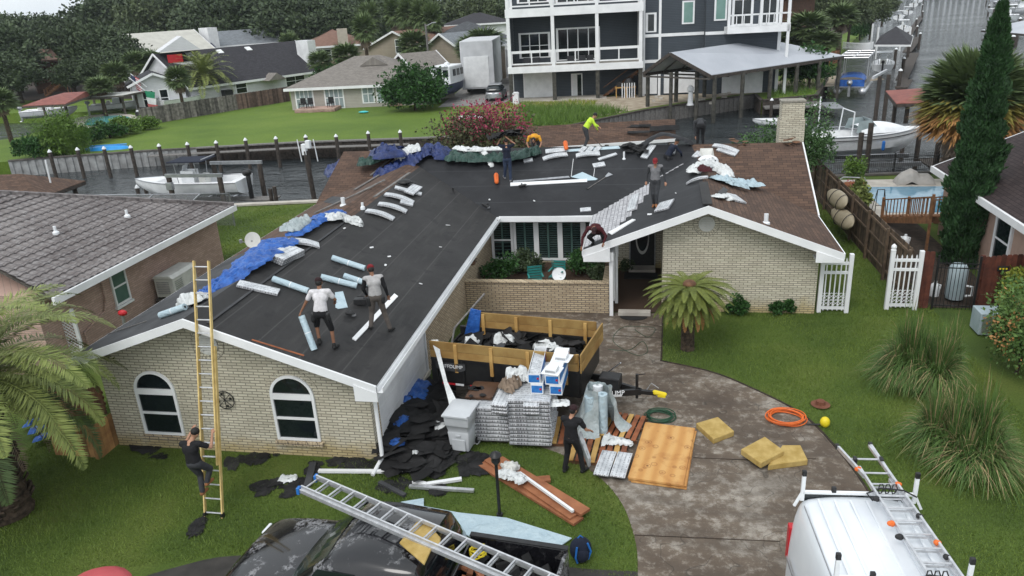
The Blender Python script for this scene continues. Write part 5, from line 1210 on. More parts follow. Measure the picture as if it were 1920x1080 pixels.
wblob(.7,.4,1.28,.7,.4,.22,'white wrap right of the middle of the trailer load',7); wblob(1.05,.25,1.3,.4,.35,.2,'pointed white wrap at the right of the trailer load',8); wblob(1.4,-.2,1.3,.45,.25,.14,'folded white strip of wrap in the right of the trailer',10)
mb=MB(); A=world(TR,(-1.55,.78,1.1)); mb.prism([world(TR,p) for p in((-1.95,.9,1.0),(-1.5,1.0,1.0),(-1.35,1.0,2.0),(-1.65,.98,2.05))],world(TR,(0,-.03,0))-world(TR,(0,0,0))); tag(mb.build('tarp','tarp_blue'),'folded blue tarp standing in the left back corner of the trailer','tarp')
mb=MB(); mb.tube([world(TR,(-1.75,-.6,1.15)),at(852,615,y=19.0),at(908,551,y=20.3)],.03,8); tag(mb.build('pole','grey_wood'),'long spattered pole leaning out of the trailer','pole')
mb=MB(); pa=[at(815,637,y=17.72),at(822,665,y=17.55),at(835,715,y=16.7),at(848,750,y=16.0),at(868,772,y=15.6)]
for i in range(len(pa)-1):
    w0=[.09,.06,.05,.1,.3][i];w1=[.06,.05,.1,.3,.3][i]; n=Vector((1,.15,0)); mb.poly([pa[i]-n*w0,pa[i]+n*w0,pa[i+1]+n*w1,pa[i+1]-n*w1])
tag(mb.build('plastic_strip','wrap_white'),'long twisted white plastic strip hanging from the trailer onto the grey bin','plastic strip')
# ======================= BINS =======================
def bin_(c,rz,mt,label,hh=1.05,sc=1.):
    T=thing('wheelie_bin',label,'bin',c,rz); w,d=.3,.36
    m=MB(); vs=[];
    for z,s in((.08,.78),(hh*.55,.9),(hh*.58,.86),(hh*.72,.95),(hh*.75,1.03),(hh,1.06)): vs.append([(x*w*s,y*d*s,z) for x,y in((-1,-1),(1,-1),(1,1),(-1,1))])
    V=[p for r in vs for p in r]; F=[(i*4+j,i*4+(j+1)%4,i*4+4+(j+1)%4,i*4+4+j) for i in range(len(vs)-1) for j in range(4)]+[(3,2,1,0)]; m.add(V,F); m.build('body',mt,T,bev=.025,smooth=True)
    m=MB(); m.grid(lambda u,v:((u-.5)*.68,(v-.5)*.82-.01,hh+.035+.06*math.sin(math.pi*v)**.6*math.sin(math.pi*u)**.4),12,12); m.box(-.34,-.43,hh-.005,.34,.41,hh+.035); m.build('lid',mt,T,smooth=True)
    m=MB(); m.tube([(-.26,.4,hh-.02),(-.26,.48,hh-.02),(.26,.48,hh-.02),(.26,.4,hh-.02)],.016,8); m.build('handle',mt,T)
    for s in(-1,1):
        m=MB(); m.lathe([(.03,-.03),(.12,-.03),(.13,0),(.12,.03),(.03,.03)],16,(s*.27,.27,.13),T=Euler((0,R_(90),0)).to_matrix()); m.build('wheel','rubber',T)
    m=MB(); m.box(-.17,-.335,.12,.17,-.3,.42); m.box(-.07,-.345,.5,.07,-.31,.56); m.build('front_panel',mt,T,bev=.01)
    return T
c=at(866,850); bin_((c.x,c.y+.25,0),-.12,'bin_grey','light grey wheelie bin with scraps on its lid, beside the black felt heap',1.08)
c=at(905,815); bin_((c.x+.02,c.y+.3,0),-.05,'brown_plastic','brown wheelie bin with black felt scraps on its lid, behind the grey one',1.1)
scraps('felt_scrap',[(878,728),(915,725),(910,742),(880,746)],'G',1,.01,'felt_scrap','x','x') if 0 else None
mb=MB()
for k in range(7):
    p=at(random.uniform(872,905),random.uniform(725,745),z=1.19); s=random.uniform(.07,.14); mb.prism([p+Vector((s*random.uniform(.6,1.1)*math.cos(i),s*random.uniform(.6,1.1)*math.sin(i),0)) for i in range(6)],(0,0,.012))
tag(mb.build('felt_scrap','felt_scrap'),'black felt scraps on the brown bin\'s lid','felt scrap')
# ======================= SHINGLE PALLETS =======================
def pallet(T,x0,y0,x1,y1,n=7,mt='red_lumber',z=0):
    for k in range(n):
        m=MB(); x=x0+(x1-x0)*k/n; m.box(x+.005,y0,z+.1,x+(x1-x0)/n-.04,y1,z+.125); m.build('slat',mt if k%3 else 'lumber',T)
    m=MB()
    for q in(y0+.03,(y0+y1)/2,y1-.08): m.box(x0,q,z,x1,q+.05,z+.1)
    m.build('runner','brown_wood',T)
def layer_proto(w,d):
    m=MB(); nu=10
    for z,f in((.085,1),(0,0)): m.grid(lambda u,v:(u*w,v*d,z-(.012*abs(math.sin(u*9)) if f else 0)-.02*(abs(2*u-1)**6)*f),nu,4,0 if f else 1)
    for a,b in(((0,0),(1,0)),((1,0),(1,1)),((1,1),(0,1)),((0,1),(0,0))):
        for i in range(nu):
            q=[(a[0]+(b[0]-a[0])*t/nu,a[1]+(b[1]-a[1])*t/nu) for t in(i,i+1)]
            bul=.015; cx,cy=.5,.5
            P0=[(u*w,v*d,0) for u,v in q];P2=[(u*w,v*d,.085-.012*abs(math.sin(u*9))-.02*(abs(2*u-1)**6)) for u,v in q]
            P1=[((u+(u-cx)*.03)*w,(v+(v-cy)*.03)*d,.045) for u,v in q]
            m.poly([P0[0],P0[1],P1[1],P1[0]],1);m.poly([P1[0],P1[1],P2[1],P2[0]],1)
    return m
GS='shingle bundles stacked on the pallets'
lp=layer_proto(.98,.34).build('shingle_bundle',['bundle_wrap','bundle_side'],smooth=False); lp['label']='x';lp['category']='shingle bundle'; _first=[lp]
def layer(x,y,z,rz,label,sc=(1,1,1)):
    if _first: o=_first.pop()
    else: o=lp.copy();COL.objects.link(o)
    o.location=(x,y,z);o.rotation_euler=(0,0,rz);o.scale=sc;o['label']=label;o['group']=GS; return o
rz0=R_(1)
for st,(X,Y,nl,ncol,nm2) in enumerate([(-3.95,15.95,9,1,'left'),(-2.92,15.85,12,1,'right')]):
    T=thing('pallet','wooden pallet under the '+nm2+' stack of wrapped shingle bundles','pallet',(X,Y,0)); pallet(T,0,0,1.15,1.25)
    for k in range(nl):
        for r in range(3):
            wn=2 if False else 1
            lab=('wrapped shingle bundle, '+(ORD[k])+' from the ground in the '+['front','middle','back'][r]+' row of the '+nm2+' pallet stack')
            layer(X+.02+random.uniform(-.02,.02),Y+.02+r*.41+random.uniform(-.015,.015),.13+k*.104,rz0+random.uniform(-.02,.02),lab,(1.03,1.15,1.2))
    if st==0:
        for i,(dx,dy,rr) in enumerate(((.08,.1,1.5),(.78,.12,1.62))):
            for q in range(3): layer(X+dx+.32,Y+dy+.0,.13+nl*.104+q*.09,rr,['lowest','middle','topmost'][q]+' of three bundles laid crosswise on the '+['left','right'][i]+' of the left stack',(1.1,1.1,1.))
drape('plastic_wrap',[(-3.6,16.5,1.4),(-3.3,16.6,1.45),(-3.05,16.7,1.45)],[.5,.5],.35,'wrap_white','crumpled white wrap on top of the left pallet stack','plastic wrap',30,16,seed=60)
drape('plastic_wrap',[(-3.62,16.1,1.38),(-3.45,16.3,1.4),(-3.3,16.5,1.4)],[.5,.4],.28,'leaf_dead_grey','brown-grey plastic wad on top of the left pallet stack','plastic wrap',30,14,seed=61)
drape('plastic_wrap',[(-2.6,15.98,1.15),(-2.3,15.95,1.17),(-1.95,15.98,1.17)],[.3,.3],.1,'wrap_white','torn white wrap at the front of the right pallet stack','plastic wrap',30,8,seed=62)
# long cartons on the right stack
def carton(x,y,z,rz,label,L=1.5,w=.3,h=.26,op=False):
    T=thing('carton',label,'carton',(x,y,z),rz,'long cartons on the right pallet stack')
    m=MB(); m.box(-w/2,0,0,w/2,.01,h);m.box(-w/2,L-.01,0,w/2,L,h);m.box(-w/2,.01,0,-w/2+.01,L-.01,h);m.box(w/2-.01,.01,0,w/2,L-.01,h);m.box(-w/2+.01,.01,.0,w/2-.01,L-.01,.02); m.build('box','white_plastic',T)
    m=MB(); m.box(-w/2+.02,-.004,.03,w/2-.02,0,h-.04); m.box(w/2,.1,.03,w/2+.004,L-.4,h-.04);m.build('printed_panel','blue_print',T)
    m=MB(); m.cbox((w/2-.06,-.006,h/2),(.05,.006,.05)); m.box(w/2+.002,L-.38,.03,w/2+.006,L-.1,h-.04); m.build('red_mark','red_paint',T)
    if not op: m=MB(); m.box(-w/2,0,h,w/2,L,h+.008); m.build('lid','white_plastic',T)
    else:
        m=MB(); m.prism([(-w/2+.02,.1,h-.04),(w/2-.02,.1,h-.1),(w/2-.02,L-.1,h-.1),(-w/2+.02,L-.1,h-.04)],(0,0,-.02)); m.build('filling','bundle_wrap',T)
carton(-2.74,16.0,1.38,-.02,'lower left long blue-and-white carton'); carton(-2.28,15.98,1.38,-.02,'lower right long blue-and-white carton')
carton(-2.8,16.02,1.65,.03,'upper left open long carton with wrapped filling',op=True); carton(-2.36,15.98,1.65,-.06,'upper right long carton carrying the white vents',w=.34)
for k,(x,y,z,l) in enumerate(((-2.38,16.15,1.92,'nearer white square roof vent on the cartons'),(-2.22,16.85,1.92,'farther white square roof vent on the cartons'))):
    T=thing('roof_vent',l,'roof vent',(x,y,z),-.2); m=MB(); m.box(-.22,-.2,0,.22,.25,.015); m.build('flange','white_plastic',T); m=MB(); m.prism([(-.15,-.12,.015),(.13,-.12,.015),(.13,-.1,.1),(-.13,-.1,.1)],(0,.26,.02)); m.build('hood','white_plastic',T,bev=.01)
    m=MB(); 
    for q in range(9): m.box(-.13+q*.029,-.13,.02,-.115+q*.029,-.118,.07)
    m.build('grille','grey_metal',T)
# flat pallet with bundles, right of the man
c=at(1100,866); T=thing('pallet','low dark pallet on the driveway edge carrying two printed shingle bundles','pallet',(-1.6,15.15,0),R_(-4)); pallet(T,-.35,.0,1.0,1.15,8)
for k in range(2):
    o=layer(-1.46+k*.0,15.2,.13,R_(-8),'printed shingle bundle on the flat pallet, '+['left','right'][k]+' one',(1,1,.8))
    o.rotation_euler=(0,0,R_(82)); o.location=(-1.06+k*.37,15.06-.03*k,.135)
T=thing('pallet','reddish pallet with orange slats lying behind the plastic-wrapped rolls','pallet',(-1.15,16.55,0),R_(-12)); pallet(T,-.1,-.25,.85,.95,6)
# shrink-wrapped rolls
mb=MB(); 
RW=thing('wrapped_rolls','tall white rolls in translucent plastic wrap beside the right pallet stack','underlay rolls',(-1.5,16.75,0))
for k,(x,y,h_) in enumerate(((-1.52,16.45,1.0),(-1.22,16.5,1.05),(-1.35,16.85,1.1))):
    m=MB(); m.lathe([(.03,0),(.13,0),(.13,h_),(.04,h_),(.04,h_-.1)],18,(x,y,.12)); m.build('roll','membrane_blue' if k<2 else 'white_plastic',RW,True,smooth=True)
def fn(u,v):
    a=-.4+u*5.2; z=1.2*v; r=.3+.32*(1-v)**2*(1+.3*math.sin(a*5))+.06*mn.noise(Vector((a*2.5,z*2,1)))*2; return (-1.33+r*math.cos(a)*(1+.25*(1-v)),16.65+r*.9*math.sin(a),.1+z+.05*mn.noise(Vector((a*3,z*3,5))))
m=MB(); m.grid(fn,60,24); m.build('plastic_cover','wrap_pale',RW,True,smooth=True)
drape('plastic_wrap',[(-1.2,16.1,.14),(-.9,16.05,.15),(-.45,15.95,.12)],[.6,.15],.12,'wrap_white','white plastic trailing over the flat pallet from the wrapped rolls','plastic wrap',36,10,seed=66)
# bundle held by the man
A=at(1083,812,y=15.1);B=at(1103,862,z=.25)
mb=MB(); mb.prism([A,A+Vector((.08,.1,0)),B+Vector((.05,.1,0)),B,],(0,.03,-.25)); tag(mb.build('shingle_bundle',['bundle_wrap']),'grey shingle bundle pulled down by the black-clad man','shingle bundle')
# ======================= DRIVEWAY THINGS =======================
P4=[at(*p,z=.1) for p in((1214.9,793.9),(1306.5,805),(1276,909.9),(1172.5,893.9))]; pc=sum(P4,Vector())/4; ang=math.atan2((P4[1]-P4[0]).y,(P4[1]-P4[0]).x)
for k in range(5):
    o=tag(MB().cbox((0,0,0),(1.22,2.44,.018)).build('plywood_sheet','plywood'),['lowest sheet of the plywood stack on the driveway','second plywood sheet from the ground, edge showing','middle sheet of the five-high plywood stack','fourth plywood sheet, just under the top one','topmost knotty plywood sheet of the driveway stack'][k],'plywood','plywood sheets stacked on the driveway')
    o.location=(pc.x+[.05,.03,.04,.0,0][k],pc.y-[.03,.02,-.02,.01,0][k],.02+k*.02); o.rotation_euler=(0,0,ang+[.02,-.015,.025,.01,0][k])
def foamb(pts,z,label):
    P=[at(*p,z=z+.16) for p in pts]; c=sum(P,Vector())/4; m=MB(); m.prism([p-Vector((0,0,.15)) for p in P],(0,0,.15)); return tag(m.build('foam_cushion','foam_y',bev=.02),label,'foam block')
foamb([(1305,793),(1346,781),(1377,808),(1338,823)],0,'single mustard foam block beside the plywood stack'); foamb([(1467,834),(1501,834),(1515,862),(1440,872)],0,'lower mustard foam block partly under another near the van'); foamb([(1389,842),(1434,818),(1471,845),(1427,868)],.12,'upper mustard foam block lying across the other one')
def coil(px,py,R,mt,label,n=7,name='hose_coil',cat='hose',fl=.85):
    c=at(px,py); pts=[]
    for i in range(n*26): 
        a=i/26*6.283; r=R*(1+.1*math.sin(a*.37)+.05*math.sin(a*1.3)); pts.append(c+Vector((r*math.cos(a)+.04*math.sin(a*.21),r*fl*math.sin(a)+.04*math.cos(a*.17),.03+.012*(i/26)+.01*math.sin(a*2.2))))
    return tag(MB().tube(pts,.014,6).build(name,mt,smooth=True),label,cat)
coil(1237,784,.33,'green_hose','coiled dark green hose above the plywood stack'); coil(1473,787,.42,'orange_plastic','large coil of orange extension hose near the lawn edge',9)
def line(pts,mt,label,r=.008,name='hose',cat='hose'):
    return tag(MB().tube([at(*p,z=.02) for p in smooth(pts,6)],r,5).build(name,mt,smooth=True),label,cat)
line([(1140,655),(1180,656),(1205,640),(1214,660),(1190,665),(1150,640),(1165,615),(1200,612),(1228,616),(1215,632),(1190,618)],'green_hose','thin green hose looping over the path by the trailer')
c=at(1538,761); T=thing('straw_hat','brown wide-brimmed hat lying on the grass by the driveway edge','hat',(c.x,c.y,.03)); MB().lathe([(.24,.02),(.12,.03),(.11,.12),(.06,.15),(.01,.155)],18,(0,0,0)).build('crown_and_brim','leaf_dead_b',T,smooth=True)
c=at(1546,800); T=thing('light_globe','yellow dome lamp on a black spike at the edge of the driveway','lamp',(c.x,c.y,0)); m=MB(); m.ell((0,0,.13),(.12,.12,.14),14,8); m.build('globe','yellow_paint',T,smooth=True); m=MB(); m.tube([(-.08,0,.06),(-.42,.02,.03)],.02,6); m.build('spike','black_plastic',T)
# lamp post
c=at(937,967); hz=at(929,848,y=c.y).z; T=thing('lamp_post','black garden lamp post standing on the front lawn','lamp post',(c.x,c.y,0)); m=MB(); m.tube([(0,0,0),(0,0,hz-.3)],.035,10); m.tube([(0,0,0),(0,0,.06)],.07,10); m.build('post','black_metal',T,smooth=True)
m=MB(); m.lathe([(.04,0),(.06,.04),(.095,.08),(.1,.2),(.13,.22),(.1,.27),(.03,.31),(.01,.33)],12,(0,0,hz-.3)); m.build('lantern','black_metal',T,smooth=True)
# white gutter lengths etc. on the lawn
def lg(a,b,mt,label,w=.1,name='gutter_length',cat='gutter',mid=None,h=.06):
    m=MB(); P=[at(*a),at(*mid),at(*b)] if mid else [at(*a),at(*b)]
    for p,q in zip(P,P[1:]): m.beam(p+Vector((0,0,h)),q+Vector((0,0,h)),w,.06)
    return tag(m.build(name,mt),label,cat)
lg((598,887),(838,878),'white_trim','longest white gutter length lying across the lawn below the felt heap',mid=(745,888)); lg((775,907),(866,902),'white_trim','short bent white gutter on the lawn behind the pickup',mid=(800,912)); lg((768,916),(889,924),'aluminium','bundle of thin grey metal strips on the lawn behind the pickup',.09)
lg((712,908),(760,933),'felt_old','dark grey board on the lawn left of the metal strips',.1); lg((588,872),(577,915),'felt_old','dark narrow strip under the tip of the ladder',.16)
RB=[((905,872),(1085,982),'widest reddish-brown board in the pile by the lamp post',.3),((915,868),(1075,978),'second reddish-brown board, lying under the white strip',.2),((935,872),(1098,972),'upper reddish-brown board nearest the driveway',.28)]
for k,(a,b,l,w) in enumerate(RB): lg(a,b,'red_lumber2',l,w,'loose_board','board',h=.05+.05*k)
lg((990,905),(1032,902),'red_lumber2','short broken reddish board beside the long ones',.2,'loose_board','board')
lg((975,902),(1075,975),'white_trim','white strip lying along the reddish boards',.06,h=.22)
drape('plastic_wrap',[at(930,890,z=.2),at(960,893,z=.22),at(985,905,z=.2)],[.3,.3],.14,'wrap_white','white wrap on the upper end of the reddish boards','plastic wrap',30,10,seed=70); drape('plastic_wrap',[at(943,880,z=.2),at(955,876,z=.2),at(968,884,z=.2)],[.3,.3],.16,'off_white','cream wrap beside the lamp post head','plastic wrap',24,10,seed=71)
drape('plastic_wrap',[at(524,898,z=.02),at(540,898,z=.03),at(558,896,z=.02)],[.3,.25],.08,'wrap_white','flat white wad on the lawn left of the ladder tip','plastic wrap',24,10,seed=72)
pc_=[(752,945),(795,938),(795,953),(860,965),(950,975),(1072,1013),(1028,1044),(960,1030),(900,1022),(800,960)]
o=tag(MB().prism([at(*p)+Vector((0,0,.04)) for p in pc_],(0,0,.02)).build('membrane_sheet','membrane_blue'),'long pale blue sheet spread on the lawn behind the pickup','membrane')
c=at(1089,1048); T=thing('backpack','navy backpack with blue straps standing on the lawn at the end of the pale sheet','backpack',(c.x,c.y,0),.3); m=MB(); m.ell((0,0,.25),(.22,.15,.27),14,10); m.build('bag','cloth_navy',T,smooth=True); m=MB(); m.ell((0,-.12,.17),(.15,.08,.15),12,8); m.build('pocket','cloth_navy',T,smooth=True)
m=MB(); m.tube([(-.1,-.16,.42),(-.14,-.2,.2),(-.1,-.17,.06)],.02,6);m.tube([(.12,-.1,.44),(.18,-.12,.25),(.12,-.12,.08)],.02,6); m.tube([(-.05,0,.5),(0,0,.56),(.05,0,.5)],.014,6); m.build('strap','blue_plastic',T)
# felt heap by the garage
scraps('felt_scrap',[(712,835),(735,770),(790,715),(845,725),(852,790),(840,880),(790,895),(730,888)],'G',260,.42,'felt_scrap','big heap of torn black roofing felt beside the garage door','felt scrap',.45)
scraps('felt_scrap',[(862,852),(905,850),(918,880),(890,900),(862,888)],'G',30,.26,'felt_scrap','flat black felt scraps on the grass right of the grey bin','felt scrap',.06)
for k,(x,y,w,h_) in enumerate([(490,858,34,11),(438,870,13,8),(505,915,30,14),(545,912,18,22),(640,868,20,10),(690,880,26,12),(590,880,10,14),(560,905,14,10),(375,988,14,16),(275,842,22,7),(735,915,20,8),(675,866,10,8),(305,858,14,6),(820,920,16,6),(760,905,18,6)]):
    scraps('felt_scrap',[(x-w,y-h_*.4),(x,y-h_),(x+w,y-h_*.5),(x+w*.7,y+h_*.6),(x-w*.3,y+h_),(x-w,y+h_*.5)],'G',int(5+w*h_/40),.22,'felt_scrap',['widest','small round','largest lower','right lower','upper','mossy','narrow upright','small middle','scrap at the ladder foot, a','thin left wall-side','flat lower right','short upper','faint left','rightmost low','middle low'][k]+' black felt scrap on the front lawn','felt scrap',.02,group='black felt scraps on the front lawn')
drape('tarp',[at(785,715,z=.15),at(770,740,z=.2),at(775,755,z=.25)],[1.0,.9],.2,'tarp_blue','bright blue tarp under the black felt heap by the garage wall','tarp',40,16,seed=80)
drape('tarp',[at(735,800,z=.25),at(752,790,z=.35),at(765,795,z=.3)],[.5,.4],.15,'tarp_blue','blue tarp scrap in the middle of the felt heap','tarp',26,10,seed=81)
drape('tarp',[at(730,832,z=.2),at(745,830,z=.3),at(758,832,z=.2)],[.3,.3],.12,'tarp_blue','lowest small blue tarp scrap in the felt heap','tarp',22,10,seed=82)
for k,(x,y,l) in enumerate([(747,758,'upper small white scrap on the felt heap'),(780,800,'white scrap in the middle of the felt heap'),(815,800,'larger white wad left of the grey bin'),(878,826,'white wad at the foot of the grey bin'),(773,850,'pale tan scrap low on the felt heap')]):
    s=.16 if k in(2,3) else .07; p=at(x,y,z=.3 if k!=3 else .03); drape('plastic_wrap',[p,p+Vector((s,.02,0)),p+Vector((2*s,0,0))],[s*2,s*1.6],s*.8,'wrap_white',l,'plastic wrap',14,8,seed=90+k)
# ======================= YELLOW EXTENSION LADDER =======================
LB=at(385,969);LB2=at(421,965); LT=at(365,490,y=15.0); 
def ladder(name,label,A,B,W_,rails,mt,rung_mt,rails_w=(.03,.08),gap=.3048,feet=None,group=None):
    A=Vector(A);B=Vector(B); d=(B-A).normalized(); s=Vector(W_).normalized(); wd=Vector(W_).length; n=s.cross(d).normalized(); T=thing(name,label,'ladder',tuple(A),group=group); L=(B-A).length
    for (t0,t1,off,sh) in rails:
        for q in(0,1):
            m=MB(); o=n*off+s*(q*wd+(sh if q==0 else -sh)); m.beam(d*t0+o,d*t1+o,rails_w[0],rails_w[1],up=tuple(n)); m.build('rail',mt,T)
        k=0; t=math.ceil(t0/gap)*gap+.1
        while t<t1-.05:
            m=MB(); m.tube([d*t+n*off+s*sh,d*t+n*off+s*(wd-sh)],.017,8); m.build('rung',rung_mt,T); t+=gap; k+=1
    for q in(0,1):
        m=MB(); m.cbox(s*(q*wd)+d*.05,(.05,.1,.12)); m.build('foot',feet or 'black_plastic',T)
    return T
LA=Vector((LB.x,LB.y,0)); LTp=Vector((at(365,490,y=15.0))); LTp=Vector((LTp.x,LTp.y,LTp.z)); tot=(LTp-LA).length
ladder('extension_ladder','tall yellow fibreglass extension ladder leaning on the front of the left roof',LA,LTp,(.42,.0,0),[(0,tot*.66,.0,0),(tot*.2,tot,.07,.025)],'fiberglass_yellow','aluminium')
# wagon-wheel compass on the wall
T=thing('wall_ornament','round metal compass-like wall ornament between the arched windows','wall ornament',(-10.28,14.86,1.5)); m=MB(); m.tube([(.24*math.cos(a/20*6.283),0,.24*math.sin(a/20*6.283)) for a in range(21)],.012,6); m.build('ring','black_metal',T); m=MB()
for k in range(8): a=k*math.pi/4; m.tube([(0,0,0),(.23*math.cos(a),0,.23*math.sin(a))],.008,5); 
for k in range(4): a=k*math.pi/2+.3; m.cbox((.17*math.cos(a),-.01,.17*math.sin(a)),(.06,.01,.06))
m.build('spokes','black_metal',T)
# ======================= PICKUP TRUCK =======================
PK=thing('pickup_truck','black pickup truck with peeling clear coat and a ladder on its roof','pickup truck',(-4.6,9.93,0),R_(-6)); PK.scale=(1.02,1.05,1.06)
def loft(m,secs,close=True,mi=0):
    k=len(secs[0]); n0=len(m.v)
    for s in secs: m.v+=[tuple(p) for p in s]
    for i in range(len(secs)-1):
        for j in range(k-1): m.f.append((n0+i*k+j,n0+i*k+j+1,n0+(i+1)*k+j+1,n0+(i+1)*k+j)); m.m.append(mi)
    if close:
        m.f.append(tuple(n0+j for j in range(k))[::-1]); m.m.append(mi); m.f.append(tuple(n0+(len(secs)-1)*k+j for j in range(k))); m.m.append(mi)
def sec(x,zb,zt,w,crown=.04,sh=.1):
    P=[(x,-w,zb),(x,-w*1.0,zt-sh*1.8),(x,-w*.985,zt-sh),(x,-w*.93,zt-sh*.3),(x,-w*.8,zt),(x,-w*.4,zt+crown*.8),(x,0,zt+crown)]
    return P+[(p[0],-p[1],p[2]) for p in P[:-1][::-1]]
m=MB(); loft(m,[sec(-2.74,.45,.8,.78),sec(-2.7,.4,1.0,.9),(sec(-2.5,.38,1.12,.97)),sec(-2.,.35,1.19,1.0),sec(-1.5,.35,1.24,1.0),sec(-1.0,.35,1.24,1.0),sec(1.25,.35,1.22,1.0)]); m.build('body','car_black',PK,sub=1,smooth=True)
# hood ridges and cowl
m=MB()
def csec(x,z,w): return [(x,-w,1.16),(x,-w*.97,z*.45+1.16*.55),(x,-w*.84,z-.1),(x,-w*.74,z-.01),(x,-w*.4,z+.03),(x,0,z+.04),(x,w*.4,z+.03),(x,w*.74,z-.01),(x,w*.84,z-.1),(x,w*.97,z*.45+1.16*.55),(x,w,1.16)]
loft(m,[csec(-1.35,1.2,.96),csec(-.9,1.545,.96),csec(-.47,1.86,.96),csec(-.3,1.93,.96),csec(.2,1.97,.96),csec(1.05,1.93,.96),csec(1.22,1.6,.96),csec(1.24,1.2,.96)]); m.build('cab','car_black',PK,smooth=True,angle=50)
def off(pts,dv): return [tuple(Vector(p)+Vector(dv)) for p in pts]
m=MB(); m.grid(lambda u,v:(-1.31+.79*v,(u-.5)*(1.42-.14*v),1.285+.605*v-.055*abs(2*u-1)**2),8,4); m.build('windshield','dark_glass2',PK)
for s in(-1,1):
    for x0,x1 in((-1.01,.1),(.18,1.0)):
        m=MB(); m.prism([(x0,s*.965,1.25),(x1,s*.965,1.25),(x1-.04,s*.855,1.76),(x0+(.42 if x0<-1 else .04),s*.855,1.76)],(0,s*.01,0)); m.build('side_window','dark_glass',PK)
m=MB(); m.prism([(1.235,-.7,1.3),(1.235,.7,1.3),(1.15,.6,1.75),(1.15,-.6,1.75)],(.02,0,0)); m.build('rear_window','dark_glass',PK)
for s in(-1,1):
    m=MB(); m.cap((-.95,s*1.02,1.3),(-.95,s*1.18,1.34),.05,.09,8); m.build('mirror','black_plastic',PK,smooth=True)
# bed
m=MB(); 
for s in(-1,1):
    m.box(1.3,s*.92 if s>0 else -1.0,.45,3.05,1.0 if s>0 else -.92,1.3)
m.box(2.98,-.92,.45,3.05,.92,1.28); m.box(1.3,-.92,.75,2.98,.92,.8);m.box(1.3,-.92,.75,1.35,.92,1.25); m.build('bed','car_black',PK,bev=.02)
for s in(-1,1): m=MB(); m.box(1.3,s*.96-.05,1.3,3.05,s*.96+.05,1.325); m.build('bed_rail','black_plastic',PK)
for s in(-1,1):
    for x in(-1.85,1.95):
        w=MB(); T_=Euler((R_(90),0,0)).to_matrix(); w.lathe([(.2,-.12),(.36,-.12),(.4,-.07),(.4,.07),(.36,.12),(.2,.12)],24,(x,s*.92,.4),T=T_); wo=w.build('wheel','rubber',PK,smooth=True); w=MB(); w.lathe([(.03,-.08),(.2,-.1),(.22,.1),(.03,.08)],18,(x,s*.92,.4),T=T_); w.build('rim','grey_metal',wo,smooth=True)
m=MB(); m.box(-2.84,-.9,.5,-2.72,.9,.68); m.build('bumper','grey_metal',PK,bev=.03)
for s in(-1,1): m=MB(); m.cbox((-2.73,s*.74,.88),(.06,.28,.16)); m.build('headlight','white_plastic',PK,bev=.02)
bpy.context.view_layer.update()
def pk(p): return PK.matrix_basis@Vector(p)
mb=MB()
for k in range(70):
    c=pk((random.uniform(1.45,2.85),random.uniform(-.8,.85),.84+random.uniform(0,.28))); mb.cbox(c,(random.uniform(.08,.3),random.uniform(.05,.2),random.uniform(.04,.15)),random.uniform(0,3),random.uniform(-.5,.5))
tag(mb.build('scrap_load','felt_scrap'),'dark jumble of tools and scrap filling the pickup bed','load')
mb=MB()
for k in range(24): c=pk((random.uniform(1.4,1.8),random.uniform(-.3,.4),1.08+random.uniform(0,.1))); mb.cbox(c,(.16,.1,.05),random.uniform(0,3),random.uniform(-.6,.6))
tag(mb.build('brick_rubble','red_lumber2'),'orange-brown rubble heap at the front of the pickup bed','rubble')
c=pk((1.55,.62,1.2)); pts=[c+Vector((.14*math.cos(a*.4),.12*math.sin(a*.4),.03*math.sin(a)+.002*a)) for a in range(70)]; tag(MB().tube(pts,.014,6).build('rope_coil','yellow_paint'),'coil of yellow rope in the pickup bed','rope')
mb=MB(); A=pk((.75,-.05,1.99)); mb.prism([at(*p,z=2.2) for p in((749,1021),(783,980),(803,985),(827,1012),(825,1025),(813,1025),(796,1062))],(0,0,.05)); tag(mb.build('foam_pad','foam_y',bev=.02),'mustard foam pad between the ladder and the pickup roof','foam pad')
LA=at(573,906,z=2.32); LE=at(1000,1090,z=2.2); dd=(LE-LA).normalized()
sd=Vector((0,0,1)).cross(dd).normalized()*.42
ladder('aluminium_ladder','long aluminium extension ladder with blue end caps lying over the pickup',LA-sd/2,LE+dd*.8-sd/2,sd,[(0,(LE-LA).length+.8,.0,0),(.1,(LE-LA).length+.8,-.07,.03)],'aluminium','aluminium',(.03,.07),feet='blue_plastic')
# ======================= VAN =======================
VN=thing('cargo_van','white cargo van with ribbed roof and a folded ladder on its rack, seen from above','van',(3.42,8.55,0),R_(3.5))
def vsec(y,w,zt,zb=.35):
    P=[(-w*1.0,y,zb),(-w*1.0,y,1.0),(-w*.975,y,1.55),(-w*.93,y,zt-.35),(-w*.86,y,zt-.1),(-w*.78,y,zt-.02),(-w*.4,y,zt+.03),(0,y,zt+.04)]; return P+[(-p[0],p[1],p[2]) for p in P[:-1][::-1]]
m=MB(); loft(m,[vsec(-2.6,.98,2.05),vsec(-2.2,1.0,2.42),vsec(0,1.02,2.44),vsec(2.3,1.0,2.42),vsec(2.62,.98,2.38),vsec(2.78,.94,2.25),vsec(2.86,.9,1.9)]); m.build('body','van_white',VN,sub=1,smooth=True)
for k in range(6):
    m=MB(); x=-.62+k*.248; m.prism([(x-.035,-2.1,2.445),(x+.035,-2.1,2.445),(x+.02,2.45,2.455),(x-.02,2.45,2.455)],(0,0,.02)); m.build('roof_rib','van_white',VN,bev=.008)
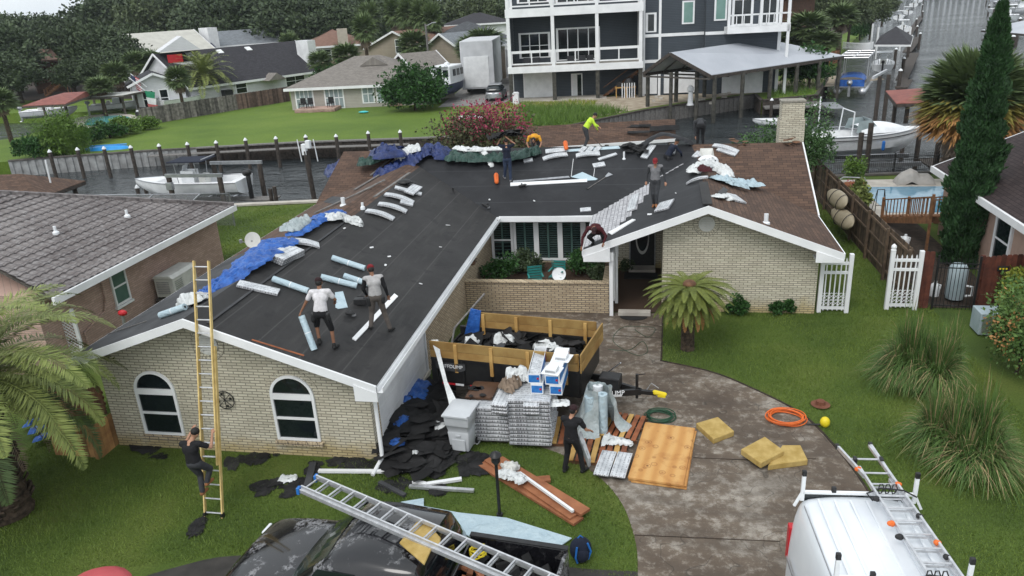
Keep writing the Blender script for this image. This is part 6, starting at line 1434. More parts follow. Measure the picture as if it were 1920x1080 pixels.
for s in(-1,1):
    m=MB(); m.beam((s*.84,-2.1,2.36),(s*.84,2.4,2.36),.012,.02); m.build('roof_seam','grey_metal',VN)
    m=MB(); m.cbox((s*.9,2.76,1.35),(.12,.16,.7)); m.build('tail_light','red_paint',VN,bev=.02)
    m=MB(); m.beam((s*1.02,-1.8,1.25),(s*1.02,2.5,1.25),.012,.05); m.build('side_moulding','grey_metal',VN)
m=MB(); m.box(-.8,2.68,2.2,.8,2.84,2.36); m.build('rear_header','dark_glass',VN,bev=.03)
m=MB(); m.cbox((0,2.84,2.3),(.3,.03,.04)); m.build('brake_light','red_paint',VN)
for s in(-1,1):
    for y in(-1.7,1.7): 
        w=MB(); w.lathe([(.2,-.1),(.32,-.1),(.35,-.06),(.35,.06),(.32,.1),(.2,.1)],22,(s*.93,y,.35),T=Euler((0,R_(90),0)).to_matrix()); wo=w.build('wheel','rubber',VN,smooth=True)
for y in(2.5,.55):
    m=MB(); m.beam((-.86,y,2.56),(.86,y,2.56),.05,.05)
    for s in(-1,1): m.beam((s*.86,y,2.4),(s*.86,y,2.9),.06,.05); m.beam((s*.86,y,2.56),(s*.98,y-.02,2.3),.04,.04)
    m.build('rack_bar','white_plastic',VN,bev=.006)
    for c_ in((-.86,y,2.92),(.86,y,2.92),(-.38,y,2.62)): m=MB(); m.cbox(c_,(.07,.06,.1)); m.build('rack_cap','black_plastic',VN,bev=.01)
bpy.context.view_layer.update()
vn=lambda p: VN.matrix_basis@Vector(p)
pa=at(1645,895,z=2.72); A=vn((.36,3.3,2.68));B=vn((.56,-1.2,2.68)); s_=(vn((.42,0,0))-vn((0,0,0)))
ladder('folding_ladder','grey multi-position ladder strapped to the right of the van\'s roof rack',A-s_*.5,B-s_*.3,s_,[(0.25,3.9,0,0),(0.5,3.9,.06,.035)],'aluminium','aluminium',(.035,.06))
T=thing('ladder_legs','spread outer rails of the folding ladder beyond the back of the van','ladder',tuple(A)); 
dv=(A-B).normalized(); m=MB(); m.beam(-s_*.5-dv*.5,-s_*.85+dv*.35,.04,.07); m.beam(s_*.5-dv*.5,s_*.5+dv*.42,.04,.07); m.beam(s_*.5-dv*.6,s_*.42+dv*.42,.03,.05); m.tube([-s_*.6,s_*.5],.018,8); m.build('rail','aluminium',T)
m=MB(); m.cbox(-s_*.87+dv*.38,(.06,.07,.08)); m.cbox(s_*.5+dv*.45,(.06,.07,.08)); m.build('foot','black_plastic',T)
for k,(t,mt) in enumerate(((.3,'orange_plastic'),(1.7,'orange_plastic'),(2.0,'black_plastic'),(1.1,'black_plastic'))):
    m=MB(); m.cap(-s_*.55-dv*t,-s_*.62-dv*t,.05,.04,8); m.build('hinge_knob',mt,T,smooth=True); m=MB(); m.cap(s_*.55-dv*(t+.4),s_*.62-dv*(t+.4),.045,.035,8); m.build('hinge_knob',mt,T,smooth=True)
for y,l in((2.4,'black strap with hook tying the ladder to the van\'s rear rack bar'),(.45,'black strap running across the van roof to the ladder at the front rack bar')):
    mb=MB(); mb.tube([vn((-.4 if y<1 else .2,y,2.5)),vn((.1,y+.02,2.62)),vn((.3,y,2.74)),vn((.62,y-.05,2.74)),vn((.84,y-.02,2.6))],.014,6)
    for q in range(3): c=vn((.3+.1*q,y,2.72)); mb.tube([c+Vector((.05*math.cos(a),.04*math.sin(a*1.3),.08*math.sin(a))) for a in range(7)],.01,5)
    tag(mb.build('strap','black_plastic'),l,'strap')
# red roof at the bottom edge
T=thing('red_umbrella','faded red round parasol top at the bottom left edge','parasol',(-11.2,9.35,0)); m=MB(); 
c=at(182,1100,z=1.3); T.location=(c.x,c.y-.1,0); m.lathe([(.62,.0),(.6,.06),(.45,.17),(.2,.24),(.02,.26)],20,(0,0,1.25),cap=False); m.build('canopy','red_canopy',T,smooth=True); m=MB(); m.tube([(0,0,0),(0,0,1.45)],.02,8); m.build('pole','grey_metal',T)
# patio chairs in the bed
def pchair(x,y,rz,mt,label):
    T=thing('patio_chair',label,'chair',(x,y,.25),rz,'teal chairs in the courtyard bed'); m=MB(); m.box(-.25,-.22,.36,.25,.22,.39); m.build('seat',mt,T,bev=.01); m=MB(); 
    for k in range(5): m.beam((-.24,.22+.03*k,.45+k*.09),(.24,.22+.03*k,.45+k*.09),.012,.07)
    m.build('backrest',mt,T)
    for sx in(-.25,.25):
        for sy in(-.2,.22): m=MB(); m.tube([(sx,sy,0),(sx,sy,.38 if sy<0 else .9)],.014,6); m.build('leg',mt,T)
        m=MB(); m.box(sx-.03,-.2,.58,sx+.03,.24,.6); m.build('armrest',mt,T)
    return T
pchair(-4.25,25.7,.3,'teal_plastic','nearer teal patio chair in the courtyard bed'); pchair(-3.55,26.3,-.2,'teal_plastic','farther teal patio chair beside the white round dish')
T=thing('white_basin','round white basin leaning on the teal chair','basin',(-3.45,26.1,.75)); m=MB(); m.lathe([(.26,.03),(.24,0),(.1,-.02),(.01,-.02)],20,(0,0,0),T=Euler((R_(60),0,0)).to_matrix(),cap=False); m.build('basin','white_plastic',T,smooth=True)
mb=MB(); mb.ell((-5.3,25.3,.42),(.4,.25,.16),12,8); tag(mb.build('black_tub','black_plastic',smooth=True),'black tub lying behind the courtyard wall','tub')
c=on(889,490,'LR'); T=thing('hanging_basket','small dried hanging plant on the left wing\'s courtyard wall','hanging basket',(-6.4,25.0,1.55)); MB().ell((0,0,0),(.12,.12,.09),10,6).build('basket','brown_wood',T); lf=LF(); cloud(lf,(0,0,.05),(.2,.2,.15),160,.07,0); lf.build('foliage','leaf_dead_grey',T)
# ======================= NEIGHBOUR, LEFT =======================
NL=thing('brick_bungalow','pink-brick neighbour house with a ribbed grey tile roof at the left','house',(-21,24,0))
def nlz(x): return 2.72+(-17.5-x)*.28
m=MB(); m.box(-27,18.4,0,-18.4,28.6,2.68); 
part(m,'wall','brick_pink',NL)
def gridrows(nu,rows):
    m=MB(); vs=[]
    for r in range(rows):
        for e in(0,1):
            v=(r+e)/rows
            for i in range(nu+1):
                u=i/nu; x=-17.5-8.4*v; q=-17.5-x; y=18.2+.3*q+(10.5-1.05*q)*u; rib=abs(math.sin(y*10.19)); vs.append((x,y,nlz(x)+.035*rib+(.0 if e==1 else .04)))
    k=nu+1; fs=[(a*k+i,a*k+i+1,(a+1)*k+i+1,(a+1)*k+i) for a in range(2*rows-1) for i in range(nu)]; m.add(vs,fs); return m
part(gridrows(288,22),'roof','roof_tile',NL)
m=MB(); z9=nlz(-25.9)-.03; m.prism([(-25.9,20.7,z9),(-17.5,18.2,2.68),(-17.5,28.7,2.68),(-25.9,22.4,z9)],(0,0,-.08)); m.prism([(-25.9,22.4,z9),(-17.5,28.7,2.66),(-34,28.7,2.66)],(0,0,-.08)); m.prism([(-25.9,20.7,z9),(-25.9,22.4,z9),(-34,28.7,2.66),(-34,18,2.66)],(0,0,-.08));part(m,'roof_deck','underside',NL)
m=MB(); m.box(-17.52,18.15,nlz(-17.5)-.2,-17.42,28.75,nlz(-17.5)+.03); part(m,'fascia','white_trim',NL)
m=MB(); m.box(-18.4,21.65,1.0,-18.34,21.72,2.3);m.box(-18.4,22.38,1.0,-18.34,22.45,2.3);m.box(-18.4,21.72,2.22,-18.34,22.38,2.3);m.box(-18.4,21.72,1.0,-18.34,22.38,1.07);m.box(-18.4,21.72,1.62,-18.35,22.38,1.68); w=part(m,'window','white_trim',NL)
m=MB(); m.box(-18.39,21.72,1.07,-18.37,22.38,2.22); sub_(m,'pane','green_glass',w); m=MB(); m.box(-18.4,21.6,.9,-18.3,22.5,.98); sub_(m,'sill','white_trim',w)
m=MB(); m.tube([(-18.33,21.2,2.5),(-18.33,21.2,1.5),(-18.33,21.0,1.1),(-18.33,19.9,.8),(-18.33,19.9,.3)],.035,8); part(m,'downspout','brick_pink',NL,smooth=True)
for x,y,l in((-20.3,22.0,''),(-19.6,24.8,'')):
    m=MB(); m.lathe([(.12,-.1),(.11,.05),(.05,.1),(.05,.26),(.02,.26)],12,(x,y,nlz(x)+.05)); part(m,'roof_vent','white_plastic',NL,smooth=True)
m=MB(); m.beam((-17.5,28.7,2.8),(-25.9,22.4,nlz(-25.9)+.06),.22,.12); part(m,'ridge_cap','roof_tile',NL)
# standby generator on a bracket
T=thing('standby_generator','cream standby generator standing against the pink-brick wall','generator',(-17.85,24.4,0)); m=MB(); m.box(-.4,-.75,.55,.4,.75,1.3); m.build('cabinet','off_white',T,bev=.04); m=MB(); m.prism([(-.44,-.8,1.3),(.44,-.8,1.3),(.3,-.8,1.42),(-.3,-.8,1.42)],(0,1.6,0)); m.build('lid','off_white',T,bev=.02)
m=MB(); 
for k in range(7): m.box(.4,-.66,.72+k*.07,.412,-.2,.75+k*.07)
for k in range(7): m.box(-.3,-.762,.72+k*.07,.2,-.75,.75+k*.07)
m.build('louvre','grey_metal',T); m=MB(); m.box(-.45,-.8,.0,.45,.8,.5); m.build('stand','concrete_dark',T)
# screen enclosure behind
T=thing('pool_screen_enclosure','grey mesh pool enclosure rising behind the tiled roof','screen enclosure',(-23,33,0)); m=MB()
for x in(-29,-26.5,-24,-21.5): 
    m.beam((x+23,-3,0),(x+23,-3,1.7),.06,.06);m.beam((x+23,2,0),(x+23,2,1.7),.06,.06); m.beam((x+23,-3,1.7),(x+23,-.5,2.3),.05,.05);m.beam((x+23,-.5,2.3),(x+23,2,1.7),.05,.05)
for y,z in((-3,1.7),(-.5,2.3),(2,1.7)): m.beam((-6,y,z),(1.5,y,z),.05,.05)
m.build('frame','grey_metal',T); m=MB(); 
for a,b in(((-3,1.7),(-.5,2.3)),((-.5,2.3),(2,1.7)),((2,1.7),(2,0))): m.poly([(-6,a[0],a[1]),(1.5,a[0],a[1]),(1.5,b[0],b[1]),(-6,b[0],b[1])])
m.build('mesh','screen_mesh',T)
# fences on the left
def plankfence(name,label,A,B,h,mt,w=.14,top='dog',group=None,cat='fence',post=True,t=.02):
    A=Vector((*A,0));B=Vector((*B,0));d=(B-A);L=d.length;d/=L; T=thing(name,label,cat,tuple(A),math.atan2(d.y,d.x),group); n=int(L/w); m=MB()
    for k in range(n):
        x=k*L/n; hh=h+random.uniform(-.015,.015); ww=L/n-.008; P=[(x,0,.03),(x+ww,0,.03),(x+ww,0,hh-.04),(x+ww-.03,0,hh),(x+.03,0,hh),(x,0,hh-.04)]; m.prism(P,(0,t,0))
    m.build('boards',mt,T); m=MB()
    for z in(.3,h*.55,h-.25): m.box(0,t,z,L,t+.05,z+.09)
    m.build('rail',mt,T)
    if post:
        for k in range(int(L/2.4)+1): m=MB(); m.box(k*2.4-.05,t+.05,0,k*2.4+.05,t+.14,h); m.build('post',mt,T)
    return T
a=at(105,855);b=at(193,860); plankfence('wooden_fence','short new cedar fence between the palm and the house corner',(a.x,a.y),(b.x-.05,b.y),.95,'fence_new'); plankfence('wooden_fence','return of the cedar fence running back to the house corner',(b.x,b.y),(-13.62,15.1),.95,'fence_new')
plankfence('wooden_fence','dark curved-top fence panel behind the cedar fence',(-16.4,16.0),(-15,16.3),.9,'brown_wood')
T=thing('lattice_panel','white lattice fence panel with curved top between the two houses','lattice fence',(-17.3,19.3,0)); m=MB()
for k in range(-8,14): 
    for s in(1,-1):
        x0=k*.12; pts=[]; 
        a0=(x0,0 if s>0 else 1.6);b0=(x0+1.6,1.6 if s>0 else 0)
        t0=max(0,(0-x0)/1.6);t1=min(1,(1.5-x0)/1.6)
        if t1>t0: m.beam((x0+1.6*t0,0,.1+(1.6*t0 if s>0 else 1.6-1.6*t0)),(x0+1.6*t1,0,.1+(1.6*t1 if s>0 else 1.6-1.6*t1)),.012,.03,up=(0,1,0))
m.box(-.05,-.04,0,.05,.04,1.9);m.box(1.45,-.04,0,1.55,.04,1.9);m.box(0,-.03,1.66,1.5,.03,1.74); m.build('lattice','white_trim',T); T.rotation_euler=(0,0,.3); T.location=at(70,690)
T=thing('cut_off_saw','red-handled tool standing on a grey leg beside the pink-brick wall','tool',(-16.6,19.6,0)); m=MB(); m.tube([(0,0,0),(.1,0,1.6)],.05,8); m.build('leg','grey_metal',T); m=MB(); m.ell((.12,0,1.68),(.16,.1,.1),10,6); m.build('head','red_paint',T)
for k in range(3): 
    c=at(60+k*9,800+k*14); drape('tarp',[Vector((c.x,c.y,.1)),Vector((c.x+.3,c.y-.1,.2))],[.5,.4],.15,'tarp_blue',['upper','middle','lower'][k]+' blue tarp scrap behind the palm fronds','tarp',12,8,seed=200+k)
# ======================= RIGHT SIDE: fence, gates, pink house =======================
plankfence('board_fence','long weathered brown board fence running back along the side yard',(8.3,25.5),(7.9,43.),1.95,'boards_fence2',.15)
def picket(x0,y0,wd,label,cap):
    T=thing('picket_panel',label,'fence panel',(x0,y0,0)); 
    for k,x in enumerate((0,wd)):
        m=MB(); m.box(x-.065,-.065,0,x+.065,.065,2.05); m.build('post','white_trim',T,bev=.008)
    if cap: m=MB(); m.lathe([(.085,2.05),(.085,2.08),(.06,2.1),(.085,2.16),(.07,2.22),(.01,2.28)],12); m.build('post_cap','white_trim',T,smooth=True)
    m=MB()
    for k in range(5):
        x=.065+(wd-.13)*(k+.5)/5; m.box(x-.018,-.02,.08,x+.018,.02,1.85); m.prism([(x-.018,-.02,1.85),(x+.018,-.02,1.85),(x,-.02,1.91)],(0,.04,0))
    m.build('pickets','white_trim',T); m=MB()
    for z in(1.68,1.36,.12): m.box(.065,-.03,z,wd-.065,.03,z+.09)
    m.build('rail','white_trim',T); m=MB(); W_=wd-.13; s=W_/5
    for k in range(5):
        for q in range(4):
            x=.065+k*s; z=.21+q*s*.85
            if z+s*.85<.75: m.beam((x,-.028,z),(x+s,-.028,z+s*.85),.01,.022,up=(0,1,0)); m.beam((x+s,-.03,z),(x,-.03,z+s*.85),.01,.022,up=(0,1,0))
    m.build('lattice','white_trim',T); return T
picket(5.36,24.75,.86,'white vinyl picket panel against the right corner of the brick house',False); picket(7.55,25.1,.86,'white vinyl picket panel with a round post cap beside the red fence',True)
plankfence('red_fence','narrow red-brown fence board section beside the capped white picket panel',(8.5,25.15),(8.85,25.2),2.0,'fence_red',.17,post=False)
plankfence('red_fence','red-brown fence right of the black iron gate',(10.25,25.0),(11.6,25.3),1.9,'fence_red',.17)
def ironfence(name,label,A,B,h,cat,sp=.11):
    A=Vector((*A,0));B=Vector((*B,0));d=B-A;L=d.length;d/=L; T=thing(name,label,cat,tuple(A),math.atan2(d.y,d.x)); m=MB()
    for k in range(int(L/sp)+1): m.box(k*sp-.008,-.008,.05,k*sp+.008,.008,h)
    m.build('bars','black_metal',T); m=MB()
    for z in(.15,h-.2,h-.35): m.box(0,-.015,z,L,.015,z+.03)
    m.build('rail','black_metal',T)
    for k in range(int(L/2.4)+2): x=min(k*2.4,L); m=MB(); m.box(x-.03,-.03,0,x+.03,.03,h+.08); m.build('post','black_metal',T)
    return T
ironfence('iron_gate','black iron gate between the two red fence sections',(8.95,25.15),(10.15,25.05),1.8,'gate'); ironfence('iron_fence','black iron fence along the water behind the pool',(8.3,44.2),(19,46.2),1.1,'fence')
T=thing('gate_sign','small dark sign on the red fence','sign',(10.75,25.0,1.5)); m=MB(); m.box(-.12,-.02,-.09,.22,0,.09); m.build('plate','black_plastic',T,bev=.01); m=MB(); 
for k in range(3): m.cbox((-.04+k*.09,-.024,0),(.05,.004,.05)); 
m.build('marks','yellow_paint',T)
T=thing('pool_filter','pale blue-grey pool filter tank behind the iron gate','tank',(9.9,26.0,0)); m=MB(); m.lathe([(.28,.1),(.3,.2),(.3,1.15),(.22,1.28),(.05,1.32)],20); m.build('tank','bin_pale',T,smooth=True); m=MB(); m.tube([(.25,-.2,.6),(.4,-.3,.6),(.4,-.3,.3),(.2,-.35,.3)],.04,8); m.build('pipe','white_plastic',T)
for k,(x,y) in enumerate(((9.4,26.4),(9.7,31.5),(9.95,31.8))): 
    T=thing('plastic_jug',['white jug behind the iron gate','left white jug below the wooden stairs','right white jug below the wooden stairs'][k],'jug',(x,y,0)); m=MB(); m.lathe([(.16,0),(.17,.3),(.12,.42),(.05,.48),(.05,.54)],14); m.build('body','white_plastic',T,smooth=True); m=MB(); m.tube([(.1,0,.42),(.18,0,.4),(.17,0,.25)],.02,6); m.build('handle','white_plastic',T)
# pool and patio behind
sheet('pool_deck',[(9.,43.6),(9.2,36.),(11.3,35.2),(16,35.5),(16,43.6)],.02,'concrete_pale'); sheet('pool',[(10.6,41.9),(10.6,36.9),(15.5,36.9),(15.5,41.9)],.032,'pool_blue')
sheet('side_soil',[(8.5,25.3),(11.4,25.3),(11.4,35.2),(8.4,35.5)],.014,'soil')
T=thing('pool_cover_box','grey moulded dolphin-like cover lying at the pool edge','cover',(13.4,42.7,.03)); m=MB(); m.grid(lambda u,v:((u-.5)*1.9,(v-.5)*.9,(.62 if u<.55 else .5)*min(1,(4*u*1.3))**.5*min(1,6*(1-u))**.4*math.sin(math.pi*v)**.35+(.16*max(0,1-abs(u-.38)*6))),24,12); m.build('shell','off_white2',T,smooth=True)
def stairs(T,x0,y0,dx,dy,n,h,w):
    d=Vector((dx,dy,0)); L=d.length; d/=L; s=Vector((-d.y,d.x,0)); O_=Vector((x0,y0,0))-Vector(T.location)
    for k in range(n):
        p=O_+d*(L*k/n)+Vector((0,0,h*(k+1)/n)); m=MB(); m.beam(p+s*(-w/2),p+s*(w/2),.28,.04); m.build('tread','brown_wood2',T)
    for q in(-1,1):
        m=MB(); m.beam(O_+s*(q*w/2),O_+d*L+s*(q*w/2)+Vector((0,0,h)),.05,.25); m.build('stringer','brown_wood2',T); m=MB(); m.beam(O_+s*(q*w/2)+Vector((0,0,.95)),O_+d*L+s*(q*w/2)+Vector((0,0,h+.95)),.08,.05); m.build('handrail','brown_wood2',T)
        m=MB()
        for k in range(n*2): p=O_+d*(L*(k+.5)/(2*n))+s*(q*w/2)+Vector((0,0,h*(k+.5)/(2*n))); m.beam(p,p+Vector((0,0,.95)),.035,.035)
        m.build('balusters','brown_wood2',T)
        for e in(0,1): p=O_+d*(L*e)+s*(q*w/2); m=MB(); m.beam(p,p+Vector((0,0,h*e+1.05)),.09,.09); m.build('post','brown_wood2',T)
T=thing('wooden_stairs','red-brown wooden stairs with balustrades down to the pool','stairs',(11,33,0)); stairs(T,10.6,35.8,.5,-4.6,7,1.3,1.1)
T=thing('wooden_stairs','second stair rail end beside the cypress','stairs',(12.4,34,0)); stairs(T,12.3,35.6,.4,-2.6,4,.8,.5)
T=thing('folding_easel','black folding frame standing on the pool deck','folding frame',(10.2,36.8,0)); m=MB()
for s in(-.25,.25): m.tube([(s,-.3,0),(s*.6,0,1.15)],.018,6);m.tube([(s,.3,0),(s*.6,0,1.15)],.018,6)
m.tube([(-.15,0,1.15),(.15,0,1.15)],.018,6);m.tube([(-.22,-.18,.45),(.22,-.18,.45)],.015,6); m.build('frame','black_metal',T)
bush('potted_flowers',(9.6,39.0,.0),(.5,.5,.7),1400,.1,'leaf_weed','leafy pot plant with white and red flowers by the pool',mat2='flower_pink',n2=140); bush('potted_palm',(9.5,37.4,0),(.6,.6,.9),900,.2,'leaf_palm','dark potted palm beside the folding frame')
bush('potted_shrub',(10.2,41.9,.0),(.6,.6,1.2),1500,.12,'leaf_weed','bright green shrub by the iron fence')
T=thing('pool_handrail','grey curved pool handrail with an orange float','handrail',(9.2,40.7,0)); m=MB(); m.tube([(0,0,0),(0,0,.7),(.2,0,.85),(1.2,0,.8),(1.4,0,.5)],.03,8); m.build('rail','grey_metal',T); m=MB(); m.cap((.4,.1,.4),(1.2,.1,.45),.18,.16); m.build('float','red_lumber2',T,smooth=True)
def kayak(x,y,rz,label,tilt):
    T=thing('kayak',label,'kayak',(x,y,0),rz,'tan kayaks hung on the board fence'); m=MB(); S_=[]
    n=14
    for i in range(n+1):
        u=i/n*2-1; w=.36*max(1-abs(u)**2.4,.01)**.6; h=.2*max(1-abs(u)**3,.02); S_.append([(u*1.25,w*math.cos(a),h*math.sin(a)+.1*u*u) for a in [6.283*j/14 for j in range(14)]]+[(u*1.25,w,.1*u*u)])
    loft(m,S_,False); m.build('hull','kayak_tan',T,smooth=True); m=MB()
    for u in(-.45,.3): m.tube([(u*1.25,.37*math.cos(a),.02+.22*math.sin(a)) for a in [6.283*j/12 for j in range(13)]],.015,5)
    m.build('strap','black_plastic',T); T.rotation_euler=(R_(tilt),0,rz); return T
KA=at(1572,374,x=7.7);KB=at(1582,410,x=7.7);kayak(7.7,KA.y,R_(95),'upper tan kayak hung on the board fence, nearest the water',-60).location.z=KA.z; k_=kayak(7.7,KB.y,R_(97),'lower tan kayak on the board fence, nearer the picket panels',-60); k_.location.z=KB.z
# pink stucco house
PH=thing('stucco_house','pink stucco house with a dark maroon shingle roof at the right edge','house',(15,28,0))
m=MB(); m.box(11.7,16,0,18,33.5,2.75); part(m,'wall','stucco',PH)
def phz(x): return 2.85+(x-11.3)*.42
m=MB(); m.prism([(11.3,33.9,phz(11.3)),(11.3,15.5,phz(11.3)),(17,15.5,phz(17)),(17,33.9,phz(17))],(0,0,-.14)); part(m,'roof','shingle_maroon',PH)
m=MB(); m.box(11.2,15.5,2.62,11.3,33.9,2.86); part(m,'fascia','white_trim',PH); m=MB(); m.prism([(11.3,33.9,phz(11.3)),(17,33.9,phz(17)),(17,33.9,phz(17)-.2),(11.3,33.9,phz(11.3)-.2)],(0,.06,0)); part(m,'rake_board','white_trim',PH)
for y0,y1,z0,z1 in((26.9,28.0,.75,2.5),(22.3,24.2,.35,2.5)):
    m=MB(); m.box(11.62,y0-.12,z0-.1,11.7,y0,z1+.1);m.box(11.62,y1,z0-.1,11.7,y1+.12,z1+.1);m.box(11.62,y0,z1,11.7,y1,z1+.1);m.box(11.62,y0,z0-.1,11.7,y1,z0);m.box(11.64,y0,(z0+z1)/2-.03,11.7,y1,(z0+z1)/2+.03)
    if y0<25: m.box(11.64,(y0+y1)/2-.05,z0,11.7,(y0+y1)/2+.05,z1)
    w=part(m,'window','white_trim',PH); m=MB(); m.box(11.66,y0,z0,11.69,y1,z1); sub_(m,'pane','dark_glass',w)
m=MB(); m.box(13.2,27.5,2.75,15,30.5,6.2); part(m,'chimney','stucco',PH); m=MB(); m.box(13.1,27.4,3.0,15.1,30.6,3.2); part(m,'base_trim','white_trim',PH)
T=thing('ac_unit','pale grey outdoor unit at the foot of the pink house','air conditioner',(9.95,23.4,0)); m=MB(); m.box(-.35,-.35,.05,.35,.35,.75); m.build('casing','bin_pale',T,bev=.03); m=MB(); m.box(-.28,-.36,.12,.28,-.35,.6); m.build('grille','grey_metal',T)
# roof beyond pink house and red boathouse
T=thing('grey_roof_house','dark brown roof corner with white fascia rising at the right edge behind the fan palm','house',(21,41,0)); m=MB(); m.prism([(17.6,40,3.4),(19.5,37,3.4),(26,40,5.3),(24,46,4.6)],(0,0,-.12)); part(m,'roof','shingle_maroon',T); m=MB(); m.prism([(17.6,40,3.38),(19.5,37,3.38),(19.5,37,3.1),(17.6,40,3.1)],(-.05,-.03,0)); part(m,'fascia','white_trim',T); m=MB(); m.box(19.5,39,0,26,45,3.2); part(m,'wall','stucco',T)
def canopy(name,label,C,z,rise,mt,posts,zp=WZ-.5,ridge=None,pm_='post_wood',group=None,under=True,cat='boathouse'):
    """C: four eave corners (xy) fl,fr,br,bl; hip/gable with ridge endpoints"""
    cx=sum(c[0] for c in C)/4;cy=sum(c[1] for c in C)/4; T=thing(name,label,cat,(cx,cy,0),group=group); c=[Vector((p[0],p[1],z)) for p in C]
    r=[Vector((*p,z+rise)) for p in ridge] if ridge else [Vector((cx,cy,z+rise))]*2
    m=MB(); F=[(c[0],c[1],r[1],r[0]),(c[2],c[3],r[0],r[1]),(c[1],c[2],r[1]),(c[3],c[0],r[0])] 
    for f in F:
        f=[p for i,p in enumerate(f) if i==0 or (p-f[i-1]).length>.01]
        if len(f)>2: m.prism(f,(0,0,-.09))
    part(m,'roof',mt,T); m=MB()
    for a,b in zip(c,c[1:]+c[:1]): m.beam(a-Vector((0,0,.14)),b-Vector((0,0,.14)),.06,.2)
    part(m,'eave_beam',pm_,T)
    for p in posts: m=MB(); m.tube([(p[0],p[1],zp),(p[0],p[1],z-.1)],.14,8); part(m,'post',pm_,T)
    return T
canopy('red_roof_boathouse','small open boathouse with a rusty red roof behind the fan palm',[(15.,53.1),(20,53.5),(21,60),(16,59.6)],2.7,.45,'red_roof',[(16.1,54.5),(19.5,54.5),(20.2,59),(16.6,59)],ridge=[(17.5,56),(18.6,57)],pm_='dark_wood')
# ======================= REAR BOATHOUSE ROOF BEHIND THE MAIN RIDGE =======================
RB_=thing('dock_roof','low brown shingle roof over the dock behind the house, with patches torn off','boathouse',(-3,45,0)); a=at(1012,278,2.2);b=at(1267,259,2.2);d_=at(984,238,3.1);e_=at(1266,223,3.1)
m=MB(); m.prism([a-Vector((1.2,0.1,0)),b,e_,d_-Vector((1.2,.1,0))],(0,0,-.12)); part(m,'roof','shingle_brown_x',RB_); m=MB(); m.beam(a-Vector((1.2,.16,.1)),b+Vector((0,-.06,-.1)),.12,.16); part(m,'gutter','white_trim',RB_)
m=MB(); bk=Vector((0,2.2,-.9)); m.prism([d_-Vector((1.2,.1,0)),e_,e_+bk,d_-Vector((1.2,.1,0))+bk],(0,0,-.12)); part(m,'roof','shingle_brown_x',RB_)
for x in(-6.5,-2.8,.8): 
    for y in(43.9,47.6): m=MB(); m.tube([(x,y,-1.8),(x,y,2.15)],.12,8); part(m,'post','post_wood',RB_)
scr=[((1150,240),(1215,236),.25),((1215,244),(1262,240),.5),((1120,247),(1150,244),.2),((1185,250),(1200,248),.2)]
mb=MB()
for p,q,w in scr:
    for k in range(7):
        t=random.random(); px=p[0]+(q[0]-p[0])*t;py=p[1]+(q[1]-p[1])*t; A=onp(px,py,0,.9/1.95,2.2-.9/1.95*44.0) ; f=(py-223)/(259-223+8); c=at(px,py,z=2.2+.9*(1-(py-225)/42)); c.z+=.03; mb.cbox(c,(random.uniform(.5,1.3),w,.02),rx=R_(24))
tag(mb.build('felt_patch','felt_scrap'),'dark bare patches on the brown dock roof behind the ridge','felt patch')
# ======================= SEAWALLS, DOCKS, POSTS =======================
def wall_line(name,label,pts,ztop,zbot,mt,capmt,capw=.35,cat='seawall'):
    T=thing(name,label,cat,(pts[0][0],pts[0][1],0)); m=MB(); c=MB()
    for a,b in zip(pts,pts[1:]):
        A=Vector((*a,0));B=Vector((*b,0)); n=int((B-A).length/.3)+1; d=(B-A)/n; s=Vector((d.y,-d.x,0)).normalized()
        m.prism([A+s*.06+Vector((0,0,zbot)),B+s*.06+Vector((0,0,zbot)),B+s*.06+Vector((0,0,ztop)),A+s*.06+Vector((0,0,ztop))],s*.05)
        for k in range(0,n,2): p=A+d*k+s*.12; m.prism([p+Vector((0,0,zbot)),p+d+Vector((0,0,zbot)),p+d+Vector((0,0,ztop-.05)),p+Vector((0,0,ztop-.05))],s*.06)
        c.beam(A+s*.05+Vector((0,0,ztop+.05)),B+s*.05+Vector((0,0,ztop+.05)),capw,.1)
    part(m,'sheet_piles',mt,T); part(c,'cap',capmt,T); return T
wall_line('seawall','pale sheet-pile seawall at the left end of the far canal bank',[(-52,53.6),(-48.8,54.8),(-41.9,56.8),(-37.5,57.6)],.02,-1.7,'pile_pale','concrete_dark')
wall_line('seawall','dark timber seawall with a grey wale along the far canal bank',[(-37.5,57.6),(-29.2,59.2),(-19.6,59.8),(-12,60.6),(-7.1,64.4)],.02,-1.7,'dark_wood','grey_wood',.5)
wall_line('seawall','weathered plank seawall under the big metal boathouse',[(-7.1,64.4),(-1.1,72.1),(4,76.5),(8.7,80.),(9.6,80.6)],.02,-1.7,'grey_wood','dark_wood')
wall_line('seawall','dark seawall on the point beside the pontoon boat',[(9.6,80.6),(9.7,76.2),(14.9,78.6),(18.2,91),(20.9,104)],.02,-1.7,'dark_wood','dark_wood')
wall_line('seawall','near seawall with a white concrete cap behind the brick neighbour',[(-40,36.3),(-33,37.4),(-24.3,38.9),(-19,39.7),(-10,40.65)],.03,-1.7,'dark_wood','concrete_pale',.45); wall_line('seawall','near seawall behind the pool on the right',[(9,44.4),(20,45.6)],.02,-1.7,'dark_wood','concrete_dark')
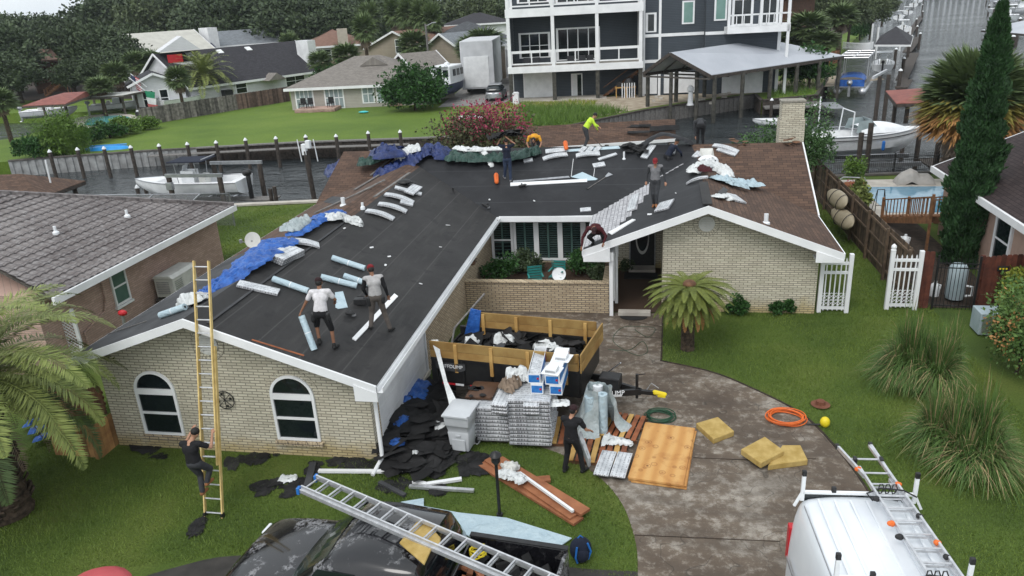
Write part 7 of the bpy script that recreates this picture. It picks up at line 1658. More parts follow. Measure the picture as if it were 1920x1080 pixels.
# catwalk along the far wall
T=thing('catwalk','narrow grey catwalk fixed along the far canal wall','catwalk',(-30,58,0)); m=MB()
for a,b in(((-41,56.1),(-29.2,58.3)),((-29.2,58.3),(-19.6,58.9))): m.beam((*a,-.25),(*b,-.25),.8,.06)
part(m,'deck','grey_wood',T)
def piling(x,y,top,label,r=.14,cap=True,group=None,tilt=(0,0),name='mooring_post',bot=-2.2,mt='dark_wood'):
    T=thing(name,label,'mooring post',(x,y,0),group=group); m=MB(); m.tube([(tilt[0]*(bot-top),tilt[1]*(bot-top),bot),(0,0,top)],r,10); m.build('pile',mt,T,smooth=True)
    if cap: m=MB(); m.lathe([(r+.02,top-.02),(r+.02,top+.03),(.03,top+.2),(.005,top+.2)],10); m.build('cap','white_plastic',T,smooth=True)
    return T
pp=[(93,285),(145,281),(195,279),(245,277),(298,274),(351,271),(405,268),(460,263),(517,260),(573,257),(630,256),(690,250),(750,248)]; P0=None
for k,(x,y) in enumerate(pp):
    c=at(x,y,z=1.); l=ORD[k]+' white-capped mooring post from the left along the far canal wall'
    if P0 is None: P0=piling(c.x,c.y,1.,l,group='mooring posts along the far canal wall')
    else: dup(P0,(c.x,c.y,0),label=l)
for x,y,z,l in((257,352,.4,'white-capped dock post left of the lift boat'),(283,345,.4,'white-capped dock post beside the lift boat\'s bow'),(272,350,.2,'short dark post between the two capped ones'),(506,354,.5,'left of the two dark posts right of the lift boat'),(514,350,.6,'right of the two dark posts right of the lift boat'),(38,347,.3,'dark post under the brown hip-roofed dock')):
    c=at(x,y,z=z); piling(c.x,c.y,z,l,r=.12,cap=(x<290))
# dock around lift boat
T=thing('wooden_dock','low wooden dock beside the boat lift','dock',(-28,41,0)); m=MB(); a=at(250,372,-.3);b=at(300,362,-.3);c=at(510,352+18,-.3); m.beam(at(245,378,-.3),at(300,366,-.3),.8,.08);m.beam(at(280,375,-.3),at(520,372,-.3),1.0,.08); part(m,'deck','grey_wood',T)
# tall lift piling with white motor boxes
c=at(590,372,z=-1.2); hz=at(572,262,y=c.y).z; T=thing('lift_piling','tall dark lift piling with a white box and two white guide poles','piling',(c.x,c.y,0)); m=MB(); m.tube([(0,0,-2.2),(-.15,0,1.9)],.16,10); m.build('pile','dark_wood',T,smooth=True); m=MB(); m.cbox((-.2,0,2.0),(.3,.3,.7)); m.cbox((.2,-.2,2.35),(.3,.3,.5)); m.build('motor_box','white_plastic',T,bev=.03)
for x0_,l in((-.55,''),(.55,'')): m=MB(); m.tube([(x0_,.1,1.2),(x0_-.1,.1,hz)],.035,8); m.build('guide_pole','white_plastic',T)
c=at(97,345,z=-1); m=MB(); 
tag(MB().tube([at(97,352,y=40.5),at(85,300,y=40.5)],.05,8).build('guide_pole','white_plastic'),'leaning white pole beside the collapsed brown dock roof','pole')
T=canopy('hip_roof_dock','dark brown hip-roofed dock with sagging shingles at the left edge',[(-43,37.6),(-35.6,38.3),(-36,42.5),(-44,42)],.8,1.,'shingle_brown_x',[(-41,38.3),(-36.5,38.8),(-36.5,42),(-42,41.5)],ridge=[(-41,40),(-38.4,40.2)],pm_='dark_wood')
# ======================= BOATS =======================
def hullsecs(L,W_,H,n=16,flare=.25):
    S_=[]
    for i in range(n+1):
        u=i/n; x=-L/2+L*u; w=W_/2*(1-.0*(1-u))*(1-max(0,(u-.45)/.55)**2.3)+.015; sheer=H+.35*H*max(0,u-.4)**1.6; keel=.0+ (H*.85)*max(0,(u-.72)/.28)**2.2; ch=keel+(sheer-keel)*.38
        S_.append([(x,-w,sheer),(x,-w*.93,ch+(sheer-ch)*.45),(x,-w*.82,ch),(x,0,keel),(x,w*.82,ch),(x,w*.93,ch+(sheer-ch)*.45),(x,w,sheer)])
    return S_
def boat(name,label,loc,rz,L=6.5,W_=2.4,H=.9,kind='console',group=None,cat='boat',hull='white_plastic'):
    T=thing(name,label,cat,loc,rz,group); S_=hullsecs(L,W_,H); m=MB(); loft(m,S_,True); m.build('hull',hull,T,smooth=True)
    m=MB(); D_=[[(s[0][0],s[0][1]*.97,s[0][2]-.02),(s[0][0],s[0][1]*.8,s[0][2]+.02),(s[0][0],s[0][1]*.72,s[0][2]-(.35 if .1<i/16<.7 else 0.0)),(s[0][0],-s[0][1]*.72,s[0][2]-(.35 if .1<i/16<.7 else 0.)),(s[0][0],-s[0][1]*.8,s[0][2]+.02),(s[0][0],-s[0][1]*.97,s[0][2]-.02)] for i,s in enumerate(S_)]; loft(m,D_,False); m.build('deck','white_paint',T)
    m=MB(); 
    for s in(0,6): m.tube([(q[s][0],q[s][1]*1.01,q[s][2]) for q in S_],.03,6)
    m.build('rub_rail','grey_metal',T)
    if kind in('console','open'):
        m=MB(); m.box(-.5,-.35,H-.35,.3,.35,H+.6); m.prism([(.3,-.3,H+.3),(.3,.3,H+.3),(.05,.3,H+.95),(.05,-.3,H+.95)],(.03,0,0)); m.build('console','white_plastic',T,bev=.04); m=MB(); m.box(-1.2,-.35,H-.3,-.8,.35,H+.35); m.build('seat','off_white',T,bev=.04)
    if kind=='console':
        m=MB(); m.box(-1.5,-.9,H+1.2,.75,.9,H+1.26); m.build('t_top','cloth_navy' if label.startswith('white centre-console boat on the lift') else 'white_plastic',T,bev=.02); m=MB()
        for x in(-.9,.4):
            for s in(-1,1): m.tube([(x,s*.5,H-.3),(x,s*.75,H+1.2)],.03,6)
        m.tube([(-1.45,-.85,H+1.35),(-1.45,.85,H+1.35)],.03,6); m.build('t_top_frame','grey_metal',T)
    if kind=='cruiser':
        m=MB(); m.grid(lambda u,v:(-.6+3.4*u,(v-.5)*W_*.8*(1-u**3),H+.1+.55*math.sin(math.pi*min(1,u*.75+.25))*math.sin(math.pi*v)**.5),14,12); m.build('cabin','white_plastic',T,smooth=True); m=MB(); m.prism([(-.9,-.95,H+.15),(.5,-.75,H+.2),(.0,-.65,H+.85),(-.75,-.8,H+.8)],(0,.02,0));m.prism([(-.9,.95,H+.15),(.5,.75,H+.2),(.0,.65,H+.85),(-.75,.8,H+.8)],(0,-.02,0)); m.prism([(.5,-.75,H+.3),(.5,.75,H+.3),(0,.65,H+.9),(0,-.65,H+.9)],(.02,0,0)); m.build('windscreen','glass_pale',T); m=MB(); m.tube([(-1.2,-1,H),(-1.1,-.9,H+1.4),(-1.1,.9,H+1.4),(-1.2,1,H)],.04,6); m.build('arch','white_plastic',T)
        m=MB(); 
        for s in(0,6): m.tube([(q[s][0],q[s][1]*1.012,q[s][2]-.22) for q in S_],.025,6)
        m.build('stripe','black_plastic',T)
    if kind!='none':
        m=MB(); m.cap((-L/2-.35,0,H+.35),(-L/2-.15,0,H+.3),.2,.2,10); m.box(-L/2-.38,-.1,-.25,-L/2-.18,.1,H+.2); m.cap((-L/2-.3,0,-.3),(-L/2-.55,0,-.3),.06,.06,6); m.build('outboard','black_plastic' if kind=='console' or kind=='cruiser' else 'grey_metal',T,smooth=True)
    return T
LBt=boat('motorboat','white centre-console boat on the lift in the near canal, with a navy canopy',(-27.95,41.5,.0),R_(184),7.0,2.4,1.0)
T=thing('boat_lift','grey boat lift frame with dark pilings around the centre-console boat','boat lift',(-27.8,41.3,0)); 
for x,y in((-.1,-1.8),(3.2,-1.9),(.7,1.7),(3.8,1.7)): m=MB(); m.tube([(x,y,-2.3),(x,y,1.6)],.15,10); m.build('piling','dark_wood',T,smooth=True)
m=MB(); m.beam((-.3,-1.8,1.7),(3.4,-1.9,1.7),.12,.2);m.beam((.5,1.7,1.7),(4.,1.7,1.7),.12,.2); m.beam((-.1,-2,-.4),(.4,2,-.4),.15,.2);m.beam((2.,-2,-.4),(2.,2,-.4),.15,.2); m.build('lift_beam','grey_metal',T); m=MB(); m.cbox((-.1,-1.85,1.1),(.4,.25,.45)); m.build('motor_box','grey_metal',T,bev=.03)
RBt=boat('cabin_cruiser','white cabin cruiser with a dark stripe on a lift, behind the board fence',(12.6,50.3,.05),R_(9),6.8,2.6,1.35,'cruiser'); m=MB(); m.cap((.6,-1.38,.95),(.6,-1.38,.55),.1,.1,8); m.build('fender','blue_plastic',RBt,smooth=True)
T=thing('boat_lift','lift cradle and two tall dark pilings holding the cabin cruiser','boat lift',(12.6,48.6,0))
for x,y,z in((-.9,-1.2,1.9),(-.35,-.9,2.4),(3.4,-.9,1.2),(-2.2,3.4,1.2),(3.6,3.2,1.6)): m=MB(); m.tube([(x,y,-2.3),(x,y,z)],.15,10); m.build('piling','dark_wood',T,smooth=True)
m=MB(); m.beam((-2.8,3.5,1.35),(3.,3.3,1.5),.15,.2); m.beam((-2.,0,-.3),(3,0.3,-.3),.2,.25);m.beam((-2.,2.6,-.3),(3,2.8,-.3),.2,.25); m.build('lift_beam','grey_metal',T); m=MB(); m.tube([(-2.4,3.5,1.3),(-2.4,3.5,3.4)],.05,8); m.build('guide_pole','white_plastic',T)
T=thing('wooden_dock','dark low dock behind the iron fence','dock',(12,47,0)); m=MB(); m.box(-3,-1.2,-.5,5,-.2,-.4);m.box(4.,-1,-.5,7.5,4,-.4); m.build('deck','dark_wood',T); m=MB()
for x in(-2.5,0,2.5,5): m.tube([(x,-.7,-2.3),(x,-.7,-.4)],.12,8)
m.build('piles','dark_wood',T)
boat('dinghy','small pale skiff moored between the big boathouse and the chimney',(10.3,68.9,WZ+.05),R_(172),4.4,1.5,.55,'none'); boat('motorboat','white bay boat moored behind the crape myrtle with a black outboard',(-7.2,53.5,WZ+.35),R_(100),6.2,2.3,.9,'console')
# pontoon boat
PN=thing('pontoon_boat','pontoon boat with grey frame canopy and a bright blue cover over its stern','pontoon boat',(20.8,89.5,WZ+.6),R_(72)); PN.scale=(1.25,1.15,1.15) 
for s in(-1,1): m=MB(); m.cap((-3.6,s*1.05,.1),(3.2,s*1.05,.1),.32,.3,12); m.build('pontoon','aluminium',PN,smooth=True)
m=MB(); m.box(-3.6,-1.3,.42,3.5,1.3,.52); m.build('deck','grey_metal',PN)
for s in(-1,1): m=MB(); m.box(-3.4,s*1.28-.02,.55,3.4,s*1.28+.02,1.15); m.build('side_panel','grey_metal',PN)
m=MB(); m.grid(lambda u,v:(-3.5+2.2*u,(v-.5)*2.3,1.0+.55*math.sin(math.pi*v)**.4*(.6+.4*u)),8,10); m.box(-3.52,-1.15,.5,-3.45,1.15,1.1); m.build('blue_cover','cover_blue',PN,smooth=True)
m=MB()
for x in(-3.,-.6,1.8,3.4):
    for s in(-1,1): m.tube([(x,s*1.25,.55),(x,s*1.25,2.9)],.035,6)
for s in(-1,0,1): m.tube([(-3.2,s*1.25,2.95),(3.6,s*1.25,2.95)],.06,6)
for x in(-3.2,-.9,1.4,3.6): m.tube([(x,-1.25,2.95),(x,1.25,2.95)],.06,6)
m.build('canopy_frame','aluminium',PN); m=MB(); m.box(-3.1,-1.2,2.9,3.5,1.2,2.93); m.build('canopy','cloth_charcoal',PN); m=MB(); m.cap((-4.1,0,.9),(-3.85,0,.95),.25,.22,10); m.box(-4.1,-.1,-.3,-3.85,.1,.8); m.build('outboard','grey_metal',PN,smooth=True)
BT=boat('motorboat','white centre-console boat beyond the pontoon boat, stern towards the camera',(27.8,106,WZ+.55),R_(75),7,2.5,1.0)
for k,(x,y,z,l) in enumerate([(1080,0,0,'')]): pass
for x,y,t,l in((1640,232,118,'taller of the two bare pilings beside the pontoon boat'),(1656,232,118,'right one of the two bare pilings beside the pontoon boat')):
    c=at(x,y,z=WZ); z=at(x+3,140 if x>1650 else 143,y=c.y).z; piling(c.x,c.y,z,l,.17,False,name='lift_piling')
tag(MB().beam(at(1637,146,y=69.3),at(1662,132,y=80),.2,.22).build('lift_beam','aluminium'),'pale lift beam on the bare pilings beside the pontoon boat','lift beam')
canopy('hip_roof_boathouse','boathouse with a dark hip roof and white fascia beyond the pontoon boat',[tuple(at(1640,83,z=3.4))[:2],tuple(at(1708,83,z=3.4))[:2],tuple(at(1712,68,z=3.4))[:2],tuple(at(1650,68,z=3.4))[:2]],3.4,1.5,'shingle_dark',[tuple(at(1641,110,z=-1.2))[:2],tuple(at(1700,112,z=-1.2))[:2],(39,140),(34,138)],pm_='white_trim')
# row of moored boats up the left bank, then the right bank
GL='moored boats up the left bank of the wide canal'
for k,(px,py,s,a) in enumerate([(1692,62,1.1,75),(1686,38,1.0,70),(1700,28,1.0,80),(1712,14,1.1,75),(1722,6,1.2,70)]):
    c=at(px,py,z=WZ+.6); dup(BT,(c.x,c.y,WZ+.7),R_(a),['nearest','second','third','fourth','farthest'][k]+' small white moored boat up the left bank of the wide canal',GL,scale=s)
GR='moored boats along the right bank of the wide canal'
for k,(px,py,s,a) in enumerate([(1886,48,1.7,-110),(1872,30,1.4,-100),(1912,30,1.6,-100),(1900,10,1.5,-95),(1872,8,1.3,-95)]):
    c=at(px,py,z=WZ+.6); dup(BT,(c.x,c.y,WZ+.9),R_(a),['largest nearest','left middle','right middle, partly cropped','far right','farthest left'][k]+' white boat moored on the right bank of the wide canal',GR,scale=s)
PL0=piling(*tuple(at(1700,120,z=WZ))[:2],1.2,'x',.2,True,name='mooring_post'); PL0['group']='dark pilings standing in the wide canal'; PL0['label']='capped piling off the hip-roofed boathouse'
for k,(px,py,s) in enumerate([(1722,92,1),(1717,75,1),(1690,150,1),(1683,178,1),(1676,128,1),(1706,98,1),(1716,58,1),(1728,40,1),(1728,24,1),(1856,60,1.2),(1861,38,1.2),(1852,30,1.2),(1903,88,1.4),(1908,66,1.4),(1893,110,1.4),(1848,12,1),(1730,12,1)]):
    c=at(px,py,z=WZ); dup(PL0,(c.x,c.y,0),label=ORD[k]+(' dark piling up the left side of the wide canal' if px<1800 else ' dark piling, on the right side of the wide canal'),scale=s)
for k,(a,b) in enumerate([((1690,150),(1715,100)),((1700,98),(1722,70)),((1700,70),(1728,30)),((1690,165),(1700,150))]):
    A=at(*a,z=-.4);B=at(*b,z=-.4); T=thing('pier',ORD[k]+' dark pier along the left side of the wide canal','pier',tuple((A+B)/2)); m=MB(); m.beam((A-B)/2+Vector((0,0,0)),(B-A)/2,1.2,.15); m.build('deck','dark_wood',T); m=MB()
    for t in(-.4,0,.4): m.tube([(B-A)*t+Vector((0,0,-1.6)),(B-A)*t],.15,6)
    m.build('piles','dark_wood',T)
for k,(a,b) in enumerate([((1850,75),(1918,60)),((1865,25),(1919,20))]):
    A=at(*a,z=-.4);B=at(*b,z=-.4); T=thing('pier',['nearer','farther'][k]+' dark pier on the right side of the wide canal','pier',tuple((A+B)/2)); m=MB(); m.beam((A-B)/2,(B-A)/2,1.6,.2); m.build('deck','dark_wood',T)
c=at(1918,50,z=3.5); canopy('blue_roof_boathouse','pale blue-grey roofed boathouse at the right edge of the wide canal',[(c.x-3,c.y-8),(c.x+6,c.y-6),(c.x+5,c.y+4),(c.x-4,c.y+2)],3.2,1.5,'metal_roof',[(c.x-2,c.y-7),(c.x+4,c.y-5),(c.x+4,c.y+3)],pm_='dark_wood')
# ======================= BIG METAL-ROOFED BOATHOUSE =======================
ze=3.35; fl=at(1201,133,z=3.45);fr=at(1318,142,z=2.9);br=at(1568,105,z=3.2); 
fl=Vector((-1.3,74.,3.2));fr=Vector((4.6,71.6,3.0)); br=at(1568,106,z=3.0); dvec=br-fr; br=fr+(br-fr)*1.07; dvec=br-fr; bl=fl+dvec; pk1=at(1256,98,y=72.9); pk1=Vector((pk1.x,72.7,pk1.z)); pk2=at(1437,73,y=(pk1+dvec).y); 
BH=thing('metal_roof_boathouse','large open boathouse with a pale grey gabled metal roof on tall pilings','boathouse',(6,76,0))
m=MB(); m.prism([fr,br,pk2,pk1],(0,0,-.1)); m.prism([pk1,pk2,bl,fl],(0,0,-.1)); part(m,'roof','metal_roof',BH)
m=MB(); m.beam(fl-Vector((0,.05,.12)),pk1-Vector((0,.05,.12)),.08,.28);m.beam(pk1-Vector((0,.05,.12)),fr-Vector((0,.05,.12)),.08,.28);m.beam(fr-Vector((0,0,.2)),br-Vector((0,0,.2)),.12,.3);m.beam(fl-Vector((0,0,.2)),bl-Vector((0,0,.2)),.12,.3); part(m,'eave_beam','dark_wood',BH)
m=MB()
for k in range(9):
    f=k/8; a=fl.lerp(bl,f);b=pk1.lerp(pk2,f);c=fr.lerp(br,f); m.beam(a-Vector((0,0,.25)),b-Vector((0,0,.25)),.06,.15);m.beam(b-Vector((0,0,.25)),c-Vector((0,0,.25)),.06,.15); m.beam(a-Vector((0,0,.35)),c-Vector((0,0,.35)),.06,.15)
part(m,'trusses','underside',BH)
for f in(.03,.22,.42,.62,.8,.97):
    for a,b in((fl,bl),(fr,br)): 
        p=a.lerp(b,f); m=MB(); m.tube([(p.x,p.y,-2.2),(p.x,p.y,p.z-.2)],.19,8); part(m,'post','post_wood2',BH)
for p in(at(1257,200,z=0),at(1303,205,z=-.5)): m=MB(); m.tube([(p.x,73.2,-2),(p.x,73.2,3.2)],.17,8); part(m,'post','post_wood2',BH)
T=thing('floating_dock','grey dock platform beyond the posts of the metal boathouse','dock',(13.2,76,0)); m=MB(); m.box(-3.4,-1.2,-.6,2.,2,-.45); m.build('deck','grey_wood',T); m=MB(); m.box(1.8,-3,-.5,3.2,1,-.42); m.build('ramp','grey_metal',T)
c=at(1394,120,z=1); 
for px,py,l in((1640,0,''),): pass
for k,(px,py) in enumerate([(1447,190),(1490,193),(1529,200)]): c=at(px,py,z=.3); dup(P0,(c.x,c.y,-.6),label=['left','middle','right'][k]+' white-capped post on the point behind the brick chimney',scale=1.)
for px,py in((1092,238),): c=at(px,py,z=.6); dup(P0,(c.x,c.y,-.4),label='white-capped post beside the bay boat\'s black outboard')
# ======================= BIG GREY HOUSE =======================
GH=thing('stilt_house','tall dark grey house with white balconies, raised on timber posts','house',(-15.1,80.2,0),R_(4.5))
def gb(m,name,mt,**k): return m.build(name,mt,GH,**k)
WD=13.6; dk0,dk1=2.95,3.6; t0,t1=8.4,9.2
m=MB(); m.box(0,3.2,0,WD,14,3.0); gb(m,'ground_floor_wall','siding_dark')
m=MB(); m.box(0.1,3.2,3.0,WD,14,15); m.box(0.1,0.5,3.62,.35,3.2,8.4);m.box(WD-.15,0.4,3.6,WD+.1,3.2,8.4); gb(m,'upper_wall','siding_dark')
m=MB(); m.box(0,3.1,3.0,.35,3.2,15);m.box(-.1,3.15,0,.12,3.25,3.0);m.box(WD-.3,3.1,3,WD,3.2,15); gb(m,'corner_trim','white_trim')
for z0_,z1_ in((dk0,dk1),(t0,t1)):
    m=MB(); m.box(-.1,-.05,z0_,WD+.1,.1,z1_); m.box(-.1,.1,z0_,0.1,3.2,z1_);m.box(WD,.1,z0_,WD+.1,3.2,z1_); gb(m,'deck_band','white_trim'); m=MB(); m.box(.1,.1,z0_+.1,WD,3.2,z1_-.05); gb(m,'deck_floor','concrete_pale')
px_=[.15,4.65,9.1,WD-.15]
for i,x in enumerate(px_):
    m=MB(); m.box(x-.17,-.02,dk1,x+.17,.32,t0); gb(m,'column','white_trim'); m=MB(); m.box(x-.17,-.02,t1,x+.17,.32,14); gb(m,'column','white_trim'); m=MB(); m.box(x-.2,.1,0,x+.2,.5,dk0); gb(m,'stilt','post_wood2')
for z0_ in(dk1,t1):
    for i in range(3):
        a,b=px_[i]+.17,px_[i+1]-.17; m=MB(); m.box(a,.1,z0_+1.3,b,.2,z0_+1.55); m.box(a,.1,z0_+.18,b,.2,z0_+.32); mid=(a+b)/2
        for x in(a,mid-.06,b-.12): m.box(x,.1,z0_+.3,x+.12,.2,z0_+1.3)
        gb(m,'railing','white_trim')
def gwin(x0,x1,z0_,z1_,n,y=3.2,fr=.12,parent=None,mid=True,nm='window'):
    m=MB(); m.box(x0-fr,y-.08,z0_-fr,x1+fr,y,z0_);m.box(x0-fr,y-.08,z1_,x1+fr,y,z1_+fr*1.3)
    for k in range(n+1): x=x0+(x1-x0)*k/n; m.box(x-fr*(1 if k in(0,n) else .8)/(1 if k in(0,n) else 2)-(0 if k else 0),y-.08,z0_,x+fr*(1 if k in(0,n) else .8)/(1 if k in(0,n) else 2),y,z1_)
    if mid: m.box(x0,y-.06,(z0_+z1_)/2-.03,x1,y,(z0_+z1_)/2+.03)
    w=gb(m,nm,'white_trim'); m=MB(); m.box(x0,y-.03,z0_,x1,y-.005,z1_); m.build('pane','dark_glass',w)
gwin(1.0,4.1,4.3,6.6,3); gwin(4.95,9.3,3.9,6.9,4,mid=False,nm='sliding_door'); gwin(1.0,4.1,9.8,12.2,3); gwin(5.,9.3,9.6,12.4,4,mid=False,nm='sliding_door'); gwin(9.8,13,9.8,12.2,3,mid=False)
m=MB(); m.box(1.3,3.05,.12,4.4,3.2,2.9); gb(m,'garage_door','white_paint'); m=MB(); m.box(1.18,3.0,0,1.3,3.2,3);m.box(4.4,3.0,0,4.52,3.2,3); m.box(6.3,3.08,.1,6.4,3.2,2.3);m.box(7.4,3.08,.1,7.5,3.2,2.3);m.box(6.3,3.08,2.3,7.5,3.2,2.4); gb(m,'door_frame','white_trim')
m=MB(); m.box(6.4,3.12,.1,6.95,3.2,2.3); gb(m,'door','white_paint'); m=MB(); m.box(6.95,3.14,.1,7.4,3.2,2.3); gb(m,'doorway','dark_glass'); m=MB(); m.box(0,-.0,0,10,3.2,.1); gb(m,'slab','concrete_pale')
m=MB()
for k in range(9): m.box(9.9+k*.42,1.6,.2+k*.27,10.3+k*.42,2.7,.26+k*.27)
m.beam((9.7,1.55,.1),(13.4,1.55,2.6),.06,.25);m.beam((9.7,1.55,1.0),(13.4,1.55,3.5),.06,.08); gb(m,'stair','brown_wood')
m=MB(); m.box(10.9,.3,1.0,13.0,1.3,1.1);
for x in(11.,12,12.9): m.box(x-.05,.3,0,x+.05,.4,1.)
gb(m,'platform','lumber'); m=MB()
for k in range(6): m.tube([(11.6+k*.25,.2,0),(11.6+k*.25,.2,1.5)],.05,6)
gb(m,'pipes','white_plastic'); m=MB(); m.lathe([(.45,1.1),(.5,1.5),(.3,1.9),(.05,2.0)],14,(12.3,.8,0)); m.box(11.1,.5,1.1,11.6,1.0,1.6); gb(m,'pump','black_plastic')
# right wing
m=MB(); m.box(WD+.1,1.2,0,WD+6.2,14,15);  gb(m,'wing_wall','siding_dark'); m=MB(); m.box(WD+6.2,.2,0,WD+13.4,14,15); gb(m,'wing_wall','siding_dark')
m=MB()
for z in(3.3,5.8): m.box(WD+.1,1.12,z,WD+6.2,1.2,z+.3); m.box(WD+6.2,.12,z,WD+13.4,.2,z+.3)
for x in(WD+.1,WD+1.7): m.box(x,1.1,0,x+.25,1.2,15)
m.box(WD+13.2,.1,0,WD+13.5,.2,15); gb(m,'band','white_trim')
gwin(WD+.5,WD+1.35,6.4,8.0,1,y=1.2,mid=False)
for x,z in((WD+4.1,7.0),(WD+7.1,7.2)): 
    m=MB(); m.box(x-.12,1.1 if x<WD+6 else .1,z-.1,x+1.1,1.2 if x<WD+6 else .2,z+2.1); w=gb(m,'window','white_trim'); m=MB(); y_=1.09 if x<WD+6 else .09; m.box(x+.05,y_-.01,z+.05,x+.93,y_+.0,z+1.95); m.build('pane','green_glass2',w)
m=MB(); m.box(WD+8,-1.8,5.9,WD+13.9,.2,6.5); gb(m,'deck_band','white_trim'); m=MB(); 
for x in(WD+8,WD+11.,WD+13.6): m.box(x,-1.8,0 if x>WD+12 else 6.5,x+.25,-1.55,14)
for z in(6.55,7.5): m.box(WD+8,-1.75,z,WD+13.9,-1.65,z+.15)
for k in range(9): x=WD+8.1+k*.7; m.box(x,-1.75,6.5,x+.08,-1.65,7.6)
gb(m,'railing','white_trim'); gwin(WD+8.8,WD+10.6,6.7,8.9,2,y=.2,mid=False,nm='sliding_door'); gwin(WD+11.5,WD+13.,6.7,8.9,2,y=.2,mid=False,nm='sliding_door')
for q_ in((WD+.3,1.08,.2,WD+1.6,1.2,2.4),(WD+2.3,1.0,.2,WD+5.4,1.2,2.3),(WD+8,.05,.0,WD+12,.2,2.2)): m=MB(); m.box(*q_); gb(m,'garage_door','white_paint')
m=MB(); 
for k,x in enumerate((1.4,2.4,6.0,7.2,8.0)): m.box(x,1.6,3.62,x+.7,2.4,4.3)
gb(m,'patio_furniture','cloth_charcoal')
# ground in front of it
sheet('sand',[(-14,79.4),(-15,76),(-9,69.5),(-5.5,68.6),(0,74.8),(8.2,81.5),(14,83),(24,90),(22,96),(-1,84.3)],.018,'sand'); sheet('driveway_slab',[(-22.5,78.5),(-15.8,79.5),(-15,100),(-19,125),(-27,125)],.016,'concrete_pale2')
def weeds(label,x0,x1,y0,y1,n,h,mt,poly=None): 
    o=blades('weeds',x0,x1,y0,y1,n,h,.05,mt,incl=poly,label=label); o['category']='weeds'
weeds('tall green weeds on the bank below the dark grey house',-14,0,62,78,16000,.75,'leaf_weed',[(-13,61.5),(-7.3,65.2),(-2.5,71.6),(-5,74),(-13,76)])
weeds('rough yellow-green grass on the point behind the metal boathouse',9,26,77,97,9000,.5,'leaf_weed',[(10,77.2),(14.8,79.3),(17.8,90),(20,100),(14,92)]); weeds('pale grass strip before the stilt house slab',-16,-6,75,80,3000,.3,'leaf_yellow')
T=thing('stone_basin','low round grey pool rim on the sand right of the stilt house','basin',(3.6,86.2,0)); m=MB(); m.lathe([(2.9,0),(2.9,.7),(2.6,.7),(2.6,.2)],30,cap=False,T=Matrix.Diagonal((1.5,.8,1)).to_3x3()); m.build('rim','concrete_dark2',T); m=MB(); m.lathe([(2.6,.45),(.01,.45)],30,T=Matrix.Diagonal((1.5,.8,1)).to_3x3(),cap=False); m.build('water','dark_glass',T)
pass; T=thing('white_pedestal','white pedestal on the sand beside the seawall','pedestal',tuple(at(1294,197))); m=MB(); m.lathe([(.35,0),(.25,.2),(.2,1.2),(.3,1.3),(.3,1.6),(.1,1.8)],12); m.build('body','white_plastic',T,smooth=True)
T=thing('white_bin','small white bin beside the first stilt of the dark grey house','bin',tuple(at(968,196))); m=MB(); m.box(-.3,-.3,0,.3,.3,1.1); m.prism([(-.34,-.34,1.1),(.34,-.34,1.1),(.2,-.34,1.25),(-.2,-.34,1.25)],(0,.68,0)); m.build('body','white_plastic',T,bev=.04)
T=thing('white_table','white fish-cleaning table on the bank behind the crape myrtle','table',(-15.2,62.5,0)); m=MB(); m.box(-1.1,-.4,1.2,1.1,.4,1.3); m.build('table_top','white_plastic',T); 
for x in(-.9,.9): m=MB(); m.tube([(x,0,0),(x,0,1.2)],.06,6); m.build('leg','white_plastic',T)
# ======================= VEHICLES BY THE DRIVE =======================
T=thing('box_trailer','tall white enclosed trailer parked beside the dark grey house','trailer',(-20.6,92,0),R_(6)); m=MB(); m.box(-1.9,-4,.7,1.9,6,6.0); m.build('body','trailer_white',T,bev=.08); m=MB(); m.box(-1.55,-4.06,.9,1.3,-4,4.3); m.build('ramp_door','white_paint',T,bev=.02)
for y in(-1,0,1): 
    for s in(-1,1): m=MB(); m.lathe([(.1,-.15),(.45,-.15),(.45,.15),(.1,.15)],16,(s*1.7,y*1.1+1,.45),T=Euler((0,R_(90),0)).to_matrix()); m.build('wheel','rubber',T)
T=thing('fifth_wheel_camper','white camper with dark trim parked beyond the box trailer','camper',(-17.8,104,0),R_(4)); m=MB(); m.box(-1.5,-5,.9,1.5,5,4.3); m.build('body','trailer_white',T,bev=.1); m=MB()
for y in(-3,-1,1.5,3.4): m.box(1.5,y,2.2,1.53,y+1.1,3.2)
for z in(1.2,3.6): m.box(1.5,-4.8,z,1.52,4.8,z+.25)
m.build('trim','black_plastic',T); 
for y in(-1,.3): m=MB(); m.lathe([(.1,-.15),(.45,-.15),(.45,.15),(.1,.15)],16,(1.4,y,.45),T=Euler((0,R_(90),0)).to_matrix()); m.build('wheel','rubber',T)
T=boat('trawler','white cabin trawler with a navy hull standing beside the box trailer',(-22.8,84.5,.6),R_(80),7.5,2.8,1.4,'none',hull='cloth_navy2'); m=MB(); m.box(-2.0,-1.2,1.3,1.6,1.2,3.2); m.prism([(1.6,-1.1,1.4),(1.6,1.1,1.4),(2.3,.9,1.5),(2.0,.9,2.3),(1.6,1.1,3.2),(1.6,-1.1,3.2)][:3],(0,0,.5)); m.build('cabin','white_plastic',T,bev=.15); m=MB(); m.box(-2.04,-.2,1.5,-1.98,.35,3.0);m.box(-2.04,-1,2.1,-1.98,-.4,2.8)
for k in range(3): m.box(-1.2+k,-1.24,2.1,-.5+k,-1.2,2.8)
m.build('window','dark_glass',T); m=MB(); m.lathe([(.3,3.2),(.3,3.4),(.05,3.5)],12,(0,0,0)); m.tube([(-2.5,-.8,3.2),(-1.8,-.8,3.3)],.04,6);m.box(-2.4,-1,3.15,-1.9,1,3.2); m.build('radar','white_plastic',T)
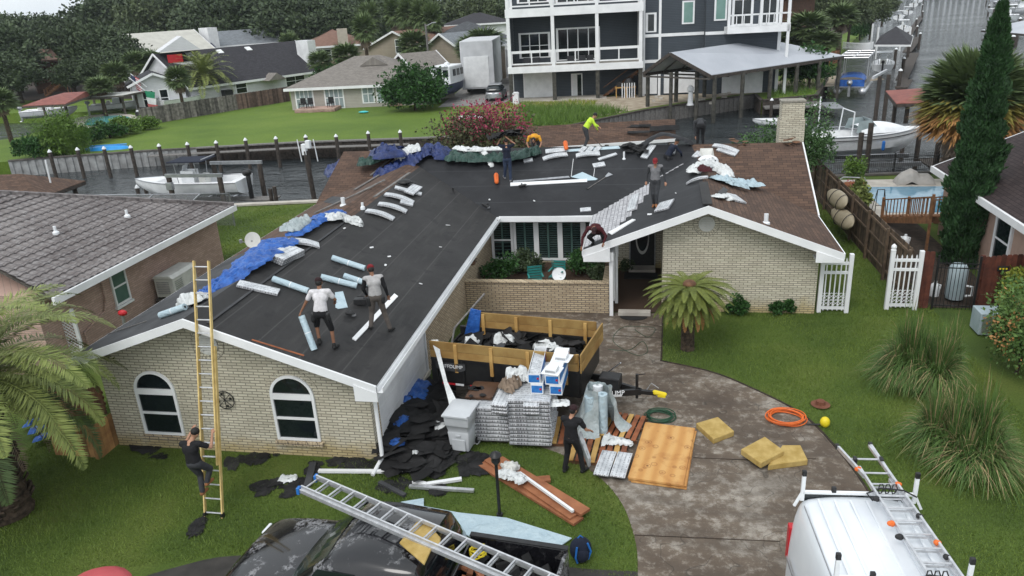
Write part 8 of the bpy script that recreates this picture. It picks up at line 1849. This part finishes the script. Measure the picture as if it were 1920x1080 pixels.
def car(label,loc,rz,mt,kind='suv',group=None):
    T=thing('parked_car',label,'car',loc,rz,group); m=MB(); loft(m,[sec(-2.3,.45,.8,.8),sec(-2.1,.35,1.0,.9),sec(-1.,.3,1.05,.93),sec(2.1,.3,1.1,.93),sec(2.35,.4,.9,.85)]); m.build('body',mt,T,smooth=True,sub=1)
    m=MB(); loft(m,[csec(-1.2,1.2,.9),csec(-.5,1.65,.9),csec(.2,1.72,.9),csec(1.9,1.68,.9),csec(2.25,1.15,.9)]); m.build('cabin','dark_glass',T,smooth=True,sub=1); m=MB(); m.box(-.35,-.66,1.68,1.7,.66,1.74); m.build('roof',mt,T,bev=.05)
    for x in(-1.45,1.45):
        for s in(-1,1): m=MB(); m.lathe([(.05,-.1),(.33,-.1),(.33,.1),(.05,.1)],16,(x,s*.85,.33),T=Euler((R_(90),0,0)).to_matrix()); m.build('wheel','rubber',T)
    return T
car('silver SUV parked between the box trailer and the dark grey house',(-17.3,83.8,0),R_(-86),'grey_metal'); car('silver car parked in the far driveway left of the white columns',(-19.2,122,0),R_(80),'grey_metal'); car('red car behind the silver one in the far driveway',(-16,125,0),R_(75),'red_paint')
T=thing('utility_pole','slim pale street light pole before the grey-roofed house','street light',(-28.5,97,0)); hz=at(850,42,y=97).z; m=MB(); m.tube([(0,0,0),(0,0,hz)],.13,8); m.build('pole','grey_wood',T); m=MB(); m.tube([(0,0,hz-.3),(.9,0,hz+.1)],.05,6); m.cbox((1.1,0,hz+.1),(.5,.2,.12)); m.build('lamp_head','grey_metal',T)
# ======================= DISTANT HOUSES =======================
def house(label,A,B,depth,ez,rise,wall,roof,gable=False,over=.5,wins=(),name='house',trim='white_trim',hipf=.5,pane='dark_glass',zb=0,ridge='along'):
    """front wall from A to B (world xy), extending back by depth"""
    A=Vector((A[0],A[1],0));B=Vector((B[0],B[1],0));d=B-A;L=d.length;T=thing(name,label,'house',tuple(A),math.atan2(d.y,d.x)); D2=depth
    m=MB(); m.box(0,0,zb,L,D2,ez)
    if gable and ridge=='along': 
        for x in(0,L-.1): m.prism([(x,0,ez),(x,D2,ez),(x,D2/2,ez+rise*.94)],(.1,0,0))
    if ridge=='across': m.prism([(0,0,ez),(L,0,ez),(L/2,0,ez+rise*.94)],(0,.1,0)); 
    m.build('wall',wall,T); o=over; m=MB(); t=.16
    if ridge=='across':
        m.prism([(-o,-o,ez-.1),(L/2,-o,ez+rise),(L/2,D2+o,ez+rise),(-o,D2+o,ez-.1)],(0,0,-t)); m.prism([(L/2,-o,ez+rise),(L+o,-o,ez-.1),(L+o,D2+o,ez-.1),(L/2,D2+o,ez+rise)],(0,0,-t))
    elif gable:
        m.prism([(-o,-o,ez-.1),(L+o,-o,ez-.1),(L+o,D2/2,ez+rise),(-o,D2/2,ez+rise)],(0,0,-t)); m.prism([(L+o,D2+o,ez-.1),(-o,D2+o,ez-.1),(-o,D2/2,ez+rise),(L+o,D2/2,ez+rise)],(0,0,-t))
    else:
        h=D2*hipf; a,b,c,e=(-o,-o,ez-.1),(L+o,-o,ez-.1),(L+o,D2+o,ez-.1),(-o,D2+o,ez-.1); r1=(h,D2/2,ez+rise);r2=(L-h,D2/2,ez+rise)
        for f in([a,b,r2,r1],[b,c,r2],[c,e,r1,r2],[e,a,r1]): m.prism(f,(0,0,-t))
    m.build('roof',roof,T); m=MB()
    if ridge=='across': m.beam((-o,-o-.02,ez-.16),(L/2,-o-.02,ez+rise-.06),.06,.26);m.beam((L/2,-o-.02,ez+rise-.06),(L+o,-o-.02,ez-.16),.06,.26); m.box(L+o,-o,ez-.36,L+o+.08,D2+o,ez-.08)
    else:
        m.box(-o,-o-.08,ez-.36,L+o,-o,ez-.08); m.box(L+o,-o,ez-.36,L+o+.05,D2+o,ez-.08) if not gable else None
        if gable:
            for x in(-o-.03,L+o+.03): m.beam((x,-o,ez-.16),(x,D2/2,ez+rise-.06),.06,.26);m.beam((x,D2/2,ez+rise-.06),(x,D2+o,ez-.16),.06,.26)
    m.build('fascia',trim,T)
    for w in wins:
        side=w[5] if len(w)>5 else 'f'; u,z,ww,hh,n=w[:5]
        def bx(u0,z0_,u1,z1_,y0,y1):
            if side=='f': return (u0,-y1,z0_,u1,-y0,z1_)
            if side=='r': return (L+y0,u0,z0_,L+y1,u1,z1_)
            return (-y1,u0,z0_,-y0,u1,z1_)
        m=MB(); m.box(*bx(u-.1,z-.1,u+ww+.1,z+hh+.1,0.0,.05)); o_=m.build('window',trim,T); m=MB()
        for k in range(n): m.box(*bx(u+ww*k/n+.05,z+.03,u+ww*(k+1)/n-.05,z+hh*.48,.05,.07)); m.box(*bx(u+ww*k/n+.05,z+hh*.53,u+ww*(k+1)/n-.05,z+hh-.03,.05,.07))
        m.build('pane',pane,o_)
    return T
# long beige bungalow
a=at(545,207);b=at(850,196); BG=house('long beige bungalow with a grey hipped roof and white French doors beyond the canal',(-39.5,79.9),(-24.5,81.2),11,2.45,2.6,'siding_beige','shingle_grey',hipf=.55,pane='glass_pale',wins=((.6,.1,1.9,2.1,4),(3.9,.1,2.0,2.1,4),(8.1,.5,1.2,1.8,2),(9.7,.5,1.2,1.8,2),(12.6,.3,1.1,1.9,2)),name='bungalow')
m=MB(); m.box(10.95,-.04,0,12.4,0,2.3); m.build('brick_panel','brick_pink',BG); m=MB(); m.prism([(7.2,3.2,4.1),(10.4,3.2,4.1),(8.8,3.2,5.0)],(0,3,0)); m.build('dormer','shingle_grey',BG); 
m=MB(); m.box(1.2,-2.6,0,5.6,-.2,.35); m.build('terrace','brick_pink',BG)
for k,(x,z) in enumerate(((1.8,.35),(2.6,.35),(4.9,.35))): 
    c=BG.matrix_basis; bpy.context.view_layer.update(); p=BG.matrix_basis@Vector((x,-1.6,z)); T=thing('patio_chair',['left','middle','right'][k]+' dark chair on the beige bungalow\'s terrace','chair',tuple(p)); m=MB(); m.box(-.3,-.3,.4,.3,.3,.48);m.box(-.3,.25,.48,.3,.32,1.05); m.build('seat','black_plastic',T); 
    for sx in(-.25,.25): m=MB(); m.tube([(sx,-.25,0),(sx,-.25,.65),(sx,.28,.65),(sx,.28,0)],.03,6); m.build('leg','black_metal',T)
house('gabled grey-roofed extension of the bungalow behind the round bush',(-25.5,84),(-17.5-5.2,86.5),10,2.6,2.4,'siding_beige','shingle_grey',gable=True,name='bungalow')
T=thing('teal_disc','small turquoise sled lying on the far lawn','sled',tuple(at(682,212))); m=MB(); m.ell((0,0,.12),(.55,.35,.1),12,6); m.build('body','turquoise',T,smooth=True)
T=thing('blue_kayaks','blue upturned plastic boat lying on the far lawn by the hedge','boat',tuple(at(200,280)),R_(12)); m=MB(); m.grid(lambda u,v:((u-.5)*4.0,(v-.5)*1.3*math.sin(math.pi*u)**.3,.35*math.sin(math.pi*v)**.5*math.sin(math.pi*u)**.3),16,8); m.build('hull','blue_bright',T,smooth=True); m=MB(); m.tube([(-1.8,0,.36),(1.8,0,.36)],.05,6); m.build('keel','blue_bright',T)
# white house with the big dark roof: its long right wall runs away from us
WH=house('white house with a huge dark slate roof and white chimney beyond the grey board fence',(-57.,88.5),(-47.5,107.5),12,2.1,4.0,'siding_white','shingle_dark',gable=True,wins=((6.5,.5,1.6,1.3,1),(14.5,.4,3.2,1.4,2),(2.,1.0,1.6,1.6,1,'l'),(5.,1.0,1.8,1.6,1,'l')),name='slate_roof_house')
m=MB(); m.box(19.6,.6,0,21,3.2,6.2); m.build('chimney','white_paint',WH); m=MB(); 
for k in range(3): m.cbox((4+k*4.5,5.2,5.65),(.8,.8,.12),rx=R_(32))
m.build('skylight','white_trim',WH); m=MB(); m.prism([(10.5,-1.8,1.7),(13.3,-1.8,1.7),(11.9,-1.8,2.6)],(0,1.8,0)); m.build('porch_roof','shingle_grey',WH); m=MB(); m.box(4.2,-.9,0,5.4,-.1,1.2); m.build('ac_unit','black_plastic',WH)
house('small white gabled sunroom with flags at the pool end of the slate-roofed house',(-61.3,83.5),(-57.3,86.6),7,3.0,1.2,'siding_white','shingle_dark',ridge='across',wins=((1.,.3,1.2,1.9,1),(2.9,.3,.9,1.9,1),(1.,.9,1.6,1.6,1,'r'),(4.,.9,1.2,1.6,1,'r')),name='sunroom')
T=thing('balcony','white balcony with a red cloth above the sunroom','balcony',(-61,90.5,0),R_(40)); m=MB(); m.box(0,0,3.9,4,3,4.1);m.box(0,-.05,4.1,4,.0,4.9); m.build('rail','white_trim',T); m=MB(); m.box(.4,-.12,4.9,2.2,-.06,5.9); m.build('red_cloth','red_paint',T); m=MB(); m.prism([(-.5,-.3,6.3),(4.5,-.3,6.3),(2.5,-.3,8)],(0,4,0)); m.build('gable','siding_white',T)
plankfence('grey_board_fence','weathered grey board fence along the far lawn',tuple(at(268,236))[:2],tuple(at(447,206))[:2],1.75,'boards_grey2',.2); plankfence('brown_board_fence','brown board fence continuing behind the beige bungalow',tuple(at(447,206))[:2],tuple(at(545,190))[:2],1.75,'boards_brown2',.2)
# flags
def flag(label,p,h,kind):
    T=thing('flag_pole',label,'flag',p); m=MB(); m.tube([(0,0,0),(-1.6,-.2,1.6)] if kind!='i' else [(0,0,0),(.5,0,1.6)],.04,6); m.build('pole','white_plastic',T)
    if kind=='us':
        o=Vector((-1.6,-.2,1.5)); 
        m=MB();r=MB();bl_=MB()
        for k in range(13): (r if k%2==0 else m).prism([o+Vector((0+k*.0,0,-k*.115)),o+Vector((1.0,.0,-.55-k*.115)),o+Vector((1.0,0,-.55-(k+1)*.115)),o+Vector((0,0,-(k+1)*.115))],(0,.02,0))
        bl_.prism([o+Vector((0,-.02,0)),o+Vector((.5,-.02,-.28)),o+Vector((.5,-.02,-.28-.8)),o+Vector((0,-.02,-.8))],(0,.01,0)); m.build('white_stripe','white_paint',T);r.build('red_stripe','red_paint',T);bl_.build('canton','cloth_navy2',T)
    else:
        cs=[('g','flag_green'),('w','white_paint'),('r','red_soft')]
        for k,(n_,c_) in enumerate(cs): m=MB(); m.prism([(0,-.1,-k*.75),(1.3,-.1,-.2-k*.75),(1.1,-.1,-.2-(k+1)*.75),(.1,-.1,-(k+1)*.75)],(0,.02,0)); m.build('stripe',c_,T)
flag('striped red, white and blue flag on a slanting pole at the sunroom corner',tuple(at(275,163,y=84)),1,'us'); flag('green, white and red flag hanging on the sunroom gable',tuple(at(272,170,y=83.)),1,'it')
# pool, patio, left boathouses
sheet('pool_patio',smooth(A2((118,236),(150,243),(205,236),(268,232),(270,222),(225,213),(150,220),(118,236)),3),.03,'concrete_pale'); sheet('pool_water',smooth(A2((158,235),(185,237),(225,230),(245,222),(220,217),(170,222),(158,235)),3),.05,'pool_water')
canopy('red_roof_boathouse','long boathouse with a low rusty red roof behind the swimming pool',[tuple(at(40,197,z=2.6))[:2],tuple(at(122,193,z=2.6))[:2],tuple(at(195,168,z=2.6))[:2],tuple(at(120,172,z=2.6))[:2]],2.5,.5,'red_roof',[tuple(at(88,225))[:2],tuple(at(128,222))[:2],tuple(at(180,205))[:2]],ridge=[tuple(at(90,182,z=3))[:2],tuple(at(160,172,z=3))[:2]])
canopy('flat_boathouse','low pale-roofed boat shelter beside the swimming pool',[(-68,78),(-60,80),(-60,84),(-68,83)],2.3,.2,'off_white',[(-67,79),(-61,81),(-61,83.5)])
for k,(x,y,a,l) in enumerate(((-64,84,30,'white boat under the pale boat shelter'),(-70,80,20,'dark-hulled boat under the red roof by the pool'),(-57.5,87.5,60,'white boat with a blue top behind the pool patio'))): boat('motorboat',l,(x,y,.1),R_(a),6,2.3,.9,'open')
T=thing('wicker_sofa','dark wicker sofa group with white cushions on the pool patio','sofa',(-56.5,79.3,0)); m=MB(); m.box(-1.6,-.6,0,1.6,.6,.5);m.box(-1.6,.4,.5,1.6,.6,.9); m.build('frame','black_plastic',T,bev=.05); m=MB()
for k in range(3): m.box(-1.5+k,-.5,.5,-.6+k,.35,.68)
m.build('cushion','white_paint',T,bev=.05)
house('brown wooden cabin on posts among the dark trees',tuple(at(72,176))[:2],tuple(at(124,171))[:2],7,at(100,118,y=100).z,1.5,'brown_cabin','roof_brown',wins=((1,2.6,1.2,1.2,1),),name='cabin',trim='brown_cabin'); pass
T=thing('wooden_stairs','orange-brown outdoor stair of the cabin among the trees','stairs',tuple(at(100,178))); stairs(T,*tuple(at(88,180))[:2],3.2,1.2,8,2.2,1.2)
# back row of houses
def H2(label,pxA,pyA,YA,pxB,pyB,YB,depth,rise,wall,roof,**k):
    a=at(pxA,pyA,y=YA);b=at(pxB,pyB,y=YB); return house(label,(a.x,a.y),(b.x,b.y),depth,(a.z+b.z)/2,rise,wall,roof,**k)
SH=H2('white stucco house with solar panels on its sloping roof',268,105,118,398,92,128,14,3.4,'white_paint','roof_cream',gable=True,wins=((6,1.8,1.1,1.1,1),(8,1.8,1.1,1.1,1),(10,1.8,1.1,1.1,1)),name='white_house'); pass; m=MB(); m.prism([(8.5,1.5,4.9),(13.5,1.5,4.9),(13.5,5.6,6.7),(8.5,5.6,6.7)],(0,0,.1)); m.build('solar_panel','solar',SH)
m=MB(); m.box(13.2,3,3,15,6.5,8.2); m.build('chimney','white_paint',SH)
H2('dark blue two-storey house with a grey roof',415,85,135,520,78,140,10,2.4,'siding_blue','shingle_grey2',gable=True,wins=((2,3.2,1.6,1.4,1),(9,3.2,2,1.6,2)),name='blue_house')
TH=H2('tan two-storey house with a brown roof and pale chimney',562,88,118,690,80,122,11,2.2,'siding_tan','roof_brown2',wins=((1.5,2.6,3.2,1.6,3),(7,3.2,1,1.4,1)),name='tan_house'); pass
m=MB(); m.box(6.,-1,0,7.6,0,7.2); m.build('chimney','stucco_pale',TH)
H2('tan house end with a shallow gable and one window, right of the palm',690,90,116,800,88,110,14,2.3,'siding_tan','roof_brown2',ridge='across',wins=((6.2,3.6,1.2,1.8,1),),name='tan_house')
H2('tan garage with a brown door behind the bungalow',800,84,104,862,95,100,8,1.8,'siding_tan','shingle_grey2',ridge='across',wins=(),name='garage')
H2('white two-storey house with a flat dark roof beyond the palms',838,46,135,960,40,138,10,1.6,'white_paint','shingle_dark',wins=((4.5,3.4,1.2,.9,1),),name='white_house')
H2('low house with a dark grey hipped roof behind the street light',805,78,112,965,76,116,12,2.6,'white_paint','shingle_grey3',wins=((14,.5,1.6,1.8,1),(17,.5,1.6,1.8,1)),name='grey_roof_house')
H2('orange-brown brick house right of the dark grey house',1440,15,118,1500,8,122,12,2.5,'brick_orange','roof_brown2',wins=((1,2.,1.3,2.,1),(4,2,1.3,2.,1)),name='brick_house')
H2('brown wooden house with a balcony above the dark palms',1475,0,112,1530,-20,118,10,2.5,'brown_cabin','roof_brown',wins=((1,3,1.3,2.,1),),name='brown_house')
for k,(px,py) in enumerate([(600,10),(800,8),(1020,6),(300,12),(120,20)]): pass
# orange fence right, white curved fence
plankfence('orange_fence','orange-brown board fence behind the metal boathouse',tuple(at(1490,132))[:2],tuple(at(1572,118))[:2],1.6,'orange_board',.25)
T=thing('white_fence','low curved white picket fence above the pontoon boat','fence',(27,108,0)); m=MB(); A=at(1580,92);B=at(1636,92); 
for k in range(34): f=k/33; p=A.lerp(B,f)-Vector(T.location)+Vector((0,-3*math.sin(f*3.14),0)); m.beam(p,p+Vector((0,0,1.1)),.1,.06)
for z in(.25,.95): m.tube([A.lerp(B,f/8)-Vector(T.location)+Vector((0,-3*math.sin(f/8*3.14),z)) for f in range(9)],.05,4)
m.build('pickets','white_trim',T)
# ======================= TREES =======================
def treeproto(name,R,Hh,n,ls,mt,trunkh,label,k=None,cat='tree',low=.25):
    T=thing(name,label,cat,(0,0,0)); lf=LF(); cloud(lf,(0,0,Hh*.58),(R,R,Hh*.4),n,ls,0,.4,k,low=low); lf.build('crown',mt,T); m=MB(); limbs(m,(0,0,0),(0,0,Hh*.75),R*.07,7,R*.7); m.build('trunk','tree_bark',T); return T
oaks=[treeproto('oak_tree',5.5,12,9000,.62,'leaf_oak','','dark oak in the dense treeline behind the houses',46,low=.7),treeproto('oak_tree',6.5,14,9500,.66,'leaf_oak','','x',60,low=.7),treeproto('oak_tree',4.6,13,8000,.58,'leaf_oak_light','','x',36,low=.7)]
GT='oaks of the treeline behind the houses'
LT='dark leafy oak in the dense treeline behind the houses'
first=[True]*3
def put(px,topy,Y,kind,label=LT,group=GT,sc=None,jit=2.):
    p=at(px,topy,y=Y); b=[12,14,13][kind]; s=max(p.z,4)/b/.87
    o=oaks[kind] if first[kind] else dup(oaks[kind]); first[kind]=False
    o.location=(p.x,Y,0); o.rotation_euler=(0,0,random.uniform(0,6.28)); w=s*random.uniform(.95,1.2) if sc is None else sc; o.scale=(w,w,s); o['label']=label;o['group']=group
sk=lambda px:np.interp(px,[-80,0,100,170,200,260,300,400,500,600,700,900],[40,42,44,34,14,6,2,0,-4,6,6,2])
for Y,step,dy in((150,46,0),(168,52,6),(195,60,8)):
    px=-90+random.uniform(0,20)
    while px<1000:
        put(px,sk(px)+dy*.4+random.uniform(-7,12),Y+random.uniform(-5,5),random.randrange(3)); px+=step*random.uniform(.8,1.2)
for px,ty,Y,l in((-30,60,104,'dark oak at the far left edge above the canal bend'),(10,62,112,'dark oak left of the brown cabin'),(95,66,118,'dark oak right behind the brown cabin'),(172,62,112,'broad dark oak between the cabin and the palms'),(205,68,110,'dark oak whose edge overlaps the solar-panel house'),(250,58,128,'tall oak behind the solar-panel house'),(-5,120,92,'dark tree at the left edge beyond the canal'),(190,110,100,'low dark oak over the red boathouse roof'),(20,112,97,'low dark tree at the left of the brown cabin'),(130,122,101,'low dark tree right of the brown cabin'),(-30,125,95,'low tree on the left frame edge')): put(px,ty,Y,random.randrange(2),l,None)
for px,ty,Y,l in((1480,-10,128,'dark tree behind the brown wooden house'),(1560,-40,124,'tall drooping tree right of the brown house'),(1600,-25,132,'grey-green tree overhanging the left canal bank'),(1640,-10,150,'dark tree behind the hip-roofed boathouse'),(1660,-15,190,'far tree on the left canal bank')): put(px,ty,Y,2,l,None,sc=.62)
for k in range(46): 
    x=random.uniform(-160,230); put(0,0,1,0) if False else None
px=1600
while px<2050: put(px,-62+random.uniform(-4,4),random.uniform(440,470),random.randrange(3),'hazy tree on the far shore at the end of the wide canal','trees on the far shore',sc=2.2); px+=11
for px in range(1000,1600,55): put(px,-60,random.uniform(230,260),random.randrange(3),'distant tree hidden mostly behind the dark grey house','trees behind the dark grey house',sc=1.3)
# sabal / fan palms
def sabal(R=1.8,th=4.5,k=46,label='x',dead=10,mt='leaf_sabal'):
    T=thing('sabal_palm',label,'palm',(0,0,0)); trunk_mb((0,0,0),(0,0,th),.22,.18,8,bulge=.4,rings=10).build('trunk','palm_bark',T); lf=LF()
    for i in range(k): fan(lf,(0,0,th),i*2.4,1.35-1.9*i/k,R*.5,R*.62,16,0,droop=.3)
    for i in range(dead): fan(lf,(0,0,th-.2),i*2.1,-1.1,R*.4,R*.5,10,1,droop=.7)
    lf.build('crown',[mt,'leaf_dead_grey'],T); return T
sp=sabal(label='x')
def ps(px,py,ty,label,sc=1.,Y=None,proto=None):
    c=at(px,py); 
    if Y: c=Vector((at(px,py,y=Y).x,Y,0))
    z=at(px,ty,y=c.y).z; o=dup(proto or sp,(c.x,c.y,0),random.uniform(0,6),label); s=z/(4.5+1.2); sc*=.66; o.scale=(sc,sc,s); return o
sp0=[True]
for px,py,ty,l,sc,Y in((22,266,170,'grey-trunked palm on the far lawn at the left edge',1.5,None),(195,200,148,'left palm of the clump beside the pool',1.6,80),(232,205,120,'tall palm behind the pool patio',1.7,84),(268,190,100,'palm cluster left of the slate-roofed house',1.8,97),(300,180,98,'palm touching the slate roof\'s left gable',1.6,99),(348,222,128,'palm with a slim trunk before the sunroom',1.35,None),
    (690,120,30,'sabal palm before the tan house\'s roof',1.8,108),(700,95,8,'tall palm behind the tan house, left of the group',1.9,125),(748,90,-3,'second tall palm of the group above the tan house',2.0,125),(772,90,0,'third tall palm of the group above the tan house',2.0,122),(797,90,3,'fourth tall palm of the group, beside the white house',2.0,120),(812,85,12,'rightmost tall palm of the group above the tan house',1.8,118),(780,125,62,'bushy palm in front of the tan garage',2.2,99),(910,105,58,'round palm beside the street light',2.6,100),(885,110,72,'low palm clump left of the box trailer',2.2,99),
    (545,90,66,'pale yellow-green palm between the blue and tan houses',1.8,118),(650,118,86,'spreading palm behind the beige bungalow\'s ridge',2.0,96),(600,120,100,'low palm behind the left end of the bungalow roof',1.6,95),(1510,90,28,'dark fan palm right of the dark grey house',2.6,103),(1540,95,62,'lower fan palm above the orange fence',2.2,100),(1575,60,12,'yellow-green palm overhanging the left canal bank',2.4,118),(1485,100,60,'leftmost fan palm behind the metal boathouse',2.0,104)):
    ps(px,py,ty,l,sc,Y)
for o in [sp]+KIDS(sp): bpy.data.objects.remove(o)
sheet('ground_under_trees',[(-64,101),(-70,97),(-85,98),(-130,112),(-260,170),(-260,240),(60,240),(30,150),(-20,150),(-60,140)],.03,'soil')
# feathery palm before the slate-roofed house
c=at(392,190); T=thing('date_palm','feathery bright date palm standing before the slate roof','palm',(c.x,c.y,0)); z=at(392,140,y=c.y).z; trunk_mb((0,0,0),(0,0,z),.4,.3,10,rings=14).build('trunk','palm_bark',T); lf=LF()
for i in range(46): frond(lf,(0,0,z),i*2.4,1.35-1.6*i/46,4.0,34,.8,.09,droop=1.3,vee=.3)
lf.build('crown','leaf_palm',T)
# big fan palm on the right with dead skirt
FPc=Vector((15.6,42.5,0)); FPm=thing('fan_palm','large fan palm with orange dying leaves and a grey dead skirt behind the cypress','palm',tuple(FPc)); trunk_mb((0,0,0),(0,0,4.0),.35,.3,10).build('trunk','palm_bark',FPm); lf=LF(); lf2=LF()
for i in range(70): fan(lf,(0,0,4.2),i*2.4,1.4-1.25*(i/70),1.4,1.65,30,0,droop=.2)
for i in range(46): fan(lf,(0,0,4.1),i*2.4+.3,.35-.5*(i/46),1.4,1.65,26,1,droop=.35)
for i in range(60): fan(lf,(0,0,4.),i*2.4+.7,.1-.5*(i/60),1.4,1.65,26,2,droop=.4)
for i in range(90): fan(lf,(0,0,3.7-.012*i),i*2.4,-.75-.5*(i/90),1.1,1.25,20,3,droop=.8)
lf.build('crown',['leaf_sabal','leaf_yellow2','leaf_dead','leaf_dead_grey'],FPm)
# round bush, crape myrtle, shrubs
c=at(768,212); bush('round_bush',(c.x,c.y+2,0),(3.1,2.8,2.9),16000,.3,'leaf_bush','big round dark green bush at the right end of the beige bungalow','bush',k=90)
CM=Vector((-9.6,41.2,-.3)); T=thing('crape_myrtle','crape myrtle covered in pink-red blossom behind the house','tree',tuple(CM)); lf=LF(); cloud(lf,(0,0,2.3),(2.9,2.2,2.7),17000,.17,0,.3,110,low=.7); cloud(lf,(.4,0,3.6),(2.6,1.9,2.1),3000,.13,1,.8,50,low=.1); lf.build('crown',['leaf_myrtle','flower_pink'],T); m=MB(); limbs(m,(0,0,0),(0,0,4),.14,9,2.4); m.build('trunk','tree_bark',T)
for px,py,r,h_,n,mt,l in((1430,262,1.4,2.2,4500,'leaf_bush2','fluffy green shrub left of the chimney'),(1520,258,1.1,2.6,4500,'leaf_bush2','fluffy green shrub right of the chimney'),): 
    c=at(px,py,y=36.8 if px<1500 else 38.5); c.z=0; bush('garden_shrub',(c.x,c.y,1.2 if px<1500 else 1.0),(r,r,h_),n,.12,mt,l)
c=at(125,288); bush('reed_clump',(c.x,c.y,0),(1.7,1.1,2.2),3500,.2,'leaf_weed','tall pale green reeds above the blue boat',cat='shrub'); lf=LF(); 
for i in range(200): frond(lf,(random.uniform(-1.9,1.9),random.uniform(-1,1),0),random.uniform(0,6.3),random.uniform(1.,1.5),random.uniform(2.5,4.2),8,.5,.06,droop=.7)
o=lf.build('reeds','leaf_weed'); o.location=(c.x,c.y,0); tag(o,'fine upright reeds standing in the pale green clump','reeds')
for k,(px,py,w,h_) in enumerate([(50,300,1.5,1.3),(85,297,1.4,1.1),(195,262,1.6,1.1),(228,254,1.6,1.),(165,272,1.4,1.2),(262,246,1.4,.9)]): c=at(px,py); bush('hedge_bush',(c.x,c.y+.8,0),(w,1.,h_),3200,.2,'leaf_weed' if k%2 else 'leaf_bush',['leftmost low','second low','fourth','fifth','third','rightmost']['leftmost low|second low|fourth|fifth|third|rightmost'.split('|').index(['leftmost low','second low','fourth','fifth','third','rightmost'][k])]+' green bush from the left in the hedge row below the swimming pool')
for k,(px,py,l) in enumerate([(1585,58,'yellow-green round shrub above the white curved fence'),(1612,75,'small dark shrub beside the hip-roofed boathouse'),(1520,118,'wide green bush behind the orange fence'),(1515,165,'leafy green bank between the boathouse posts and the pontoon boat'),(760,110,'dark bush between the bungalow and the tan garage'),(735,112,'grey-green bush left of the dark one behind the bungalow'),(620,118,'small shrub behind the bungalow ridge')]):
    c=at(px,py); 
    if py in(110,112,118) and px<1000: c=Vector((at(px,py,y=94).x,94,0))
    bush('garden_bush',(c.x,c.y,0),(2.6,2.2,2.6),3200,.35,'leaf_yellow' if k==0 else 'leaf_bush',l)
# debris on the sand
for k in range(9): c=at(random.uniform(1220,1420),random.uniform(170,198)); mb=MB(); mb.cbox(c+Vector((0,0,.1)),(random.uniform(.3,.9),.3,.2),random.uniform(0,3)); tag(mb.build('rubble_piece','concrete_pale'),'loose piece of rubble on the sand under the metal boathouse','rubble','rubble pieces on the sand')
# humid air between here and the far shore
m=MB(); m.box(-1600,-60,-6,1600,2600,42); hz_=m.build('haze','haze'); hz_['kind']='stuff'; hz_['label']='thin humid haze over the canals and far trees'; hz_['category']='haze'
